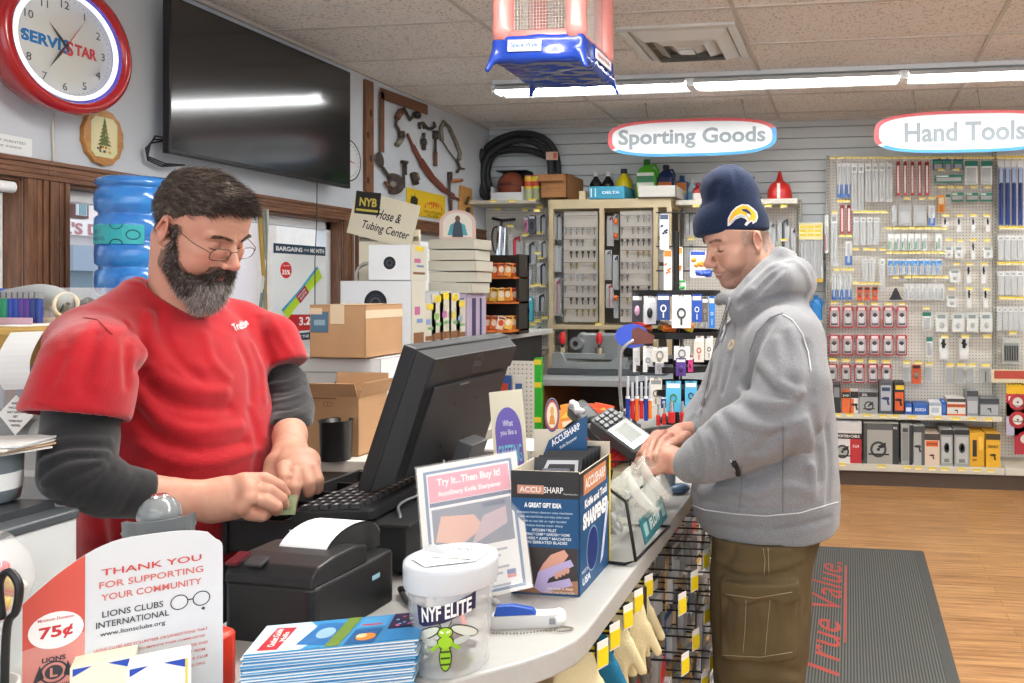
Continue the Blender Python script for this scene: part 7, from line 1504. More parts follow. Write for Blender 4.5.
 for sx in (-1,1):
  mb=MB();mb.M=T(*(-LOC))@HM
  mb.tube([hs(sx*(1.75+2.7*t),-.75-.25*math.sin(PI*t)+.1*t) for t in [k/8 for k in range(9)]],[.05+.09*math.sin(PI*k/8) for k in range(9)],C('#2a1c18',.5),n=5)
  mb.build('eyelashes',root)
  mb=MB();mb.M=T(*(-LOC))@HM;rng=random.Random(3)
  for k in range(110):
   t=rng.random();q=hs(sx*(1.1+3.9*t),1.75+.6*math.sin(PI*min(1,t*1.05)*.8)+rng.uniform(-.32,.32),.06)
   e=Vector((sx*(.35+.2*rng.random()),.16,.25-.5*t));mb.tube([q,q+e*.7+Vector((0,.06,0)),q+e*1.3],[.036,.028,.01],C('#7a6152',.6),n=4)
  mb.build('eyebrow',root)
 mb=MB();mb.M=T(*(-LOC))@HM
 mb.tube([hs(x,-6.98+.5*(abs(x)/2.9)**2,-.12) for x in [-2.3+4.6*k/10 for k in range(11)]],[.05]+[.16]*9+[.05],C('#efe4dc',.3),n=6)
 mb.build('teeth',root)
 # ---- beanie
 V,Fq=surfnet(hat,(-.43,1.88,1.60),(-.13,2.2,1.86),.003);V=relax(V,Fq,2)
 c=np.tile(np.array(srgb('#1d2a45')),(len(V),1))
 M_KNIT=tone_mat('navy_knit',.9,bump=.5,bscale=420,spec=.2,sheen=.1,var=(160,.18))
 hatN=bvh_of(V,Fq)
 hat_o=link_mesh('beanie',np_mesh('beanie',[(V-L3,Fq,M_KNIT,c)]),root)
 cx,cy=741.0+1.2,214.5
 def lp(pts):return [((x/4.88+680-cx)/385,-(y/4.88+150-cy)/385) for (x,y) in pts]
 full=lp([(240,370),(241,335),(256,304),(278,280),(303,266),(330,267),(352,283),(369,301),(373,325),(366,346),(350,358),(349,345),(338,352),(324,368),(315,362),(327,344),(318,334),(300,328),(278,338),(260,358),(246,370)])
 yel=lp([(246,360),(248,335),(262,306),(283,285),(305,272),(328,273),(347,288),(362,304),(366,325),(360,342),(352,346),(348,335),(336,345),(327,356),(334,338),(322,322),(300,312),(276,322),(258,342)])
 gry=lp([(250,362),(262,344),(280,327),(300,318),(318,325),(322,330),(300,324),(280,333),(262,352)])
 dk=lp([(300,290),(322,288),(338,300),(344,316),(334,322),(324,306),(308,300)])
 whd=lp([(326,310),(338,313),(340,326),(333,330),(326,320)])
 oo=hit_px(hatN,cx-.5,cy)[0];fr=Vector((1,0,0))
 mb=MB()
 for poly,cc,of in ((full,'#dfe2e6',.0012),(yel,'#f2b824',.0018),(gry,'#a9b2bd',.0022),(dk,'#27345c',.0022),(whd,'#e8e6e0',.0028)):
  decal(mb,hatN,oo,fr,(0,0,1),grid_poly(poly,.006),C(cc,.7),off=of,loc=LOC)
 mb.build('embroidered_emblem',hat_o)
 # ---- hoodie
 rows=[(541,697,837,.218),(533,694,838,.22),(520,691,839,.222),(505,691,839,.222),(495,694,838,.22),(470,698,837,.22),(440,702,836,.215),(400,706,832,.21),(370,711,828,.205),(345,718,822,.20),(325,727,817,.18),(310,737,811,.14),(300,746,803,.10),(290,750,798,.075)]
 keys=[]
 for (py,a,b,bb) in rows:
  A=atY(a,py,2.0);B=atY(b,py,2.0);hw=(B.x-A.x)/2;zz=atY(a,py,2.0-min(bb,.19)).z
  aa=math.sqrt(max(hw**2-(bb*.34)**2,.03**2))/.94;keys.append((zz,(A.x+B.x)/2,2.0,aa,bb))
 rim=[P(721,298,1.97),P(737,298,1.90),P(751,281,1.905),P(766,265,1.93),P(779,256,1.97)]
 def hood_parts(p):
  d=chain(p,[P(742,312,1.90),P(758,296,1.87),P(778,280,1.89),P(793,277,1.97),P(796,284,2.06),P(782,286,2.13),P(757,295,2.16),P(738,308,2.10)],[.028,.036,.044,.048,.05,.045,.036,.028])
  d=su(d,ell(p,P(789,288,2.0),(.045,.115,.045)),.03)
  d=su(d,chain(p,rim,[.014,.017,.018,.018,.016]),.022)
  d=su(d,chain(p,[P(779,256,1.97),P(790,258,2.04),P(780,262,2.12),P(760,275,2.16),P(735,296,2.10),P(720,300,2.0)],[.016,.018,.018,.018,.016,.014]),.022)
  return d
 PK=[P(722,462,1.80),P(745,452,1.78)]
 def hoodie(p,FL=None):
  d=loft(p,keys,fw,.95,2.25)
  d=su(d,ell(p,P(785,352,1.86),(.075,.09,.10)),.06)
  d=su(d,hood_parts(p),.025)
  ls=chain(p,[P(786,345,1.84),P(793,385,1.78),P(787,418,1.745),P(735,440,1.76),P(703,457,1.785),P(691,463,1.80)],[.092,.088,.082,.074,.059,.045])
  ls=si(ls,(-(p[:,0]-P(673,460,1.8)[0])).astype(F4),.006)
  rs=chain(p,[P(752,338,2.18),P(733,370,2.20),P(720,398,2.19),P(700,420,2.14),P(690,432,2.09)],[.078,.072,.062,.052,.040])
  rs=si(rs,((p[:,2]-P(683,428,2.09)[2])*-.2+(P(683,428,2.09)[0]-p[:,0])).astype(F4),.006)
  ls=ls-vnoise(p,14,5)*.006
  d=su(d,ls,.022);d=su(d,rs,.022)
  d=d-vnoise(p,11,9)*.011-vnoise(p*np.array([1,1,.6],F4),26,2)*.0025
  if FL:d=add_folds(p,d,[(a_,b_,c_*1.7) for a_,b_,c_ in FL])
  zl=P(760,508,1.80)[2]+.0*p[:,0]
  d=d+.0035*np.exp(-((p[:,2]-zl)/.004)**2)
  d=np.maximum(d,-(np.maximum(loft(p,[(k[0],k[1],k[2],k[3]-.016,k[4]-.016) for k in keys],fw,.95,2.25),p[:,2]-(zl-.03))))
  nk=cap(p,P(752,262,2.02),P(768,300,2.03),.060,.066)
  return ss(d,nk,.012)
 FL=px_folds(hoodie,(-.62,1.55,.83),(.12,2.42,1.70),[([(738,304),(752,297),(766,283),(782,268)],.007,-.010),([(762,303),(783,297),(806,297)],.008,-.008),([(755,285),(770,270),(788,262)],.006,-.005),([(795,262),(805,272),(810,286)],.009,.005),([(771,322),(758,345),(750,372),(747,388)],.010,-.011),([(806,345),(811,375),(806,400)],.012,-.008),([(812,395),(800,412),(778,432),(756,452)],.010,-.008),([(742,392),(762,402),(786,402),(804,392)],.010,.008),([(738,402),(758,414),(786,416),(808,402)],.008,-.008),([(728,410),(748,424),(775,428),(795,420)],.010,.008),([(760,362),(780,384),(800,392)],.011,.007),([(757,372),(775,393),(796,400)],.008,-.006),([(716,418),(726,434),(735,452),(733,466)],.008,.006),([(708,426),(716,440),(720,462),(716,476)],.007,-.006),([(699,430),(705,446),(707,464),(703,478)],.006,.005),([(690,440),(695,455),(694,470)],.004,-.004),([(790,330),(797,350),(797,375)],.012,.005),([(776,340),(780,365),(776,385)],.010,.005),([(728,325),(722,350),(716,385)],.009,.005),([(735,330),(730,360),(722,392)],.007,-.006),([(742,312),(738,340),(736,365)],.009,.004),([(812,410),(818,440),(820,480)],.012,-.006),([(804,420),(812,455),(812,495)],.012,.006),([(745,480),(770,470),(795,445)],.011,-.006),([(700,492),(725,488),(750,492)],.010,.005),([(756,495),(780,485),(806,490)],.011,.005),([(827,430),(830,465),(828,500)],.009,-.005),([(704,392),(700,408),(690,422)],.007,-.005),([(716,378),(708,398),(697,414)],.008,.005),([(700,520),(730,527),(760,528)],.006,-.003),([(775,530),(800,526),(830,518)],.006,-.003)])
 V,Fq=surfnet(lambda p:hoodie(p,FL),(-.62,1.55,.83),(.12,2.42,1.70),.0048);V=relax(V,Fq,1)
 FA=1.0;M_HOOD=tone_mat('heather_fleece',.92,bump=.45,bscale=420,spec=.15,sheen=.25,var=(420,.2))
 c=np.tile(np.array(srgb('#828488')),(len(V),1))
 w1=1-ss01(V[:,2],P(760,509,1.8)[2]-.003,P(760,509,1.8)[2]+.001)
 c[:,:3]=blend(c[:,:3],srgb('#777a7e')[:3],w1*.8)
 hb=bvh_of(V,Fq)
 hood=link_mesh('hoodie',np_mesh('hoodie',[(V-L3,Fq,M_HOOD,c)]),root)
 th=C('#c9cbcd',.8);dkn=C('#6d7074',.9)
 for pts_,r_,m_ in (([(692,505),(705,510),(735,514),(765,516),(800,513),(838,502)],.0014,th),([(783,315),(792,320),(802,334),(808,352),(811,372)],.0018,th),([(783,422),(783,512)],.0010,dkn),([(741,465),(742,490),(738,512)],.0008,dkn),([(783,313),(770,318),(757,332),(750,352)],.0011,dkn)):
  mb=MB();surf_line(mb,hb,pts_,r_,m_,loc=LOC);mb.build('stitching',hood)
 mb=MB();surf_line(mb,hb,[(731,300),(722,325),(715,352),(709,385),(704,405)],.0032,C('#8d9094',.6),loc=LOC)
 surf_line(mb,hb,[(730,300),(721,325),(714,352),(708,385),(703,405)],.0012,C('#4c4e52',.4),off=.004,loc=LOC);mb.build('zip',hood)
 mb=MB();surf_line(mb,hb,[(731,298),(728,312),(726,330),(722,342)],.0028,C('#a9acb0',.8),off=.004,loc=LOC);mb.build('drawstring',hood)
 mb=MB();surf_line(mb,hb,[(733,461),(736,467),(738,474)],.0065,C('#1d1e22',.8),off=.001,loc=LOC);surf_line(mb,hb,[(731.4,459),(735,471),(737,476)],.0012,th,off=.004,loc=LOC);mb.build('pocket_opening',hood)
 mb=MB()
 a,nn=hit_px(hb,731.5,344.5)
 if a is not None:
  ux=Vector((0,0,1)).cross(nn).normalized();uy=nn.cross(ux)
  decal(mb,hb,a,ux,uy,grid_poly([(.0115*math.cos(R(t)),.0135*math.sin(R(t))) for t in range(0,360,20)],.006),C('#b7a88d',.7),loc=LOC)
  decal(mb,hb,a,ux,uy,grid_poly([(-.007,-.008),(-.001,.0),(-.004,.007),(.002,.004),(.006,-.007),(.003,-.002),(-.002,-.006)],.005),C('#7c7c78',.7),off=.002,loc=LOC)
  decal(mb,hb,a,ux,uy,grid_poly([(-.015,-.022),(.016,-.022),(.016,-.018),(-.015,-.018)],.005),C('#7d8084',.7),loc=LOC)
  mb.build('chest_emblem',hood)
  # ---- cargo trousers
 kl=[];kr=[]
 for (py,a,b,bb) in [(525,715,822,.125),(545,712,815,.125),(575,713,812,.122),(610,713,810,.118),(650,716,809,.112),(683,718,806,.108),(740,722,800,.10),(810,728,795,.095),(880,730,793,.095)]:
  A=atY(a,py,1.93);B=atY(b,py,1.93);hw=(B.x-A.x)/2;kl.append((A.z,(A.x+B.x)/2,1.905,hw,bb))
  kr.append((A.z,(A.x+B.x)/2-.036,2.115,hw*.96,bb))
 def trousers(p,FL=None):
  d=loft(p,kl,R(185),.95,2.2);e=loft(p,kr,R(185),.95,2.2)
  d=su(d,e,.02)
  d=su(d,ell(p,(-.20,2.01,.93),(.11,.19,.10)),.04)
  d=d-vnoise(p,12,4)*.010-vnoise(p,30,8)*.003
  q0=P(721,590,1.80);q1=P(796,660,1.80)
  def region(x0,x1,z0,z1,sl=0):return np.maximum(np.maximum(x0-p[:,0],p[:,0]-x1),np.maximum(z0-p[:,2],p[:,2]-z1+sl*(p[:,0]-x0)))
  near=p[:,1]-1.90
  pk=np.maximum(np.maximum(d-.014+.01*vnoise(p,22,6),region(q0[0],q1[0],q1[2],q0[2])),near)
  f0=P(722,577,1.80);f1=P(798,598,1.80)
  fl=np.maximum(np.maximum(d-.021,region(f0[0]-.002,f1[0]+.003,f1[2]+.006*np.sin(p[:,0]*60),f0[2])),near)
  d=np.minimum(d,su(pk,fl,.004))
  return add_folds(p,d,FL) if FL else d
 FL=px_folds(trousers,(-.42,1.72,.03),(.06,2.32,.97),[([(718,562),(745,570),(775,568),(803,558)],.009,.005),([(722,570),(750,577),(790,572)],.006,-.004),([(727,600),(722,625),(728,650)],.008,-.005),([(800,565),(806,600),(800,640)],.009,-.006),([(720,668),(750,665),(798,672)],.009,-.006),([(740,605),(736,630),(740,650)],.007,.004),([(780,605),(785,630),(778,652)],.008,.005),([(722,680),(752,676),(800,682)],.009,.005),([(755,610),(758,632),(754,650)],.006,-.004),([(735,548),(730,560),(722,572)],.008,-.005),([(788,548),(796,560),(800,575)],.008,.005)])
 V,Fq=surfnet(lambda p:trousers(p,FL),(-.42,1.72,.03),(.06,2.32,.97),.0055);V=relax(V,Fq,1)
 c=np.tile(np.array(srgb('#5a4e37')),(len(V),1))
 M_TR=tone_mat('olive_cotton',.9,bump=.3,bscale=500,spec=.15,var=(9,.16))
 tb=bvh_of(V,Fq);tr=link_mesh('trousers',np_mesh('trousers',[(V-L3,Fq,M_TR,c)]),root)
 st=C('#94856a',.9)
 for ln in ([(763,548),(765,560),(764,575)],[(768,548),(769,575)],[(746,600),(745,630),(743,652)],[(770,600),(767,630),(765,655)],[(722,655),(760,657),(792,652)],[(725,594),(755,598),(792,592)]):mb=MB();surf_line(mb,tb,ln,.0009,st,loc=LOC);mb.build('stitching',tr)
 for yy,nx in ((1.90,0),(2.11,-.03)):
  mb=MB();mb.M=T(*(-LOC))@T(-.24+nx,yy,0)
  mb.prism([(.13*math.cos(R(t))*(1.25 if math.cos(R(t))<0 else .95),.048*math.sin(R(t))) for t in range(0,360,15)],0,.025,C('#3a332c',.8))
  mb.ell((-.03,0,.035),(.12,.045,.045),C('#54453a',.7));mb.ell((.06,0,.06),(.06,.045,.06),C('#54453a',.7));mb.build('shoe',root)
 return root
build_customer()
# ================================================================ THE CLERK (red T-shirt, grey beard, glasses)
def build_clerk():
 LOC=Vector((-1.40,1.50,0));L3=np.array(LOC)
 root=empty('person',LOC,label='bearded clerk with glasses in a red T-shirt bent over the cash drawer',cat='person')
 fw=R(-4)
 def P(px,py,d):return tuple(atD(px,py,d))
 SK=srgb('#c4947e')[:3];M_SKIN=tone_mat('skin')
 HM=head_matrix((-1.325,1.465,1.645),-89,-29,6,.955);HI=HM.inverted()
 def toh(w):return tuple(HI@Vector(w))
 def towd(h):return tuple(HM@Vector(h))
 o=dict(neck=(toh((-1.41,1.505,1.40)),6.2),smile=0,jaw=.3,creases=[([(.5,9.1,4.4),(3.6,8.2,4.6)],.2,-.04),([(.5,8.9,5.6),(3.6,8.0,5.8)],.2,-.04),([(5.2,6.6,.1),(6.4,5.6,.6)],.15,-.05)],extra=[((4.6,5.0,-5.2),(2.0,2.2,2.4),1.5)])
 V,Fq=surfnet(lambda p:head_sdf(p,o),(-9.8,-18,-26),(9.8,13.5,13),.17);V=relax(V,Fq,1,.4)
 N=normals(V,Fq);ax=np.abs(V[:,0]);y=V[:,1];z=V[:,2]
 col=np.tile(np.array(SK),(len(V),1));n1=vnoise(V.astype(F4),6)+vnoise(V.astype(F4),2.5,3)
 def blob(c,r,k=1):return np.exp(-((ax-c[0])**2+(y-c[1])**2+(z-c[2])**2)/r**2)*k
 col=blend(col,srgb('#c07262')[:3],np.clip(blob((0,11.3,-3.6),1.7,.5)+blob((4.2,7.2,-3.2),2.2,.45)+blob((8,-1,0),3.2,.35)+.12*(n1+.5),0,1))
 col=blend(col,srgb('#b06a60')[:3],np.clip((blob((0,9.8,-7.6),.9)+blob((1.4,9.1,-7.3),.7))*.7,0,.7))
 def hairline(ax,y):return 6.6+.0*ax+np.where(ax>4.6,(ax-4.6)*-1.6,0)
 hairm=((y<3.6)&(z>.5+(y+1.5)*1.0))|((z>7.9-np.maximum(ax-4.2,0)*1.2)&(y>3))|((y<-1.6)&(z>-5.0))|((z>7.5)&(y<=3.6))
 hairm&=(z+n1*1.2>-3.6)
 hairm&=~((ax>7.1)&(y>-2.9)&(y<1.2)&(z<2.6))
 front=(y>3.2)&(z>7.8-np.maximum(ax-3.5,0)*.6);hairm|=front
 beardm=(z<-2.2)&(y>-.5)&(z+n1*1.2<-3.0-np.clip((y-2.2),0,6)*.95)&(z>-9-ss01(y,2,5)*4)
 beardm|=(ax+n1*.8>5.8)&(y>-.4)&(y+n1<2.4)&(z<1.5)&(z>-6)
 beardm|=(np.abs(z+5.5)<.75)&(y>7.5)&(ax<3.4)&(y<10.3)
 beardm&=~((z>-8.3)&(z<-6.3)&(ax<1.9)&(y>8.2));beardm&=~((ax>6.9)&(z>-5)&(y<1.0))
 col=blend(col,srgb('#3f342e')[:3],hairm*.92);col=blend(col,srgb('#4a403a')[:3],beardm*.75)
 colh=np.concatenate([col,np.ones((len(V),1))],1);HV=xf(V,HM);hV,hN=V,N
 # ---- hands (points of the photo frame at their distance from the camera)
 def rhand(p):
  d=cap(p,P(180,500,1.40),P(206,499,1.42),.032,.029)
  d=su(d,chain(p,[P(206,499,1.42),P(226,494,1.44),P(246,488,1.455)],[.029,.033,.026]),.02)
  d=su(d,chain(p,[P(215,508,1.43),P(236,506,1.44)],[.026,.024]),.02)
  for pts in ([(242,480,1.46),(264,479,1.475),(279,486,1.49),(285,494,1.50)],[(246,489,1.45),(269,491,1.46),(281,499,1.475),(284,505,1.485)],[(246,499,1.44),(265,501,1.445),(276,507,1.455),(277,511,1.465)],[(240,508,1.435),(252,514,1.435),(262,516,1.445),(266,515,1.455)]):
   d=su(d,chain(p,[P(*q) for q in pts],[.0138,.0126,.0112,.0095]),.003)
  for q in [(244,480,1.445),(249,489,1.435),(248,499,1.425),(242,508,1.42)]:d=su(d,sph(p,P(*q),.0128),.012)
  d=su(d,chain(p,[P(222,492,1.49),P(252,492,1.52),P(276,498,1.53)],[.020,.016,.012]),.01)
  for pts in ([(246,484,1.44),(262,485,1.455)],[(247,494,1.435),(262,496,1.44)],[(246,504,1.425),(256,507,1.43)]):d=d+fold(p,[P(*q) for q in pts],.004,-.0025)
  return d
 def lhand(p):
  d=cap(p,P(290,436,1.72),P(290,452,1.68),.031,.028)
  d=su(d,chain(p,[P(290,452,1.68),P(294,465,1.62),P(297,473,1.60)],[.031,.037,.031]),.02)
  d=su(d,chain(p,[P(306,462,1.63),P(308,472,1.61)],[.026,.022]),.02)
  for pts in ([(284,468,1.58),(285,478,1.555),(284,488,1.545),(284,494,1.55)],[(294,474,1.575),(294,488,1.55),(292,500,1.545),(291.5,508,1.55)],[(304,473,1.585),(308,484,1.57),(309,492,1.575)],[(312,470,1.60),(317,480,1.59),(317,489,1.60)]):
   d=su(d,chain(p,[P(*q) for q in pts],[.0152,.0130,.0114,.0098][:len(pts)]),.003)
  d=su(d,chain(p,[P(276,462,1.62),P(271,474,1.60),P(274,484,1.58)],[.019,.016,.012]),.012)
  d=su(d,chain(p,[P(283,455,1.65),P(277,464,1.62)],[.022,.019]),.012)
  return d+fold(p,[P(289,468,1.57),P(289,480,1.55)],.004,-.003)+fold(p,[P(300,470,1.58),P(301,482,1.57)],.004,-.003)
 HC=srgb('#c2947e')[:3]
 def tint(V,F_):
  c=np.tile(np.array(HC),(len(V),1));n=vnoise(V.astype(F4),80)
  c=blend(c,srgb('#b87464')[:3],np.clip(.15+n*.6,0,.4));return np.concatenate([c,np.ones((len(V),1))],1)
 RSh,REl,RWr=(-1.41,1.27,1.45),tuple(atD(76,474,1.28)),P(180,500,1.40)
 LSh,LEl,LWr=(-1.39,1.72,1.45),P(290,398,1.86),P(290,436,1.72)
 def bodyf(p):
  d=loft(p,[(.95,-1.40,1.5,.11,.13),(1.15,-1.40,1.5,.11,.13),(1.32,-1.42,1.5,.07,.12),(1.43,-1.45,1.5,.045,.06)],fw)
  for q in ([(-1.42,1.33,1.38),tuple(atD(82,440,1.34)),tuple(atD(80,472,1.31)),tuple(atD(112,490,1.34)),P(150,496,1.375),P(180,500,1.40)],[(-1.42,1.66,1.38),P(285,385,1.87),P(292,410,1.82),P(290,436,1.73)]):d=su(d,chain(p,q,[.035]*2+[.03]*(len(q)-2)),.03)
  for yy in (1.40,1.6):d=su(d,chain(p,[(-1.41,yy,.9),(-1.41,yy,.5),(-1.42,yy,.1)],[.085,.06,.045]),.05)
  return d
 bV,bF=surfnet(bodyf,(-1.7,1.1,.03),(-1.05,1.95,1.55),.014)
 def armskin(p):
  d=chain(p,[P(148,495,1.37),P(166,497,1.388),P(184,500,1.40)],[.035,.034,.031]);return d
 def allr(p):return su(armskin(p),rhand(p),.015)
 def alll(p):return su(chain(p,[P(291,415,1.79),P(290,426,1.75),P(290,438,1.72)],[.031,.032,.031]),lhand(p),.015)
 rV,rF=surfnet(allr,(-1.42,1.02,1.02),(-.92,1.60,1.3),.0021);rV=relax(rV,rF,2)
 lV,lF=surfnet(alll,(-1.42,1.30,1.02),(-.94,1.85,1.4),.0021);lV=relax(lV,lF,2)
 plain=lambda n:np.tile(np.array(list(HC)+[1]),(n,1))
 link_mesh('body',np_mesh('body',[(HV-L3,Fq,M_SKIN,colh),(bV-L3,bF,M_SKIN,plain(len(bV))),(lV-L3,lF,M_SKIN,tint(lV,lF)),(rV-L3,rF,M_SKIN,tint(rV,rF))]),root)
 hb=bvh_of(hV,Fq)
 def hs(x,z,off=.05):
  h=hb.ray_cast(Vector((x,20,z)),Vector((0,-1,0)));return h[0]+h[1]*off
 for sx in (-1,1):
  mb=MB();mb.M=T(*(-LOC))@HM
  mb.tube([hs(sx*(1.75+2.7*t),-.75-.25*math.sin(PI*t)+.1*t) for t in [k/8 for k in range(9)]],[.04+.08*math.sin(PI*k/8) for k in range(9)],C('#2a1c18',.5),n=5);mb.build('eyelashes',root)
  mb=MB();mb.M=T(*(-LOC))@HM;rng=random.Random(3)
  for k in range(170):
   t=rng.random();q=hs(sx*(1.0+4.0*t),1.65+.65*math.sin(PI*min(1,t*1.05)*.8)+rng.uniform(-.33,.33),.06)
   e=Vector((sx*(.35+.2*rng.random()),.16,.25-.5*t));mb.tube([q,q+e*.7+Vector((0,.06,0)),q+e*1.3],[.045,.035,.01],C('#4a382e',.6),n=4)
  mb.build('eyebrow',root)
  # ---- hair: a cap following the skull plus combed strands
 ho=dict(o);HD=srgb('#3b3029')[:3]
 def hair(p):
  q=p.copy();q[:,0]=np.abs(q[:,0])
  d=ell(q,(0,-.9,3.4),(7.3,8.9,7.8));d=su(d,ell(q,(0,3.2,4.4),(6.0,5.3,4.8)),3)
  th=.25+.75*ss01(p[:,2],4,10);d=d-th-vnoise(p,.8,4)*.5-vnoise(p*np.array([1.6,.5,1.0],F4),2.2,7)*.35
  cut=-(p[:,2]-8.0+np.maximum(q[:,0]-3.6,0)*.9+.6*vnoise(p,.9,2))+0*d
  side=-(p[:,2]-np.minimum(.3+(p[:,1]+1.5)*1.02,8-np.maximum(q[:,0]-3.6,0)*.7)+.6*vnoise(p,.9,2))
  back=p[:,1]+1.9
  low=-(p[:,2]+5.2)
  reg=np.where(p[:,1]>-1.9,np.minimum(side,9),low)
  d=si(d,reg.astype(F4),.4)
  e=ell(q,(7.6,-1.1,-.8),(1.1,2.2,3.3));return ss(d,e,.3)
 cV,cF=surfnet(hair,(-9.5,-12,-7),(9.5,11,14),.28);cV=relax(cV,cF,1);cN=normals(cV,cF)
 M_HAIR=tone_mat('dark_hair',.55,bump=.5,bscale=300,spec=.4,var=(900,.35))
 nn=vnoise(cV.astype(F4)*np.array([2.5,.6,1],F4),1.2,5)
 c=blend(np.tile(np.array(HD),(len(cV),1)),srgb('#6b5f56')[:3],np.clip(ss01(cV[:,2],5,11)*.6+nn,0,.8))
 hair_o=link_mesh('hair',np_mesh('hair',[(xf(cV,HM)-L3,cF,M_HAIR,np.concatenate([c,np.ones((len(c),1))],1))]),root)
 mb=MB();mb.M=T(*(-LOC))@HM
 top=(cV[:,2]>4)
 def comb(p):
  x,yv,zv=p
  if zv>4:return Vector((-.30+x*.04,.85,.12+.0*x))
  return Vector((0,-.35,-.85))
 cols=[mat('hair_strand_dark','#3a2f28',.45),mat('hair_strand_brown','#5a4a3f',.45),mat('hair_strand_grey','#8a8078',.45)]
 strands(mb,cV,cN,top,2600,2.3,.045,comb,cols[0],seed=2,jit=.28)
 strands(mb,cV,cN,top,1300,2.2,.045,comb,cols[1],seed=3,jit=.3)
 strands(mb,cV,cN,cV[:,2]>4.5,1300,2.1,.045,comb,cols[2],seed=4,jit=.3)
 strands(mb,cV,cN,~top,2200,.9,.035,comb,cols[0],seed=5,jit=.25)
 strands(mb,cV,cN,~top,500,.9,.035,comb,cols[2],seed=6,jit=.25)
 fr=(cV[:,1]>5.5)&(cV[:,2]>5.5)
 strands(mb,cV,cN,fr,900,2.4,.05,lambda p:Vector((-.2,.9,-.35)),cols[0],seed=8,jit=.4)
 mb.build('strands',hair_o)
 # ---- beard
 def beard(p):
  q=p.copy();q[:,0]=np.abs(q[:,0])
  d=chain(q,[(6.95,.9,1.6),(6.8,1.2,-1.5),(6.5,2.0,-4.5),(6.0,3.0,-8.0),(3.6,6.0,-10.8)],[.35,.55,1.0,1.5,2.4])
  d=su(d,ell(q,(0,7.4,-11.2),(3.9,3.0,3.9)),1.5)
  d=su(d,ell(q,(0,7.8,-13.6),(2.9,2.2,2.9)),1.5)
  d=su(d,ell(q,(3.0,7.2,-9.4),(2.0,1.8,2.2)),1.5)
  d=su(d,chain(q,[(0,10.15,-5.5),(1.8,9.6,-5.9),(3.0,8.5,-7.4)],[.55,.62,.6]),.6)
  d=su(d,chain(q,[(3.0,8.5,-7.4),(3.4,7.8,-9.4)],[.6,1.0]),1)
  d=ss(d,ell(q,(0,10.2,-7.3),(1.6,1.6,.5)),.3)
  return d-vnoise(p,.9,3)*.7-vnoise(p*np.array([2.2,1,.5],F4),2.0,5)*.4
 eV,eF=surfnet(beard,(-9,-2,-19),(9,13,3),.24);eV=relax(eV,eF,1);eN=normals(eV,eF)
 gy=np.clip(ss01(-eV[:,2],7.5,11)*(1-ss01(np.abs(eV[:,0]),3.0,6.0))*1.0+vnoise(eV.astype(F4),1.3,8)*.5,0,.9)
 c=blend(np.tile(np.array(srgb('#352b27')[:3]),(len(eV),1)),srgb('#948e88')[:3],gy)
 be=link_mesh('beard',np_mesh('beard',[(xf(eV,HM)-L3,eF,M_HAIR,np.concatenate([c,np.ones((len(c),1))],1))]),root)
 mb=MB();mb.M=T(*(-LOC))@HM
 cb=lambda p:Vector((p[0]*.07,.12 if p[2]>-9 else .25,-.9))
 grey=gy>.35
 gm=[mat('beard_strand_grey','#a8a29c',.5),mat('beard_strand_white','#d6d2cc',.5)]
 strands(mb,eV,eN,~grey,3200,1.2,.036,cb,cols[0],seed=11,jit=.5)
 strands(mb,eV,eN,~grey,700,1.2,.036,cb,gm[0],seed=12,jit=.5)
 strands(mb,eV,eN,grey,1500,1.7,.036,cb,gm[0],seed=13,jit=.55)
 strands(mb,eV,eN,grey,900,1.8,.036,cb,gm[1],seed=14,jit=.6)
 strands(mb,eV,eN,grey,1200,1.6,.036,cb,cols[0],seed=15,jit=.55)
 mm=(eV[:,2]>-8)&(eV[:,1]>7.6)
 strands(mb,eV,eN,mm,900,1.0,.036,lambda p:Vector((p[0]*.35,.1,-.7)),cols[0],seed=16,jit=.35)
 mb.build('strands',be)
 # ---- glasses (worn, but a thing he could take off)
 GM=HM@T(0,0,0)
 met=mat('spectacle_metal','#6d5f58',.25,metal=.9);lens=mat('spectacle_lens','#ffffff',.02,trans=1,ior=1.02,spec=.4)
 gz=-1.3;gy_=9.9;TM=T(*(-LOC))@HM
 def rim_pts(sx,k=28):
  out=[]
  for i in range(k):
   a=2*PI*i/k;out.append(Vector((sx*(3.4+2.55*math.copysign(abs(math.cos(a))**.85,math.cos(a))),gy_-.05*abs(3.4+2.55*math.cos(a))**1.15,gz+1.35*math.copysign(abs(math.sin(a))**.8,math.sin(a)))))
  return out
 mb=MB();mb.M=TM
 for sx in (-1,1):
  mb.tube(rim_pts(sx),.09,met,n=6,closed=True)
  mb.tube([(sx*5.9,gy_-.25,gz+.5),(sx*6.7,gy_-1.0,gz+.9),(sx*7.5,6.5,gz+1.2),(sx*7.75,1.0,gz+2.2),(sx*7.8,-.8,gz+2.3),(sx*7.7,-2.4,gz+.6)],.1,met,n=6)
 mb.tube([(-.95,gy_-.1,gz+.4),(0,gy_+.35,gz+.75),(.95,gy_-.1,gz+.4)],.1,met,n=6);g=mb.build('eyeglasses',root)
 for sx in (-1,1):
  mb=MB();mb.M=TM;mb.poly(rim_pts(sx),lens);mb.build('lens',g)
  # ---- black arm sleeves (undershirt)
 def under(p):
  r=chain(p,[(-1.405,1.29,1.40),tuple(atD(80,440,1.33)),tuple(atD(77,472,1.30)),tuple(atD(110,490,1.33)),tuple(atD(148,495,1.37))],[.052,.054,.052,.046,.040])
  r=si(r,((p-A3(atD(147,494,1.372)))@A3((Vector(atD(147,494,1.372))-Vector(atD(110,490,1.33))).normalized())).astype(F4),.006)
  l=chain(p,[(-1.41,1.68,1.41),P(285,385,1.86),P(292,410,1.81),P(291,426,1.76)],[.046,.048,.046,.043])
  l=si(l,(P(291,424,1.77)[2]+.12*(P(291,426,1.76)[0]-p[:,0])-p[:,2]).astype(F4),.006)
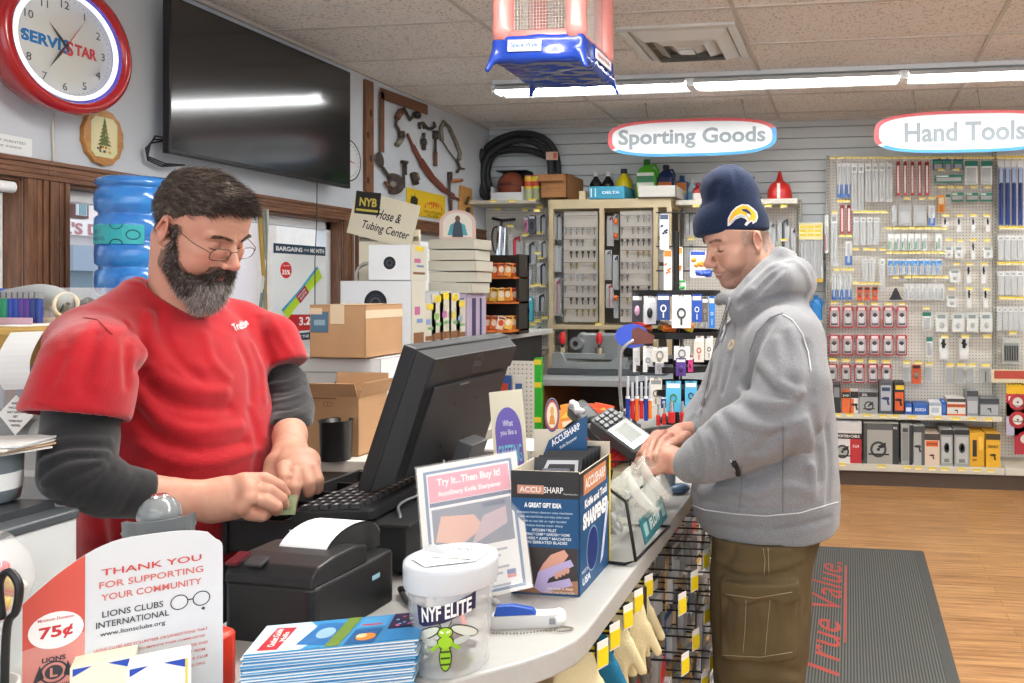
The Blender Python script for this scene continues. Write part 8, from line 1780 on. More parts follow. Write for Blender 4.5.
  return r,l
 for w_,bx_ in ((0,((-1.62,1.0,1.05),(-1.05,1.45,1.5))),(1,((-1.6,1.45,1.05),(-1.05,1.95,1.5)))):
  UF=px_folds(lambda p:under(p)[w_],bx_[0],bx_[1],[([(42,446),(70,440),(110,440)],.005,.005),([(42,455),(70,447),(110,447)],.004,-.004),([(41,464),(70,453),(108,454)],.005,.005),([(42,474),(66,460),(96,458)],.004,-.005),([(44,484),(70,468),(98,462)],.006,.006),([(48,494),(72,478),(100,465)],.004,-.004),([(60,503),(80,486),(104,468)],.006,.005),([(85,508),(96,488),(112,470)],.005,-.004),([(105,510),(116,490),(128,474)],.005,.004),([(122,512),(132,494),(142,478)],.004,-.003),([(270,385),(290,382),(310,372)],.005,.005),([(271,393),(290,391),(311,381)],.004,-.004),([(272,402),(290,399),(312,390)],.005,.005),([(274,411),(292,409),(312,400)],.004,-.004),([(275,420),(292,418),(311,410)],.004,.004)],h=.008)
  uV,uF=surfnet(lambda p:add_folds(p,under(p)[w_],UF),bx_[0],bx_[1],.0036);uV=relax(uV,uF,1)
  link_mesh('arm_sleeve',np_mesh('arm_sleeve',[(uV-L3,uF,mat('black_knit','#1f1f21',.8,bump=.3,bscale=500,spec=.25,sheen=.3),None)]),root)
  # ---- red T-shirt
 M_RED=tone_mat('red_cotton',.88,bump=.35,bscale=420,spec=.12,sheen=.3,var=(30,.08))
 keys=[(.86,-1.41,1.50,.145,.165),(.98,-1.395,1.50,.16,.175),(1.08,-1.385,1.50,.165,.18),(1.18,-1.385,1.50,.155,.178),(1.28,-1.40,1.50,.135,.18),(1.36,-1.41,1.50,.125,.182),(1.42,-1.425,1.50,.112,.17),(1.46,-1.43,1.50,.090,.14),(1.495,-1.43,1.505,.075,.105),(1.53,-1.42,1.51,.066,.082)]
 rA=[(-1.405,1.30,1.415),tuple(atD(92,360,1.36)),tuple(atD(78,410,1.335))];lA=[(-1.41,1.68,1.42),P(270,340,1.86),P(280,368,1.85)]
 rdir=(Vector(rA[2])-Vector(rA[1])).normalized();ldir=(Vector(lA[2])-Vector(lA[1])).normalized()
 def shirt(p,FL=None):
  d=loft(p,keys,fw,.95,2.3)
  for q in ([(-1.45,1.46,1.495),(-1.41,1.33,1.44)],[(-1.45,1.55,1.49),(-1.42,1.66,1.435)]):d=su(d,chain(p,q,[.05,.055]),.03)
  nse=vnoise(p,8,3)*.014+vnoise(p*np.array([1,1,.6],F4),18,6)*.007+vnoise(p*np.array([1,1,1.6],F4),34,8)*.002
  r=chain(p,rA,[.064,.070,.076]);l=chain(p,lA,[.062,.062,.062])
  r=r+nse
  r=si(r,((p-A3(rA[2]))@A3(rdir)-.012).astype(F4),.006);l=si(l,((p-A3(lA[2]))@A3(ldir)-.0).astype(F4),.006)
  r=np.maximum(r,-np.maximum(cap(p,rA[1],tuple(Vector(rA[2])+rdir*.1),.064,.068),-((p-A3(rA[2]))@A3(rdir)+.03)).astype(F4))
  d=d+nse
  d=su(d,r,.028);d=su(d,l,.028)
  if FL:d=add_folds(p,d,FL)
  d=np.maximum(d,-np.maximum(loft(p,[(k[0],k[1],k[2],k[3]-.012,k[4]-.012) for k in keys],fw,.95,2.3),p[:,2]-.95))
  a0=towd((0,-2.0,-7.5))
  return ss(d,cap(p,a0,(-1.42,1.505,1.45),.058,.064),.01)
 FL=px_folds(shirt,(-1.68,1.02,.86),(-1.05,1.98,1.62),[([(128,325),(127,350),(128,385)],.008,-.009),([(142,350),(160,375),(190,390),(225,392)],.012,.008),([(138,368),(158,395),(190,408),(230,408)],.009,-.008),([(138,392),(160,420),(195,432),(240,426)],.012,.009),([(136,412),(160,438),(200,450),(245,442)],.009,-.008),([(140,445),(175,462),(220,462),(258,450)],.010,.007),([(160,310),(165,335),(180,362),(200,378)],.009,-.006),([(150,315),(150,340),(160,362)],.010,.006),([(205,335),(212,360),(228,378)],.010,.005),([(240,345),(250,370),(252,400)],.010,-.006),([(252,345),(262,372),(264,400)],.009,.006),([(250,410),(258,440),(255,470)],.009,-.006),([(108,330),(103,355),(97,385)],.009,.005),([(98,335),(91,362),(82,388)],.008,-.005),([(82,335),(72,365),(62,385)],.010,.005),([(70,345),(60,368),(52,385)],.007,-.004),([(92,322),(84,335),(66,350)],.008,.004),([(258,318),(264,340),(272,362)],.008,-.007),([(270,315),(280,335),(290,352)],.008,.005),([(100,520),(104,545),(102,575)],.009,-.008),([(115,520),(118,550),(120,580)],.010,.007),([(145,515),(150,545),(148,575)],.010,-.006)])
 sV,sF=surfnet(lambda p:shirt(p,FL),(-1.68,1.02,.86),(-1.05,1.98,1.62),.0048);sV=relax(sV,sF,1)
 sh=link_mesh('t_shirt',np_mesh('t_shirt',[(sV-L3,sF,M_RED,np.tile(np.array(list(srgb('#a81c25'))),(len(sV),1)))]),root)
 sb=bvh_of(sV,sF)
 mb=MB();a,nn_=hit_px(sb,240,325)
 if a is not None:
  ux=Vector((0,0,1)).cross(nn_).normalized();ux=(ux+Vector((0,0,.12))).normalized();uy=nn_.cross(ux)
  vs,fs,x0,x1,y0,y1=text_geo('TrueValue',.008,.35);k=.080/(x1-x0)
  decal(mb,sb,a,ux,uy,([((v.x-(x0+x1)/2)*k,(v.y-(y0+y1)/2)*k*1.15) for v in vs],fs),C('#f2e9e6',.7),off=.004,loc=LOC)
  decal(mb,sb,a,ux,uy,grid_poly([(-.012,-.0095),(.030,-.0095),(.030,-.0078),(-.012,-.0078)],.01),C('#f2e9e6',.7),loc=LOC)
  mb.build('shirt_logo',sh)
 dk=C('#8f1b22',.9)
 for ln in ([(34,402),(60,410),(90,418),(111,421)],[(84,318),(97,320),(112,335)],[(150,281),(158,292),(170,301),(183,305)]):
  mb=MB();surf_line(mb,sb,ln,.0008,dk,loc=LOC);mb.build('seam',sh)
  # ---- dark trousers below the counter
 def jeans(p):
  d=loft(p,[(.05,-1.40,1.39,.07,.085),(.5,-1.40,1.39,.09,.09),(.86,-1.38,1.40,.12,.11)],0,.95);d=np.minimum(d,loft(p,[(.05,-1.40,1.61,.07,.085),(.5,-1.40,1.61,.09,.09),(.86,-1.38,1.60,.12,.11)],0,.95))
  return su(d,ell(p,(-1.38,1.5,.90),(.15,.185,.14)),.04)
 jV,jF=surfnet(jeans,(-1.6,1.2,.03),(-1.1,1.8,1.05),.010)
 link_mesh('trousers',np_mesh('trousers',[(jV-L3,jF,mat('dark_denim','#2c3444',.85,bump=.2),None)]),root)
 for yy in (1.39,1.61):
  mb=MB();mb.M=T(-1.36,yy,0);mb.M=T(*(-LOC))@mb.M
  mb.prism([(.13*math.cos(R(t)),.048*math.sin(R(t))) for t in range(0,360,15)],0,.025,C('#222222',.8));mb.ell((.02,0,.04),(.11,.045,.045),C('#2a2a2c',.6));mb.ell((-.06,0,.06),(.055,.045,.06),C('#2a2a2c',.6));mb.build('shoe',root)
build_clerk()
# ================================================================ MAT, TOY CASTLE
fmt=empty('floor_mat',(-.045,3.70,0),label='dark ribbed rubber floor mat with red script lettering beside the counter',cat='mat')
mb=MB();mb.rbox((0,0,.004),(.93,1.96,.008),mat('mat_border','#4a4b49',.8,bump=.3),r=.02);mb.build('border',fmt)
mb=MB();mb.bx(-.415,.415,-.93,.93,.008,.0095,mat('mat_base','#3f403e',.9,bump=.4,bscale=300))
for k in range(66):x=-.412+k*.01255;mb.bx(x,x+.0062,-.93,.93,.0095,.0118,mat('mat_rib','#62635f',.9,bump=.5,bscale=200))
mb.build('ribbed_field',fmt)
mb=MB();mb.push(T(-.07,.06,.0124)@RZ(90));mb.text('True Value.',0,0,.15,C('#a2473e',.85),w=1.30,z=0,bold=.0,shear=.45);mb.rect(-.35,.60,-.10,-.09,C('#a2473e',.85),z=0);mb.pop();mb.build('lettering',fmt)
bc=empty('toy_bounce_castle',(-1.21,3.17,2.405),label='inflatable toy bounce castle with blue base and pink columns hanging from the ceiling',cat='toy')
BV=mat('blue_vinyl','#143c9e',.22,bump=.35,bscale=26,coat=.4);PV=mat('pink_vinyl','#d98a84',.3,bump=.25,bscale=30,coat=.3)
def bcf(p):
 q=np.abs(p-A3((0,0,.055)))-A3((.165,.185,.03));d=np.linalg.norm(np.maximum(q,0),axis=1)+np.minimum(q.max(1),0)-.026
 for sx in (-1,1):
  for sy in (-1,1):d=su(d,cap(p,(sx*.175,sy*.195,.03),(sx*.20,sy*.215,-.028),.012,.006),.02)
 return d-vnoise(p,14,2)*.010-vnoise(p*np.array([1,3,1],F4),16,5)*.006
V,Fq=surfnet(bcf,(-.25,-.27,-.06),(.25,.27,.13),.006);V=relax(V,Fq,1);link_mesh('base',np_mesh('base',[(V,Fq,BV,None)]),bc)
for sx in (-1,1):
 for sy in (-1,1):mb=MB();mb.tube([(sx*.150,sy*.175,.09+.045*k+0*k) for k in range(10)],[.040+.003*(k%2) for k in range(10)],PV,n=16);mb.build('column',bc)
for sx,sy in ((0,-1),(0,1),(-1,0),(1,0)):
 mb=MB()
 if sy:mb.tube([(-.15,sy*.175,.105),(.15,sy*.175,.105)],.028,PV,n=12);mb.tube([(-.15,sy*.175,.49),(.15,sy*.175,.49)],.034,PV,n=12);[mb.cyl((x,sy*.175,.11),(x,sy*.175,.49),.0008,C('#e9e2da'),n=4) for x in [-.105+.013*k for k in range(17)]];[mb.cyl((-.11,sy*.175,z),(.11,sy*.175,z),.0008,C('#e9e2da'),n=4) for z in [.13+.013*k for k in range(26)]]
 else:mb.tube([(sx*.15,-.17,.105),(sx*.15,.17,.105)],.028,PV,n=12);mb.tube([(sx*.15,-.17,.49),(sx*.15,.17,.49)],.034,PV,n=12);[mb.cyl((sx*.15,y,.11),(sx*.15,y,.49),.0008,C('#e9e2da'),n=4) for y in [-.13+.013*k for k in range(21)]];[mb.cyl((sx*.15,-.13,z),(sx*.15,.13,z),.0008,C('#e9e2da'),n=4) for z in [.13+.013*k for k in range(26)]]
 mb.build('net_wall',bc)
mb=MB();mb.push(frame((-.045,-.216,.060),(1,0,-.02),(0,0,1)));mb.bx(-.068,.068,-.022,.022,0,.004,C('#e6ecf2',.3));mb.text('Space Walk',0,0,.020,C('#2b5fb0',.3),w=.115,z=.0046,bold=.03);mb.pop();mb.build('front_label',bc)
mb=MB();mb.push(frame((.196,.02,.060),(0,1,0),(0,0,1)));mb.bx(-.10,.10,-.020,.020,0,.004,C('#e6ecf2',.3));mb.text('Space Walk',0,0,.018,C('#c2484a',.3),w=.16,z=.0046,bold=.03);mb.pop();mb.build('side_label',bc)
mb=MB();mb.cyl((0,0,.49),(0,0,CEIL-2.405-.002),.002,C('#c9c9c9'));mb.cyl((-.16,0,.50),(.16,0,.50),.003,C('#c9c9c9'));mb.build('hanging_string',bc)
# ================================================================ LEFT SIDE: DISPLAY GONDOLA, BACK COUNTER, SHELF UNIT
GZ=1.22
gd=empty('display_gondola',(-2.63,4.55,0),label='low display fixture under the right window stacked with dispenser boxes',cat='display')
mb=MB();mb.bx(-.50,.45,-1.02,1.10,GZ-.035,GZ,mat('white_top','#d9d9d4',.4));mb.build('top',gd,bev=.004)
mb=MB();mb.bx(-.46,.38,-.98,1.06,0,GZ-.036,C('#3a3b3e',.5));mb.build('body',gd)
bcn=empty('back_counter',(-2.3,2.75,0),label='pale back counter under the poster window carrying cardboard boxes',cat='counter')
mb=MB();mb.bx(-.33,.86,-.33,.62,.91,.95,mat('pale_top','#d3cfc6',.45));mb.build('worktop',bcn,bev=.004)
mb=MB();mb.bx(-.30,.80,-.30,.58,0,.909,C('#6f675e',.6));mb.build('cabinet',bcn)
def dbox(name,x0,x1,y0,y1,z0,h,m,label,holes=(),tape=False,lid=True,parts=(),rz=0):
 r=empty(name,((x0+x1)/2,(y0+y1)/2,z0+.001),rz=rz,label=label,cat='box');w,d=(x1-x0)/2,(y1-y0)/2
 mb=MB();mb.bx(-w,w,-d,d,0,.005,m);mb.bx(-w,w,-d,-d+.004,0,h,m);mb.bx(-w,w,d-.004,d,0,h,m);mb.bx(-w,-w+.004,-d,d,0,h,m);mb.bx(w-.004,w,-d,d,0,h,m)
 if lid:mb.bx(-w,w,-d,d,h-.004,h,m)
 mb.build('carton',r,bev=.0015)
 for (nm,fn) in parts:
  mb=MB();fn(mb,w,d,h);mb.build(nm,r)
 return r
WB=mat('white_card','#d9dcdf',.6);WB2=mat('offwhite_card','#d6d3c4',.6);CBL=mat('light_cardboard','#b8906a',.75,var=.1,vscale=10);TAPE=mat('packing_tape','#d8c4a8',.15,coat=.6)
def fFront(w,d):return frame((0,-d-.0006,0),(1,0,0),(0,0,1))
def fSide(w,d):return frame((w+.0006,0,0),(0,1,0),(0,0,1))
def tape_fn(mb,w,d,h):
 mb.bx(-.028,.028,-d,d,h,h+.001,TAPE);mb.push(fFront(w,d));mb.rect(-.028,.028,h-.07,h,TAPE);mb.rect(-w,-w+.05,h-.035,h-.012,TAPE,z=.0005);mb.pop();mb.push(fSide(w,d));mb.rect(-d,d,h-.05,h-.02,TAPE);mb.pop()
def lab_fn(mb,w,d,h):mb.push(fFront(w,d));mb.rect(-w+.006,-w+.075,h-.10,h-.025,C('#4f6f88'));mb.rect(-w+.018,-w+.062,h-.075,h-.055,C('#8aa4b4'),z=.0008);mb.pop();
dbox('cardboard_box',-1.955,-1.735,2.66,2.90,1.263,.195,CBL,'taped brown cardboard box with a blue label on top of the long white box',parts=[('packing_tape',tape_fn),('shipping_label',lab_fn)])
def wtxt(mb,w,d,h):mb.push(fFront(w,d));mb.rect(-w*.9,w*.9,h*.82,h*.84,C('#a9aeb2'));mb.poly([(w-.13+.035*math.cos(t)*1.6,.21+.03*math.sin(t),.0006) for t in [2*PI*k/20 for k in range(20)]],C('#25272a'));mb.pop()
dbox('long_white_box',-2.12,-1.70,2.70,3.02,.95,.31,WB,'long white box under the taped brown box',parts=[('print',wtxt)])
def flaps(mb,w,d,h):mb.box((0,-d-.012,h+.02),(2*w,.003,.05),CBL,RX(22));mb.box((w+.012,0,h+.02),(.003,2*d,.05),CBL,RY(22));mb.box((0,d+.004,h+.03),(2*w,.003,.06),CBL,RX(-6));mb.push(fFront(w,d));mb.ringp(-.02,h-.03,.007,.009,C('#9c4a3a'));mb.ringp(-.004,h-.03,.007,.009,C('#9c4a3a'));mb.rect(-w*.9,w*.2,h-.012,h-.008,C('#7c5636'));mb.pop()
dbox('cardboard_box',-1.84,-1.64,2.475,2.645,.95,.205,CBL,'open brown cardboard box on the back counter beside the black bin',lid=False,parts=[('flap',flaps)])
p=atZ(326,463,.95);mb=MB();mb.lathe([(.046,0),(.052,.13),(.054,.132),(.050,.13),(.044,.004),(.0001,.004)],C('#1d1e20',.35),n=32,cap=False);mb.build('black_bin',loc=(p.x,p.y+.05,.951),label='small black plastic bin beside the open cardboard box',cat='bin')
def hole_fn(cx,cz,r_,ins=CB2,h_=.08):
 def f(mb,w,d,h):
  mb.push(fFront(w,d));mb.ellp(cx,cz,r_,r_*1.05,C('#1d2024',.35));mb.ringp(cx,cz,r_*.35,r_*.5,C('#4a5058',.3),z=.001);mb.ringp(cx,cz,r_*.62,r_*.72,C('#34383e',.3),z=.001);mb.pop()
 return f
def side_fn(tagc=True,w0=.8,art=('#c46a9a','#7a9ac8')):
 def f(mb,w,d,h):
  mb.push(fSide(w,d));mb.rect(-d,d,0,h,WB2,z=.0004);mb.rect(-d*.75,d*.75,.03,h*.24,C('#8a6244',.7),z=.0008);mb.rect(-d*.6,d*.2,h*.5,h*.62,C(art[0]),z=.0009);mb.rect(-d*.3,d*.6,h*.38,h*.44,C(art[1]),z=.0009)
  if tagc:mb.rect(-d*.5,d*.6,h*.84,h*.97,YEL,z=.001)
  mb.pop()
 return f
dbox('dispenser_box',-2.475,-2.10,3.59,3.715,GZ,.335,WB,'large white tubing dispenser box with a round black hole',parts=[('spool_hole',hole_fn(0.0,.225,.060)),('side_print',side_fn(False))])
dbox('dispenser_box',-2.335,-2.125,3.60,3.78,GZ+.336,.175,WB,'tilted white tubing dispenser box on top of the large white one',rz=6,parts=[('spool_hole',hole_fn(-.0,.085,.030)),('side_print',side_fn(True))])
for k,(px,tp) in enumerate(((429,303),(437,294),(445,291),(454,293),(461,300))):
 X_=-2.13;a=ray(px,300);y_=X_*a.y/a.x;d_=y_/a.y;h_=atD(px,tp,d_).z-GZ
 dbox('dispenser_box',X_-.24,X_,y_-.055,y_+.065,GZ,h_,WB,'upright white dispenser box with a cut out window, %s from the large white one'%ORD[k],parts=[('side_print',side_fn(True,art=(['#8aa0c8','#9ac070','#c070a8','#d8c860','#a0b8d0'][k],'#7ab87a')))])
for k in range(5):
 z_=GZ+.27+k*.062;y_=4.21+.008*(k%2)
 r_=dbox('stacked_carton',-2.36,-2.09+.01*(k%3),y_,y_+.20,z_,.058,WB2,'flat cream carton, %s in the stack of five by the window'%['lowest','second lowest','middle','second highest','topmost'][k],rz=4*(k%2)-3);r_['group']='stack of flat cream cartons'
dbox('pink_carton',-2.45,-2.12,4.19,4.43,GZ,.268,C('#c3b4cc',.5),'lilac and navy carton supporting the stack of cream cartons',parts=[('print',lambda mb,w,d,h:(mb.push(fFront(w,d)),mb.rect(-w*.8,w*.9,h*.72,h*.9,C('#2c3a6c')),mb.pop(),mb.push(fSide(w,d)),mb.rect(-d*.5,-d*.1,h*.1,h*.9,C('#4c4468')),mb.rect(d*.3,d*.5,h*.1,h*.9,C('#2c3a6c')),mb.pop()))])
mb=MB();mb.push(frame((0,0,0),(1,.3,0),(0,0,1)));arch=[(-.10,0),(.10,0)]+[(.10*math.cos(t),.09+.075*math.sin(t)) for t in [PI*k/14 for k in range(15)]];mb.prism(arch,0,.004,C('#d9bdb4',.5));mb.poly([(x*.8,.01+y*.85,.0045) for x,y in arch],C('#e2ddd2'));mb.poly([(-.03,.01,.005),(.03,.01,.005),(.024,.08,.005),(0,.12,.005),(-.024,.08,.005)],C('#3a4656'));mb.ellp(0,.115,.014,.018,C('#6c4a3c'),z=.0055);mb.poly([(-.055,.02,.0052),(-.03,.02,.0052),(-.02,.09,.0052),(-.04,.08,.0052)],C('#4ca0b0'));mb.poly([(.055,.02,.0052),(.03,.02,.0052),(.02,.09,.0052),(.04,.08,.0052)],C('#4ca0b0'));mb.pop()
mb.build('arched_card',loc=(-2.22,4.28,GZ+.27+5*.062+.001),label='small arched picture card standing on the stack of cream cartons',cat='card')
og=empty('snack_rack',(-2.28,4.92,GZ),label='black rack of orange and yellow packets at the end of the low fixture',cat='rack')
mb=MB();mb.bx(-.20,.16,.12,.14,0,.52,C('#2a2622'));mb.bx(-.20,-.18,-.16,.14,0,.52,C('#2a2622'));mb.bx(.14,.16,-.02,.14,0,.52,C('#2a2622'));[mb.bx(-.20,.16,-.18+.04*j,.14,z,z+.012,C('#d8742a')) for j,z in enumerate((.02,.20,.36))];mb.build('frame',og)
rr=random.Random(77);OC=['#e0702a','#e89a34','#d9502a','#e8c04a','#efe4d0'];pm={}
for k in range(44):
 c_=rr.choice(OC);lv=k%3
 if c_ not in pm:mb=MB();mb.rbox((0,0,0),(.05,.018,.085),C(c_,.35),r=.006);mb.push(frame((0,-.0095,0),(1,0,0),(0,0,1)));mb.ellp(0,0,.017,.02,C('#f0e2cc' if c_!='#efe4d0' else '#d9502a'));mb.rect(-.02,.02,.025,.035,C('#7c2c1c'),z=.0006);mb.pop();pm[c_]=mb.mesh('snack_packet')
 o=D.objects.new('snack_packet',pm[c_]);COL.objects.link(o);row=k//3
 o.location=(-2.28-.155+.045*(row%7),4.92-.10+.10*(row//7)+.02*rr.random(),GZ+[.02,.20,.36][lv]+.058);o.rotation_euler=(rr.uniform(-.2,.15),rr.uniform(-.25,.25),rr.uniform(-.3,.3)+.4)
 nm_={'#e0702a':'orange','#e89a34':'amber','#d9502a':'red orange','#e8c04a':'yellow','#efe4d0':'cream'}[c_];tag(o,'%s packet on the %s tier of the black snack rack'%(nm_,['bottom','middle','top'][lv]),'packet','%s packets on the %s tier'%(nm_,['bottom','middle','top'][lv]))
q0,q1=atY(359,190,3.95),atY(424,203,3.95);qb=atY(360,234,3.95)
hs2=empty('tubing_sign',(q0.x,3.95,GZ),label='cream sign board reading Hose & Tubing Center standing by the window',cat='sign');CR=mat('cream_board','#ddd5bd',.5)
mb=MB();mb.push(frame((.0,-.02,q0.z-GZ),(q1.x-q0.x,0,q1.z-q0.z-.02),(0,0,1)));W_=q1.x-q0.x;H_=q0.z-qb.z;mb.bx(0,W_,-H_,0,-.01,0,CR);mb.push(T(.05,-.035,.001)@RZ(8));mb.rect(-.045,.10,-.085,.035,C('#2a2a26'));mb.rect(-.036,.09,-.07,-.058,C('#c8b850'),z=.0006);mb.text('NYB',.03,-.02,.045,C('#c8b850'),w=.10,z=.0006,bold=.03);mb.pop();mb.text('Hose &',W_*.58,-H_*.40,.052,C('#2f3436'),w=W_*.38,z=.001,shear=.25);mb.text('Tubing Center',W_*.58,-H_*.74,.050,C('#2f3436'),w=W_*.74,z=.001,shear=.25);mb.pop();mb.build('header_board',hs2)
mb=MB();hgt=qb.z-GZ+.02;mb.bx(.0,W_*.92,.0,.02,0,hgt,CR);[mb.cyl((.02+W_*.055*k,-.004,hgt-.045),(.02+W_*.055*k,-.014,hgt-.045),.004,C('#4a4a44')) for k in range(16)];mb.bx(0,W_*.92,-.004,0,hgt-.06,hgt-.035,C('#8a8672'));mb.build('lower_board',hs2)
mb=MB();[mb.tube([(.10+.08*math.cos(t)*(1-.1*k),-.06-.01*k,.36+.07*math.sin(t)) for t in [2*PI*i/20 for i in range(20)]],.008,mat('clear_tubing','#c9c8ba',.15,alpha=.7),n=6,closed=True) for k in range(4)];mb.build('tubing_coil',hs2)
# ---- shelf unit left of the clerk, water jug
SZ=1.42
su_=empty('shelf_unit',(-2.42,2.02,0),label='mustard topped shelf unit with a glazed front behind the clerk',cat='shelf');MU=mat('mustard_card','#b48f45',.6,var=.1,vscale=12)
mb=MB();mb.prism([(-.66,-.38),(.66,-.38),(.66,-.08),(.1,.36),(-.66,.36)],SZ-.085,SZ,MU);mb.bx(-.66,.66,-.382,-.38,SZ-.012,SZ,C('#c9a55a',.5));mb.build('top_box',su_,bev=.003)
mb=MB();mb.bx(-.66,.1,.30,.34,.0,SZ-.086,C('#4f5458',.5));mb.bx(-.66,-.64,-.36,.34,0,SZ-.086,C('#9a9c9c'));mb.bx(.64,.66,-.36,-.1,0,SZ-.086,C('#9a9c9c'));[mb.bx(-.64,.64,-.34,-.1,z,z+.015,C('#b9b5ac',.5)) for z in (.86,1.06,1.2)];mb.bx(-.66,.66,-.37,-.08,.80,.84,C('#9c8468',.5));mb.bx(-.66,.66,-.36,-.09,0,.80,C('#c9cacb',.5));mb.build('frame',su_)
mb=MB();mb.bx(-.64,.64,-.362,-.358,.87,SZ-.088,mat('case_glass','#e6eef0',.05,alpha=.18,spec=.8));mb.build('glass_front',su_)
rr=random.Random(50)
for k in range(16):
 c_=['#6c7c94','#8c5c4c','#a9b0b8','#4c5c74','#b98c6c','#39424c'][k%6];mb=MB();mb.rbox((0,0,.05),(.035,.12,.10),C(c_,.4),r=.004);mb.rect(0,0,0,0,C(c_));mb.build('small_case',loc=(-2.42+.60-.038*k,1.78,1.216),label='small upright case on the glazed shelf, %s from the right end'%ORD[k],cat='case',group=None)
for k,(x,c_,lab) in enumerate(((-1.86,'#8c8f90','grey tape gun lying on the lower glazed shelf'),(-2.05,'#b9b4a8','tan roll lying on the lower glazed shelf'))):mb=MB();mb.push(RX(90));mb.lathe([(.03,-.02),(.055,-.02),(.055,.02),(.03,.02)],C(c_,.4),n=24,cap=False);mb.pop();mb.box((.05,0,-.02),(.07,.03,.04),C('#55585a'));mb.build('tape_gun' if k==0 else 'tape_roll',loc=(x,1.80,1.132),label=lab,cat='tape')
p=atY(16,415,1.635);mb=MB().push(frame((0,0,0),(1,0,0),(0,0,1))@RZ(43));mb.bx(-.034,.034,-.034,.034,0,.001,C('#e8e8e4'));mb.push(RZ(-43))
for k,t_ in enumerate(('BABY','WATCH AND','SALT SAFETY','GET','WHEN NOT','WANTING')):mb.text(t_,0,.028-.0105*k,.0055,C('#33353a'),w=[.02,.038,.046,.014,.038,.026][k],z=.0014,bold=.03)
mb.pop();mb.build('diamond_notice',loc=tuple(p),label='white diamond shaped printed notice on the glass left of the clerk',cat='notice')
p=atY(31,340,1.62);mb=MB()
for i in range(10):
 t0,t1=i/10,(i+1)/10;f_=lambda t:(-.055+.03*t,-.012-.05*math.sin(t*2.2),-.13*t);a,b=Vector(f_(t0)),Vector(f_(t1));mb.add([a,a+Vector((.09,.0,.004)),b+Vector((.09,0,.004)),b],[(0,1,2,3)],C('#e2e4e3',.6),True)
mb.build('curled_note',loc=(p.x,1.632,SZ-.005),label='curling white handwritten note hanging from the mustard shelf',cat='paper')
p=atY(67,322,1.9);mb=MB();mb.bx(-.07,.07,-.10,.10,0,.0012,C('#e3e3df'));mb.rect(-.06,.06,-.09,.09,C('#efefec'),z=.0016);mb.build('receipt',loc=(p.x-.02,1.86,SZ+.001),rz=-12,label='white sheet lying on the mustard shelf top behind the clerk',cat='paper')
lt=empty('lighter_tray',(-2.295,1.86,SZ+.001),label='clear tray packed with coloured lighters on the mustard shelf',cat='tray')
mb=MB();mb.bx(-.145,.145,-.03,.03,0,.004,mat('acrylic'));mb.bx(-.145,.145,-.031,-.029,0,.02,C('#c9a8b8',.2));mb.bx(-.145,.145,.029,.031,0,.05,mat('acrylic'));mb.build('tray',lt)
for k in range(16):
 c_=['#d8402c','#e88a2c','#e8c82c','#2ca878','#2ca878','#2c50b8','#5a3ca0','#28408c'][k*8//16];mb=MB();mb.rbox((0,0,.033),(.015,.014,.066),mat('lighter_'+c_[1:],c_,.12,alpha=.85),r=.006);mb.box((0,0,.075),(.013,.012,.016),C('#b9bcc0',.25,metal=.8));mb.build('lighter',loc=(-2.295-.132+.0176*k,1.86,SZ+.006),label='%s lighter standing in the clear tray, %s from the left'%({'#d8402c':'red','#e88a2c':'orange','#e8c82c':'yellow','#2ca878':'green','#2c50b8':'blue','#5a3ca0':'purple','#28408c':'navy'}[c_],ORD[k]),cat='lighter',group='lighters in the clear tray')
for k,(px,c_) in enumerate(((58,'#8d979c'),(76,'#6c7478'),(90,'#7d888c'))):
 p=atY(px,300,2.05+.04*k);g_=empty('safety_glasses',(p.x,2.05+.04*k,SZ+.001),label='safety glasses in a clear pack on the mustard shelf, %s of three'%['left','middle','right'][k],cat='glasses')
 mb=MB();mb.bx(-.07,.07,-.03,.03,0,.10,mat('acrylic'));mb.build('pack',g_)
 mb=MB();mb.tube([(-.065,-.02,.05),(-.03,-.035,.07),(0,-.036,.055),(.03,-.035,.07),(.065,-.02,.05)],.004,C('#33373a',.3),n=6);[mb.ell((s_*.032,-.034,.045),(.028,.004,.02),C('#4c565c',.15),n=14) for s_ in (-1,1)];mb.build('lenses',g_)
p=atY(28,276,1.95);wg=empty('knit_hat',(p.x-.03,2.02,SZ+.052),label='grey and blue knit cap rolled behind the lighters',cat='hat')
mb=MB();mb.tube(smooth_pts([(-.22,0,0),(-.12,0,.01),(.0,0,.025),(.07,0,.0)]),.035,C('#9aa0a2',.8),n=14);mb.build('roll',wg);mb=MB();mb.tube([(-.23,-.012,.0),(-.12,-.014,.012)],.036,C('#2450a8',.6),n=14);mb.build('blue_band',wg);mb=MB();mb.tube([(.075+.003*math.cos(t),.034*math.cos(t),-.002+.034*math.sin(t)) for t in [2*PI*k/16 for k in range(16)]],.006,C('#c9c0a8',.8),n=6,closed=True);mb.build('cuff',wg)
wj=empty('water_cooler',(-2.83,2.83,0),label='blue five gallon water jug upside down on a white cooler at the window',cat='cooler')
JB=mat('blue_jug','#3f9be8',.08,alpha=.88,spec=.7,coat=.6,var=.35,vscale=9,col2='#1c6cc8')
mb=MB();mb.rbox((0,0,.74),(.30,.32,1.48),C('#dfe2e4',.35),r=.03);mb.build('cooler_body',wj,bev=.005)
mb=MB();prof=[(.03,0),(.05,.01),(.10,.03),(.135,.06)]
for k in range(4):z_=.07+.105*k;prof+=[(.142,z_),(.144,z_+.04),(.142,z_+.075),(.130,z_+.085),(.130,z_+.095)]
prof+=[(.142,.485),(.138,.505),(.115,.52),(.0001,.522)]
mb.lathe(prof,JB,n=44);mb.build('jug',wj,loc=(0,0,1.44))
def jb(x,y):a=R(-62)+x/.1455;return (.1462*math.cos(a),.1462*math.sin(a),y)
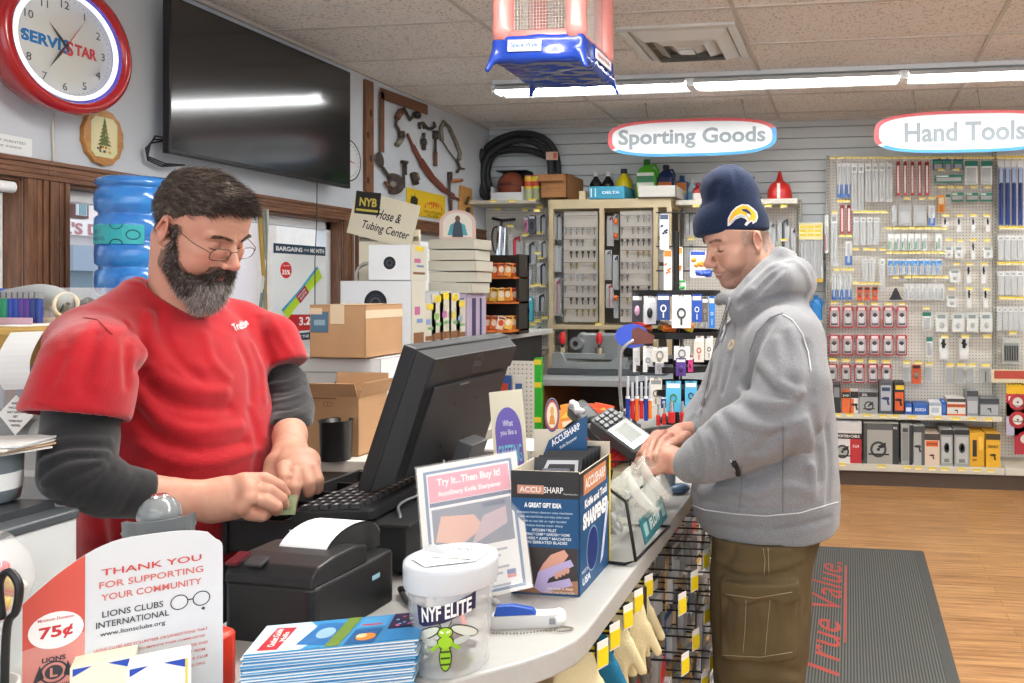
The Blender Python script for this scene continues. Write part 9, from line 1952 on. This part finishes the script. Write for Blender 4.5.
mb=MB();V_,F_=grid_poly([(-.15,0),(.06,0),(.06,.075),(-.15,.075)],.02);mb.add([jb(x,y) for x,y in V_],F_,C('#2fa8b0',.4));
for (cx_,cy_,a0,a1) in ((-.03,.075,180,360),(-.03,0,0,180),(.025,.036,0,360)):
 pts=[Vector(jb(cx_+.022*math.cos(R(a0+(a1-a0)*k/12)),cy_+.018*math.sin(R(a0+(a1-a0)*k/12))))*1.004 for k in range(13)];mb.tube(pts,.002,C('#1c4c58',.4),n=4)
vs,fs,x0,x1,y0,y1=text_geo('MELT',.02,0);mb.add([jb(-.115+(v.x-(x0+x1)/2)*.02,.048+v.y*.02) for v in vs],fs,C('#1c6c78',.4));vs,fs,x0,x1,y0,y1=text_geo('MINERAL',.02,0);mb.add([jb(-.105+(v.x-(x0+x1)/2)*.016,.02+v.y*.02) for v in vs],fs,C('#1c6c78',.4));mb.build('jug_label',wj,loc=(0,0,1.69))
# ================================================================ COUNTER MIDDLE: RACKS AND SMALL GOODS
sp=empty('spinner_rack',(-.64,2.90,CT),label='black tiered spinner rack of key rings and small goods on the counter',cat='rack')
mb=MB();mb.lathe([(.15,0),(.15,.012),(.02,.02),(.012,.03),(.012,.76)],HK,n=28);mb.build('pole',sp)
for z_,rd in ((.17,.17),(.25,.17),(.37,.175),(.52,.165)):
 mb=MB();mb.lathe([(rd,0),(rd,.022),(rd-.004,.022),(rd-.004,0)],HK,n=36,cap=False,smooth=False);mb.lathe([(.012,.002),(rd,.002)],C('#3a3b3e',.5),n=36,cap=False);mb.build('tier_ring',sp,loc=(0,0,z_))
def a_card(c,ac_,ring=True):
 def f(mb,w,h):
  mb.bx(-w/2,w/2,-h,0,0,.002,C(c,.4));mb.rect(-w*.42,w*.42,-h*.22,-h*.08,C('#f2f2f0' if c not in ('#eceae6','#d9d6ce') else '#8a8d90'),z=.0024)
  if ring:mb.push(T(0,-h*.55,.004));mb.ringp(0,0,w*.15,w*.24,C(ac_,.3),z=0,k=1.2);mb.rect(-w*.05,w*.05,-h*.36,-h*.16,C(ac_,.3),z=.0004);mb.pop()
  else:mb.ell((0,-h*.6,.008),(w*.25,h*.2,.007),C(ac_,.3),n=10)
  mb.tube([(-w*.15,-.005,.003),(0,.004,.003),(w*.15,-.005,.003)],.0015,C('#2a2a2a'),n=4)
 return f
def hang(px0,px1,py0,py1,d,art,lab,nm='carded_key_ring',cat='key ring'):
 d=d or 2.965-math.sqrt(max(.178**2-(((px0+px1)/2-676)*.0037)**2,0))
 a=atD(px0,py0,d);b=atD(px1,py1,d);mb=MB().push(frame((0,0,0),(math.cos(YAW),math.sin(YAW),0),(0,0,1)));w=(px1-px0)/795*d;h=a.z-b.z;art(mb,w,h);mb.build(nm,loc=((a.x+b.x)/2,(a.y+b.y)/2,a.z),label=lab,cat=cat)
NV2='#24407c'
for (x0,x1,y0,y1,c,ac_,lab) in [(632,643,294,322,'#3a3a42','#c9a0b8','dark blister card at the left end of the top spinner tier'),(644,656,296,324,'#c9ccd0','#2a2c30','pale card with a black strap on the top spinner tier'),(657,670,294,320,NV2,'#e6e8ec','navy card with a white emblem on the top spinner tier'),(672,691,295,328,'#e6e5e2','#3a3c40','wide white card with a dark key fob on the top spinner tier'),(692,702,294,322,'#2450b0','#d8e0ee','bright blue card on the top spinner tier'),(702,708,297,322,'#6c6258','#b0a89c','brown grey card next to the bright blue card'),(709,715,296,328,'#2a7ad0','#dfe6ee','narrow light blue card nearest the hoodie'),(650,662,378,406,'#d9d6ce','#6c6860','cream card with a metal carabiner on the lower spinner tier'),(666,681,381,412,'#58b4e0','#4c7c3c','sky blue card with a green key ring on the lower tier'),(685,697,381,408,'#58b0dc','#2c3a44','sky blue card with a black key ring on the lower tier'),(661,667,396,408,'#24407c','#dfe2e6','small navy card behind the sky blue ones'),(652,668,347,362,'#d5d3cc','#8c8a84','cream packet on the middle spinner tier'),(674,690,346,360,'#d9d9d8','#7c7e84','white packet on the middle spinner tier'),(694,704,336,362,'#d5cfc6','#b8402c','cream card with a red brown key ring on the middle tier'),(705,713,336,360,'#dcdad4','#4c4c50','cream card nearest the hoodie on the middle tier'),(633,640,345,372,'#dfe0e0','#b9bcc0','white oval tag on the left of the middle tier'),(643,653,346,372,'#e4e4e2','#8a9098','grey oval tag on the middle spinner tier'),(676,686,358,376,'#5c3c8c','#3c2c6c','purple packet on the middle spinner tier'),(688,693,356,372,'#d0408c','#8c2c5c','pink packet on the middle spinner tier'),(655,664,360,374,'#9a9ca0','#6c7074','grey packet low on the middle tier')]:
 hang(x0,x1,y0,y1,0,a_card(c,ac_,c not in ('#3a3a42','#c9ccd0','#5c3c8c','#d0408c')),lab)
rr=random.Random(8)
for k in range(12):
 c_=['#e8762c','#c8343c','#e8e4dc','#e8c83c','#e89a5c','#3c6cb0'][k%6];t=rr.uniform(3.4,6.0);q_=rr.uniform(.05,.14);mb=MB();mb.rbox((0,0,0),(.05,.03,.014),C(c_,.3),r=.006);mb.build('sweet_packet',loc=(-.64+q_*math.cos(t),2.90+q_*math.sin(t),CT+.405+.012*(k%3)),rot=(rr.uniform(-.5,.5),rr.uniform(-.4,.4),rr.uniform(0,3)),label='%s sweet packet lying on the third tier of the spinner rack'%['orange','red','white','yellow','peach','blue'][k%6],cat='packet',group='%s sweet packets'%['orange','red','white','yellow','peach','blue'][k%6])
p=atD(632,336,2.62);mb=MB();mb.push(frame((0,0,0),(math.cos(YAW),math.sin(YAW),0),(0,.2,1)));mb.prism([(.055*math.cos(t),.040*math.sin(t)) for t in [2*PI*k/28 for k in range(28)]],-.004,.004,C('#1c3fa8',.3));mb.poly([(.0,-.03,.005),(.07,-.025,.005),(.075,.0,.005),(.02,.03,.005),(.0,.02,.005)],C('#5a2a20',.4));mb.pop();mb.build('ping_pong_bat',loc=tuple(p),label='blue and brown round bat stuck in the left of the spinner rack',cat='bat')
mb=MB();mb.tube(smooth_pts([tuple(atD(x,y,2.60)) for x,y in ((622,412),(620,385),(621,355),(626,345),(634,340))]),.006,mat('bent_chrome','#c9ccce',.2,metal=.9),n=8);mb.build('bent_tube',label='bent chrome tube rising at the left of the spinner rack',cat='tube')
def a_keyred(mb,w,h):mb.cyl((0,-h*.5,.01),(0,0,.01),w*.22,C('#c9ccce',.25,metal=.7));mb.cyl((0,-h,.01),(0,-h*.5,.01),w*.42,C('#c2282c',.3));mb.ringp(0,-h*.75,w*.2,w*.3,C('#8c1a1e'),z=.02)
for k,(x0,x1,y0,y1) in enumerate(((656,661,404,425),(662,667,402,424),(667.5,676,401,422),(679.5,686,401,422))):hang(x0,x1,y0,y1,0,a_keyred,'small red handled tool hanging under the spinner, %s from left'%ORD[k],'red_handled_tool','tool')
def a_pen(c):
 def f(mb,w,h):mb.cyl((0,-h*.45,.01),(0,0,.01),w*.30,C('#b9c0c8',.2));mb.cyl((0,-h,.01),(0,-h*.45,.01),w*.45,C(c,.3));mb.cyl((0,-h*.5,.01),(0,-h*.45,.01),w*.5,C('#e2e4e6',.3))
 return f
for k,(x0,c,n_) in enumerate(((626,'#2440a0','blue'),(630.5,'#c4282c','red'),(635,'#e86a2c','orange'),(639.5,'#c4282c','red'),(644,'#2440a0','blue'),(648,'#e07a34','orange'))):hang(x0,x0+4.6,376+(k%2)*6,420-(k%2)*2,2.52,a_pen(c),'%s handled screwdriver left of the spinner, %s from left'%(n_,ORD[k]),'small_screwdriver','screwdriver')
for (x0,x1,y0,y1,c,ac_,lab) in [(660,669,214,250,'#d9dce0','#3c4c64','slim white and navy packet hanging on the cabinet side'),(664,672,250,292,'#e6e2da','#e0782c','white bag of orange sweets, left of the hanging sweet bags'),(673,683,247,290,'#e8e4dc','#e88a3c','white bag of orange sweets, middle of the hanging sweet bags'),(690,706,251,278,'#dfe2ea','#e2962c','blue and white sweet bag just left of the customer nose'),(676,686,280,296,'#d9e2d8','#3c9c4c','small green and white packet below the sweet bags'),(694,712,270,277,'#2444a8','#3c5cc0','dark blue bar shaped packet under the customer nose')]:
 d_=3.25
 def a_bag(mb,w,h,c=c,ac_=ac_):mb.rbox((0,-h/2,.006),(w,h,.012),C(c,.3),r=.008);[mb.ell((w*.28*math.cos(i*1.9),-h*(.45+.12*math.sin(i*2.3)),.012),(w*.16,w*.14,.006),C(ac_,.3),n=8) for i in range(6)];mb.rect(-w*.45,w*.45,-h*.16,-h*.02,C('#2c50b0' if c=='#dfe2ea' else ac_),z=.0126)
 hang(x0,x1,y0,y1,d_,a_bag,lab,'sweet_bag','bag')
mb=MB();mb.cyl((0,0,0),(0,0,.87),.004,HK);[mb.cyl((-.10,-.02,z),(.14,.06,z),.003,HK) for z in (.62,.72,.86)];p=atD(681,300,3.28);mb.lathe([(.10,0),(.10,.01),(.0001,.012)],HK,n=20);mb.build('bag_stand',loc=(p.x,p.y,CT+.001),label='thin black stand holding the hanging sweet bags',cat='stand')
p=atD(584,440,2.35);ob=empty('packet_display',(p.x,p.y,CT),rz=10,label='orange counter display carton full of orange packets',cat='display');
mb=MB();mb.bx(-.055,.055,-.05,.05,.0,.10,C('#d8502c',.4));mb.push(frame((0,-.0506,.05),(1,0,0),(0,0,1)));mb.rect(-.055,.055,.012,.05,C('#e8a03c'));mb.text('WORKS LIKE',0,.036,.009,C('#3a3020'),w=.08,z=.0006,bold=.03);mb.text('A CHARM',0,.020,.009,C('#3a3020'),w=.07,z=.0006,bold=.03);mb.pop();mb.build('carton',ob)
for k in range(6):mb=MB();mb.rbox((0,0,.07),(.06,.010,.14),C('#dc5a34' if k%3 else '#e8943c',.35),r=.008);mb.push(frame((0,-.0055,.075),(1,0,0),(0,0,1)));mb.poly([(-.02,.04,.0004),(0,.055,.0004),(.02,.04,.0004)],C('#efc84c'));mb.rect(-.02,.02,-.03,.01,C('#8c3a2a'));mb.rect(-.016,.016,.015,.03,C('#f0dcc8'),z=.0005);mb.pop();mb.build('orange_packet',loc=(p.x-.028+.028*(k%3),p.y-.02+.022*(k//3)+.01*(k%2),CT+.055+.012*(k//3)),rot=(R(-8),R([-9,3,12][k%3]),R(12)),label='orange packet standing in the counter display, %s row %s'%(['front','back'][k//3],['left','middle','right'][k%3]),cat='packet',group='orange packets in the display')
mc=empty('mesh_cup',tuple(atZ(612,470,CT)+Vector((0,.15,0))),label='black mesh cup of dark rods with a neon green tag',cat='cup')
mb=MB();mb.lathe([(.045,0),(.048,.11)],mat('dark_mesh','#2c2e30',.4,alpha=.75),n=24);mb.build('cup',mc);mb=MB();[mb.cyl((.025*math.cos(i),.025*math.sin(i),.01),(.034*math.cos(i),.034*math.sin(i),.15),.004,C('#4c5258',.4),n=6) for i in range(9)];mb.build('rods',mc);mb=MB();mb.poly([(-.008,-.049,.12),(.016,-.049,.12),(.008,-.050,.08),(-.004,-.050,.09)],C('#5ad838'));mb.build('tag',mc)
pt=empty('card_terminal',tuple(atD(622,434,2.02)),rot=(R(24),R(26),R(-22)),label='dark grey card payment terminal tilted toward the customer hands',cat='terminal')
mb=MB();mb.rbox((0,0,0),(.165,.078,.036),C('#3a3e42',.4),r=.012);mb.build('body',pt,bev=.003);mb=MB();mb.bx(-.02,.07,-.032,.032,.0195,.0205,mat('dark_screen'));mb.rect(-.01,.05,-.02,.02,C('#59615a',.3),z=.021);mb.build('screen',pt);mb=MB();[mb.box((-.065+.016*i,-.024+.016*j,.022),(.011,.011,.004),C('#6c7074',.4)) for i in range(3) for j in range(4)];mb.build('keypad',pt)
mb=MB();mb.tube([(0,0,-.018),(.0,0,-.09),(.02,.03,-.14)],.012,BLK,n=8);mb.build('mount',pt)
mb=MB();mb.rbox((0,0,0),(.16,.055,.03),BLK,r=.01);mb.bx(-.05,.05,-.02,.02,.015,.017,C('#4c5054'));mb.build('handheld_reader',loc=tuple(atD(592,424,2.12)),rot=(R(20),R(32),R(-28)),label='black handheld reader lying across the wire rack',cat='reader')
mb=MB();mb.tube(smooth_pts([tuple(atD(x,y,2.05)) for x,y in ((566,452),(563,436),(574,424),(588,420),(600,418))]),.009,BLK,n=8);mb.build('reader_cable',label='thick black coiled lead looping left of the reader',cat='cable')
mb=MB();mb.tube([(-.025,0,0),(-.01,.004,.006),(.008,-.005,.002),(.026,.003,.008)],[.012,.008,.011,.007],C('#e2e3e6',.6),n=6);mb.build('crumpled_tissue',loc=tuple(atD(577,409,2.1)),rot=(.3,.5,-.5),label='crumpled white slip on top of the black reader',cat='paper')
wr=empty('wire_rack',tuple(atZ(600,505,CT)+Vector((0,.02,0))),label='black wire rack with a tray of red handled tools behind the display box',cat='rack')
mb=MB();[mb.tube(smooth_pts([(x,-.05,0),(x,-.06,.12),(x,.06,.14),(x,.08,0)],4),.0028,HK,n=6) for x in (-.09,.09)];mb.tube([(-.09,-.058,.12),(.09,-.058,.12)],.0028,HK,n=6);mb.tube([(-.09,.06,.14),(.09,.06,.14)],.0028,HK,n=6);mb.build('frame',wr);mb=MB();mb.box((0,0,.08),(.15,.09,.05),C('#c9c3a4',.4),RX(14));mb.build('tray',wr)
w0=wr.location.copy()
for k in range(6):mb=MB();mb.cyl((0,-.05,0),(0,.05,0),.010,C('#c22c2c',.3),n=10);mb.cyl((0,.03,0),(0,.06,0),.0105,C('#8c8f92',.3));mb.build('red_tool',loc=(w0.x-.06+.024*k,w0.y,CT+.122),rot=(R(14),0,R(-30)),label='red handled tool in the wire rack tray, %s from left'%ORD[k],cat='tool',group='red tools in the wire rack')
js=empty('jar_stand',tuple(atZ(630,560,CT)+Vector((-.055,-.03,0))),label='black wire stand holding tilted clear jars behind a teal sign plate',cat='stand');j0=js.location.copy()
mb=MB();mb.tube([(-.10,.02,.004),(.055,-.005,.004),(.075,-.0,.010),(.05,.02,.12),(-.02,.04,.16)],.0035,HK,n=6);mb.tube([(.085,.25,.004),(-.07,.25,.004),(-.05,.25,.13)],.0035,HK,n=6);mb.tube([(.05,.02,.12),(.05,.26,.12)],.003,HK,n=6);mb.tube([(.075,0,.01),(.085,.25,.004)],.0035,HK,n=6);mb.build('frame',js)
mb=MB();mb.push(frame((.088,.02,.035),(0,1,0),(-.25,0,1)));mb.bx(0,.19,0,.05,0,.003,C('#2c6c74',.35));mb.text('IFLOW',.095,.025,.022,C('#c9e0e0'),w=.085,z=.0036,bold=.04);mb.rect(.01,.035,.012,.038,C('#8cb4b8'),z=.0036);mb.rect(.155,.18,.012,.038,C('#8cb4b8'),z=.0036);mb.pop();mb.build('sign_plate',js)
JP=mat('jar_plastic','#e9efe8',.08,alpha=.28,spec=.8,coat=.5)
for k in range(2):
 j=empty('plastic_jar',(j0.x+.01,j0.y+.075+.115*k,CT+.085),rot=(R(-8),R(52),0),label='tilted clear plastic jar of small parts, %s one in the wire stand'%['nearer','further'][k],cat='jar')
 mb=MB();mb.lathe([(.001,-.08),(.05,-.08),(.054,-.07),(.054,.05),(.050,.062)],JP,n=32);mb.build('body',j);mb=MB();mb.lathe([(.052,.058),(.056,.060),(.056,.078),(.050,.080)],mat('jar_rim','#e4e6dc',.1,alpha=.32),n=32,cap=False);mb.build('rim',j)
 rr=random.Random(60+k);mb=MB();[mb.ell((rr.uniform(-.03,.03),rr.uniform(-.03,.03),-.065+rr.random()*.06),(.014,.010,.006),C(rr.choice(['#5c6064','#8a8d90','#c9b86c','#3c3f42']),.3,metal=.4),n=8) for _ in range(40)];o=mb.build('small_parts',j);o['kind']='stuff'
mb=MB();mb.lathe([(.018,0),(.02,.02),(.022,.06)],C('#9aa0a4',.4),n=20);mb.build('grey_cup',loc=tuple(atZ(668,492,CT)),label='small grey cup on the counter under the hands',cat='cup');mb=MB();mb.ell((0,0,.014),(.030,.020,.014),C('#4c6480',.25),n=20);mb.build('computer_mouse',loc=tuple(atZ(687,494,CT)+Vector((-.02,0,0))),rz=30,label='small slate blue mouse shaped gadget on the counter edge',cat='gadget')
mb=MB();[mb.rbox((.0,.0,.01+.008*k),(.24,.15,.008),mat('camo_print','#5c7440',.6,var=.5,vscale=30,col2='#b8a878'),r=.01,rot=RZ(6*k-6)) for k in range(3)];mb.ellp(-.02,-.02,.05,.035,C('#e2d4d0'),z=.0312);mb.build('camo_packs',loc=tuple(atZ(668,468,CT)+Vector((0,.25,0))),label='camouflage green packs with a pale oval lying behind the hands',cat='package')
p0,p1=atD(511,470,1.72),atD(524,466,1.78);gs=empty('greeting_sign',(p0.x+.012,p0.y+.0,CT),label='cream sign with a purple arch reading Greeting Card behind the display box',cat='sign')
PU=C('#6c5cb4',.4);mb=MB();mb.push(frame((0,0,.035),(1,.25,.10),(-.14,.06,1))@Matrix.Diagonal((.78,1.5,1.5,1)));mb.bx(-.045,.045,-.03,.195,-.003,0,C('#e2dcc4',.5));arch=[(-.036,-.025),(.036,-.025)]+[(.036*math.cos(t),.135+.036*math.sin(t)) for t in [PI*k/14 for k in range(15)]];mb.poly([(x,y,.0006) for x,y in arch],PU)
for t_,y_,h_,w_,c_ in (('What',.148,.009,.028,'#e9e6f2'),('you like a',.134,.009,.044,'#e9e6f2'),('GREETING',.104,.026,.064,'#7cc8e0'),('CARD',.066,.028,.048,'#7cc8e0')):mb.text(t_,0,y_,h_,C(c_),w=w_,z=.0012,bold=.01)
mb.pop();mb.build('printed_board',gs);mb=MB();mb.bx(-.04,.04,-.01,.05,0,.008,C('#cfc9b4'));mb.build('foot',gs)
mb=MB();mb.box((0,0,.05),(.20,.16,.10),mat('acrylic'));mb.box((0,0,.10),(.21,.17,.006),C('#dfe0dc',.2));mb.build('clear_box',loc=tuple(atZ(480,500,CT)+Vector((0,.22,0))),label='clear plastic box behind the slanted acrylic sign',cat='box')
p=atZ(489,560,.30);gr=empty('green_rack',(-1.95,4.35,0),label='rack with a bright green upright and hanging packets beyond the monitor',cat='rack')
mb=MB();mb.bx(.16,.20,0,.03,0,1.12,C('#3cb43c',.35));[mb.bx(.158,.202,-.002,.0,z,z+.03,YEL) for z in (.3,.55,.75,.95,1.08)];mb.build('green_upright',gr);mb=MB();mb.bx(-.14,.16,0,.02,.1,1.1,M_PEG);mb.bx(-.14,.2,-.1,.25,0,.1,C('#4a4c4e'));mb.build('back_panel',gr)
for k in range(12):
 c_=['#d9662c','#3c5c9c','#d9d9d4','#c8a43c','#b8bcc0','#e6e2da'][k%6];mb=MB();mb.bx(-.035,.035,-.012,0,-.12,0,C(c_,.4));mb.rect(0,0,0,0,C(c_));mb.box((0,-.013,-.07),(.04,.002,.05),C(['#e8e2d0','#c9503a','#4c6ca0'][k%3],.4));mb.build('hanging_packet',loc=(-1.95-.09+.085*(k%3),4.33,1.02-.19*(k//3)),label='hanging packet on the green rack, %s column of the %s row'%(['left','middle','right'][k%3],ORD[k//3]),cat='packet',group='packets on the green rack')
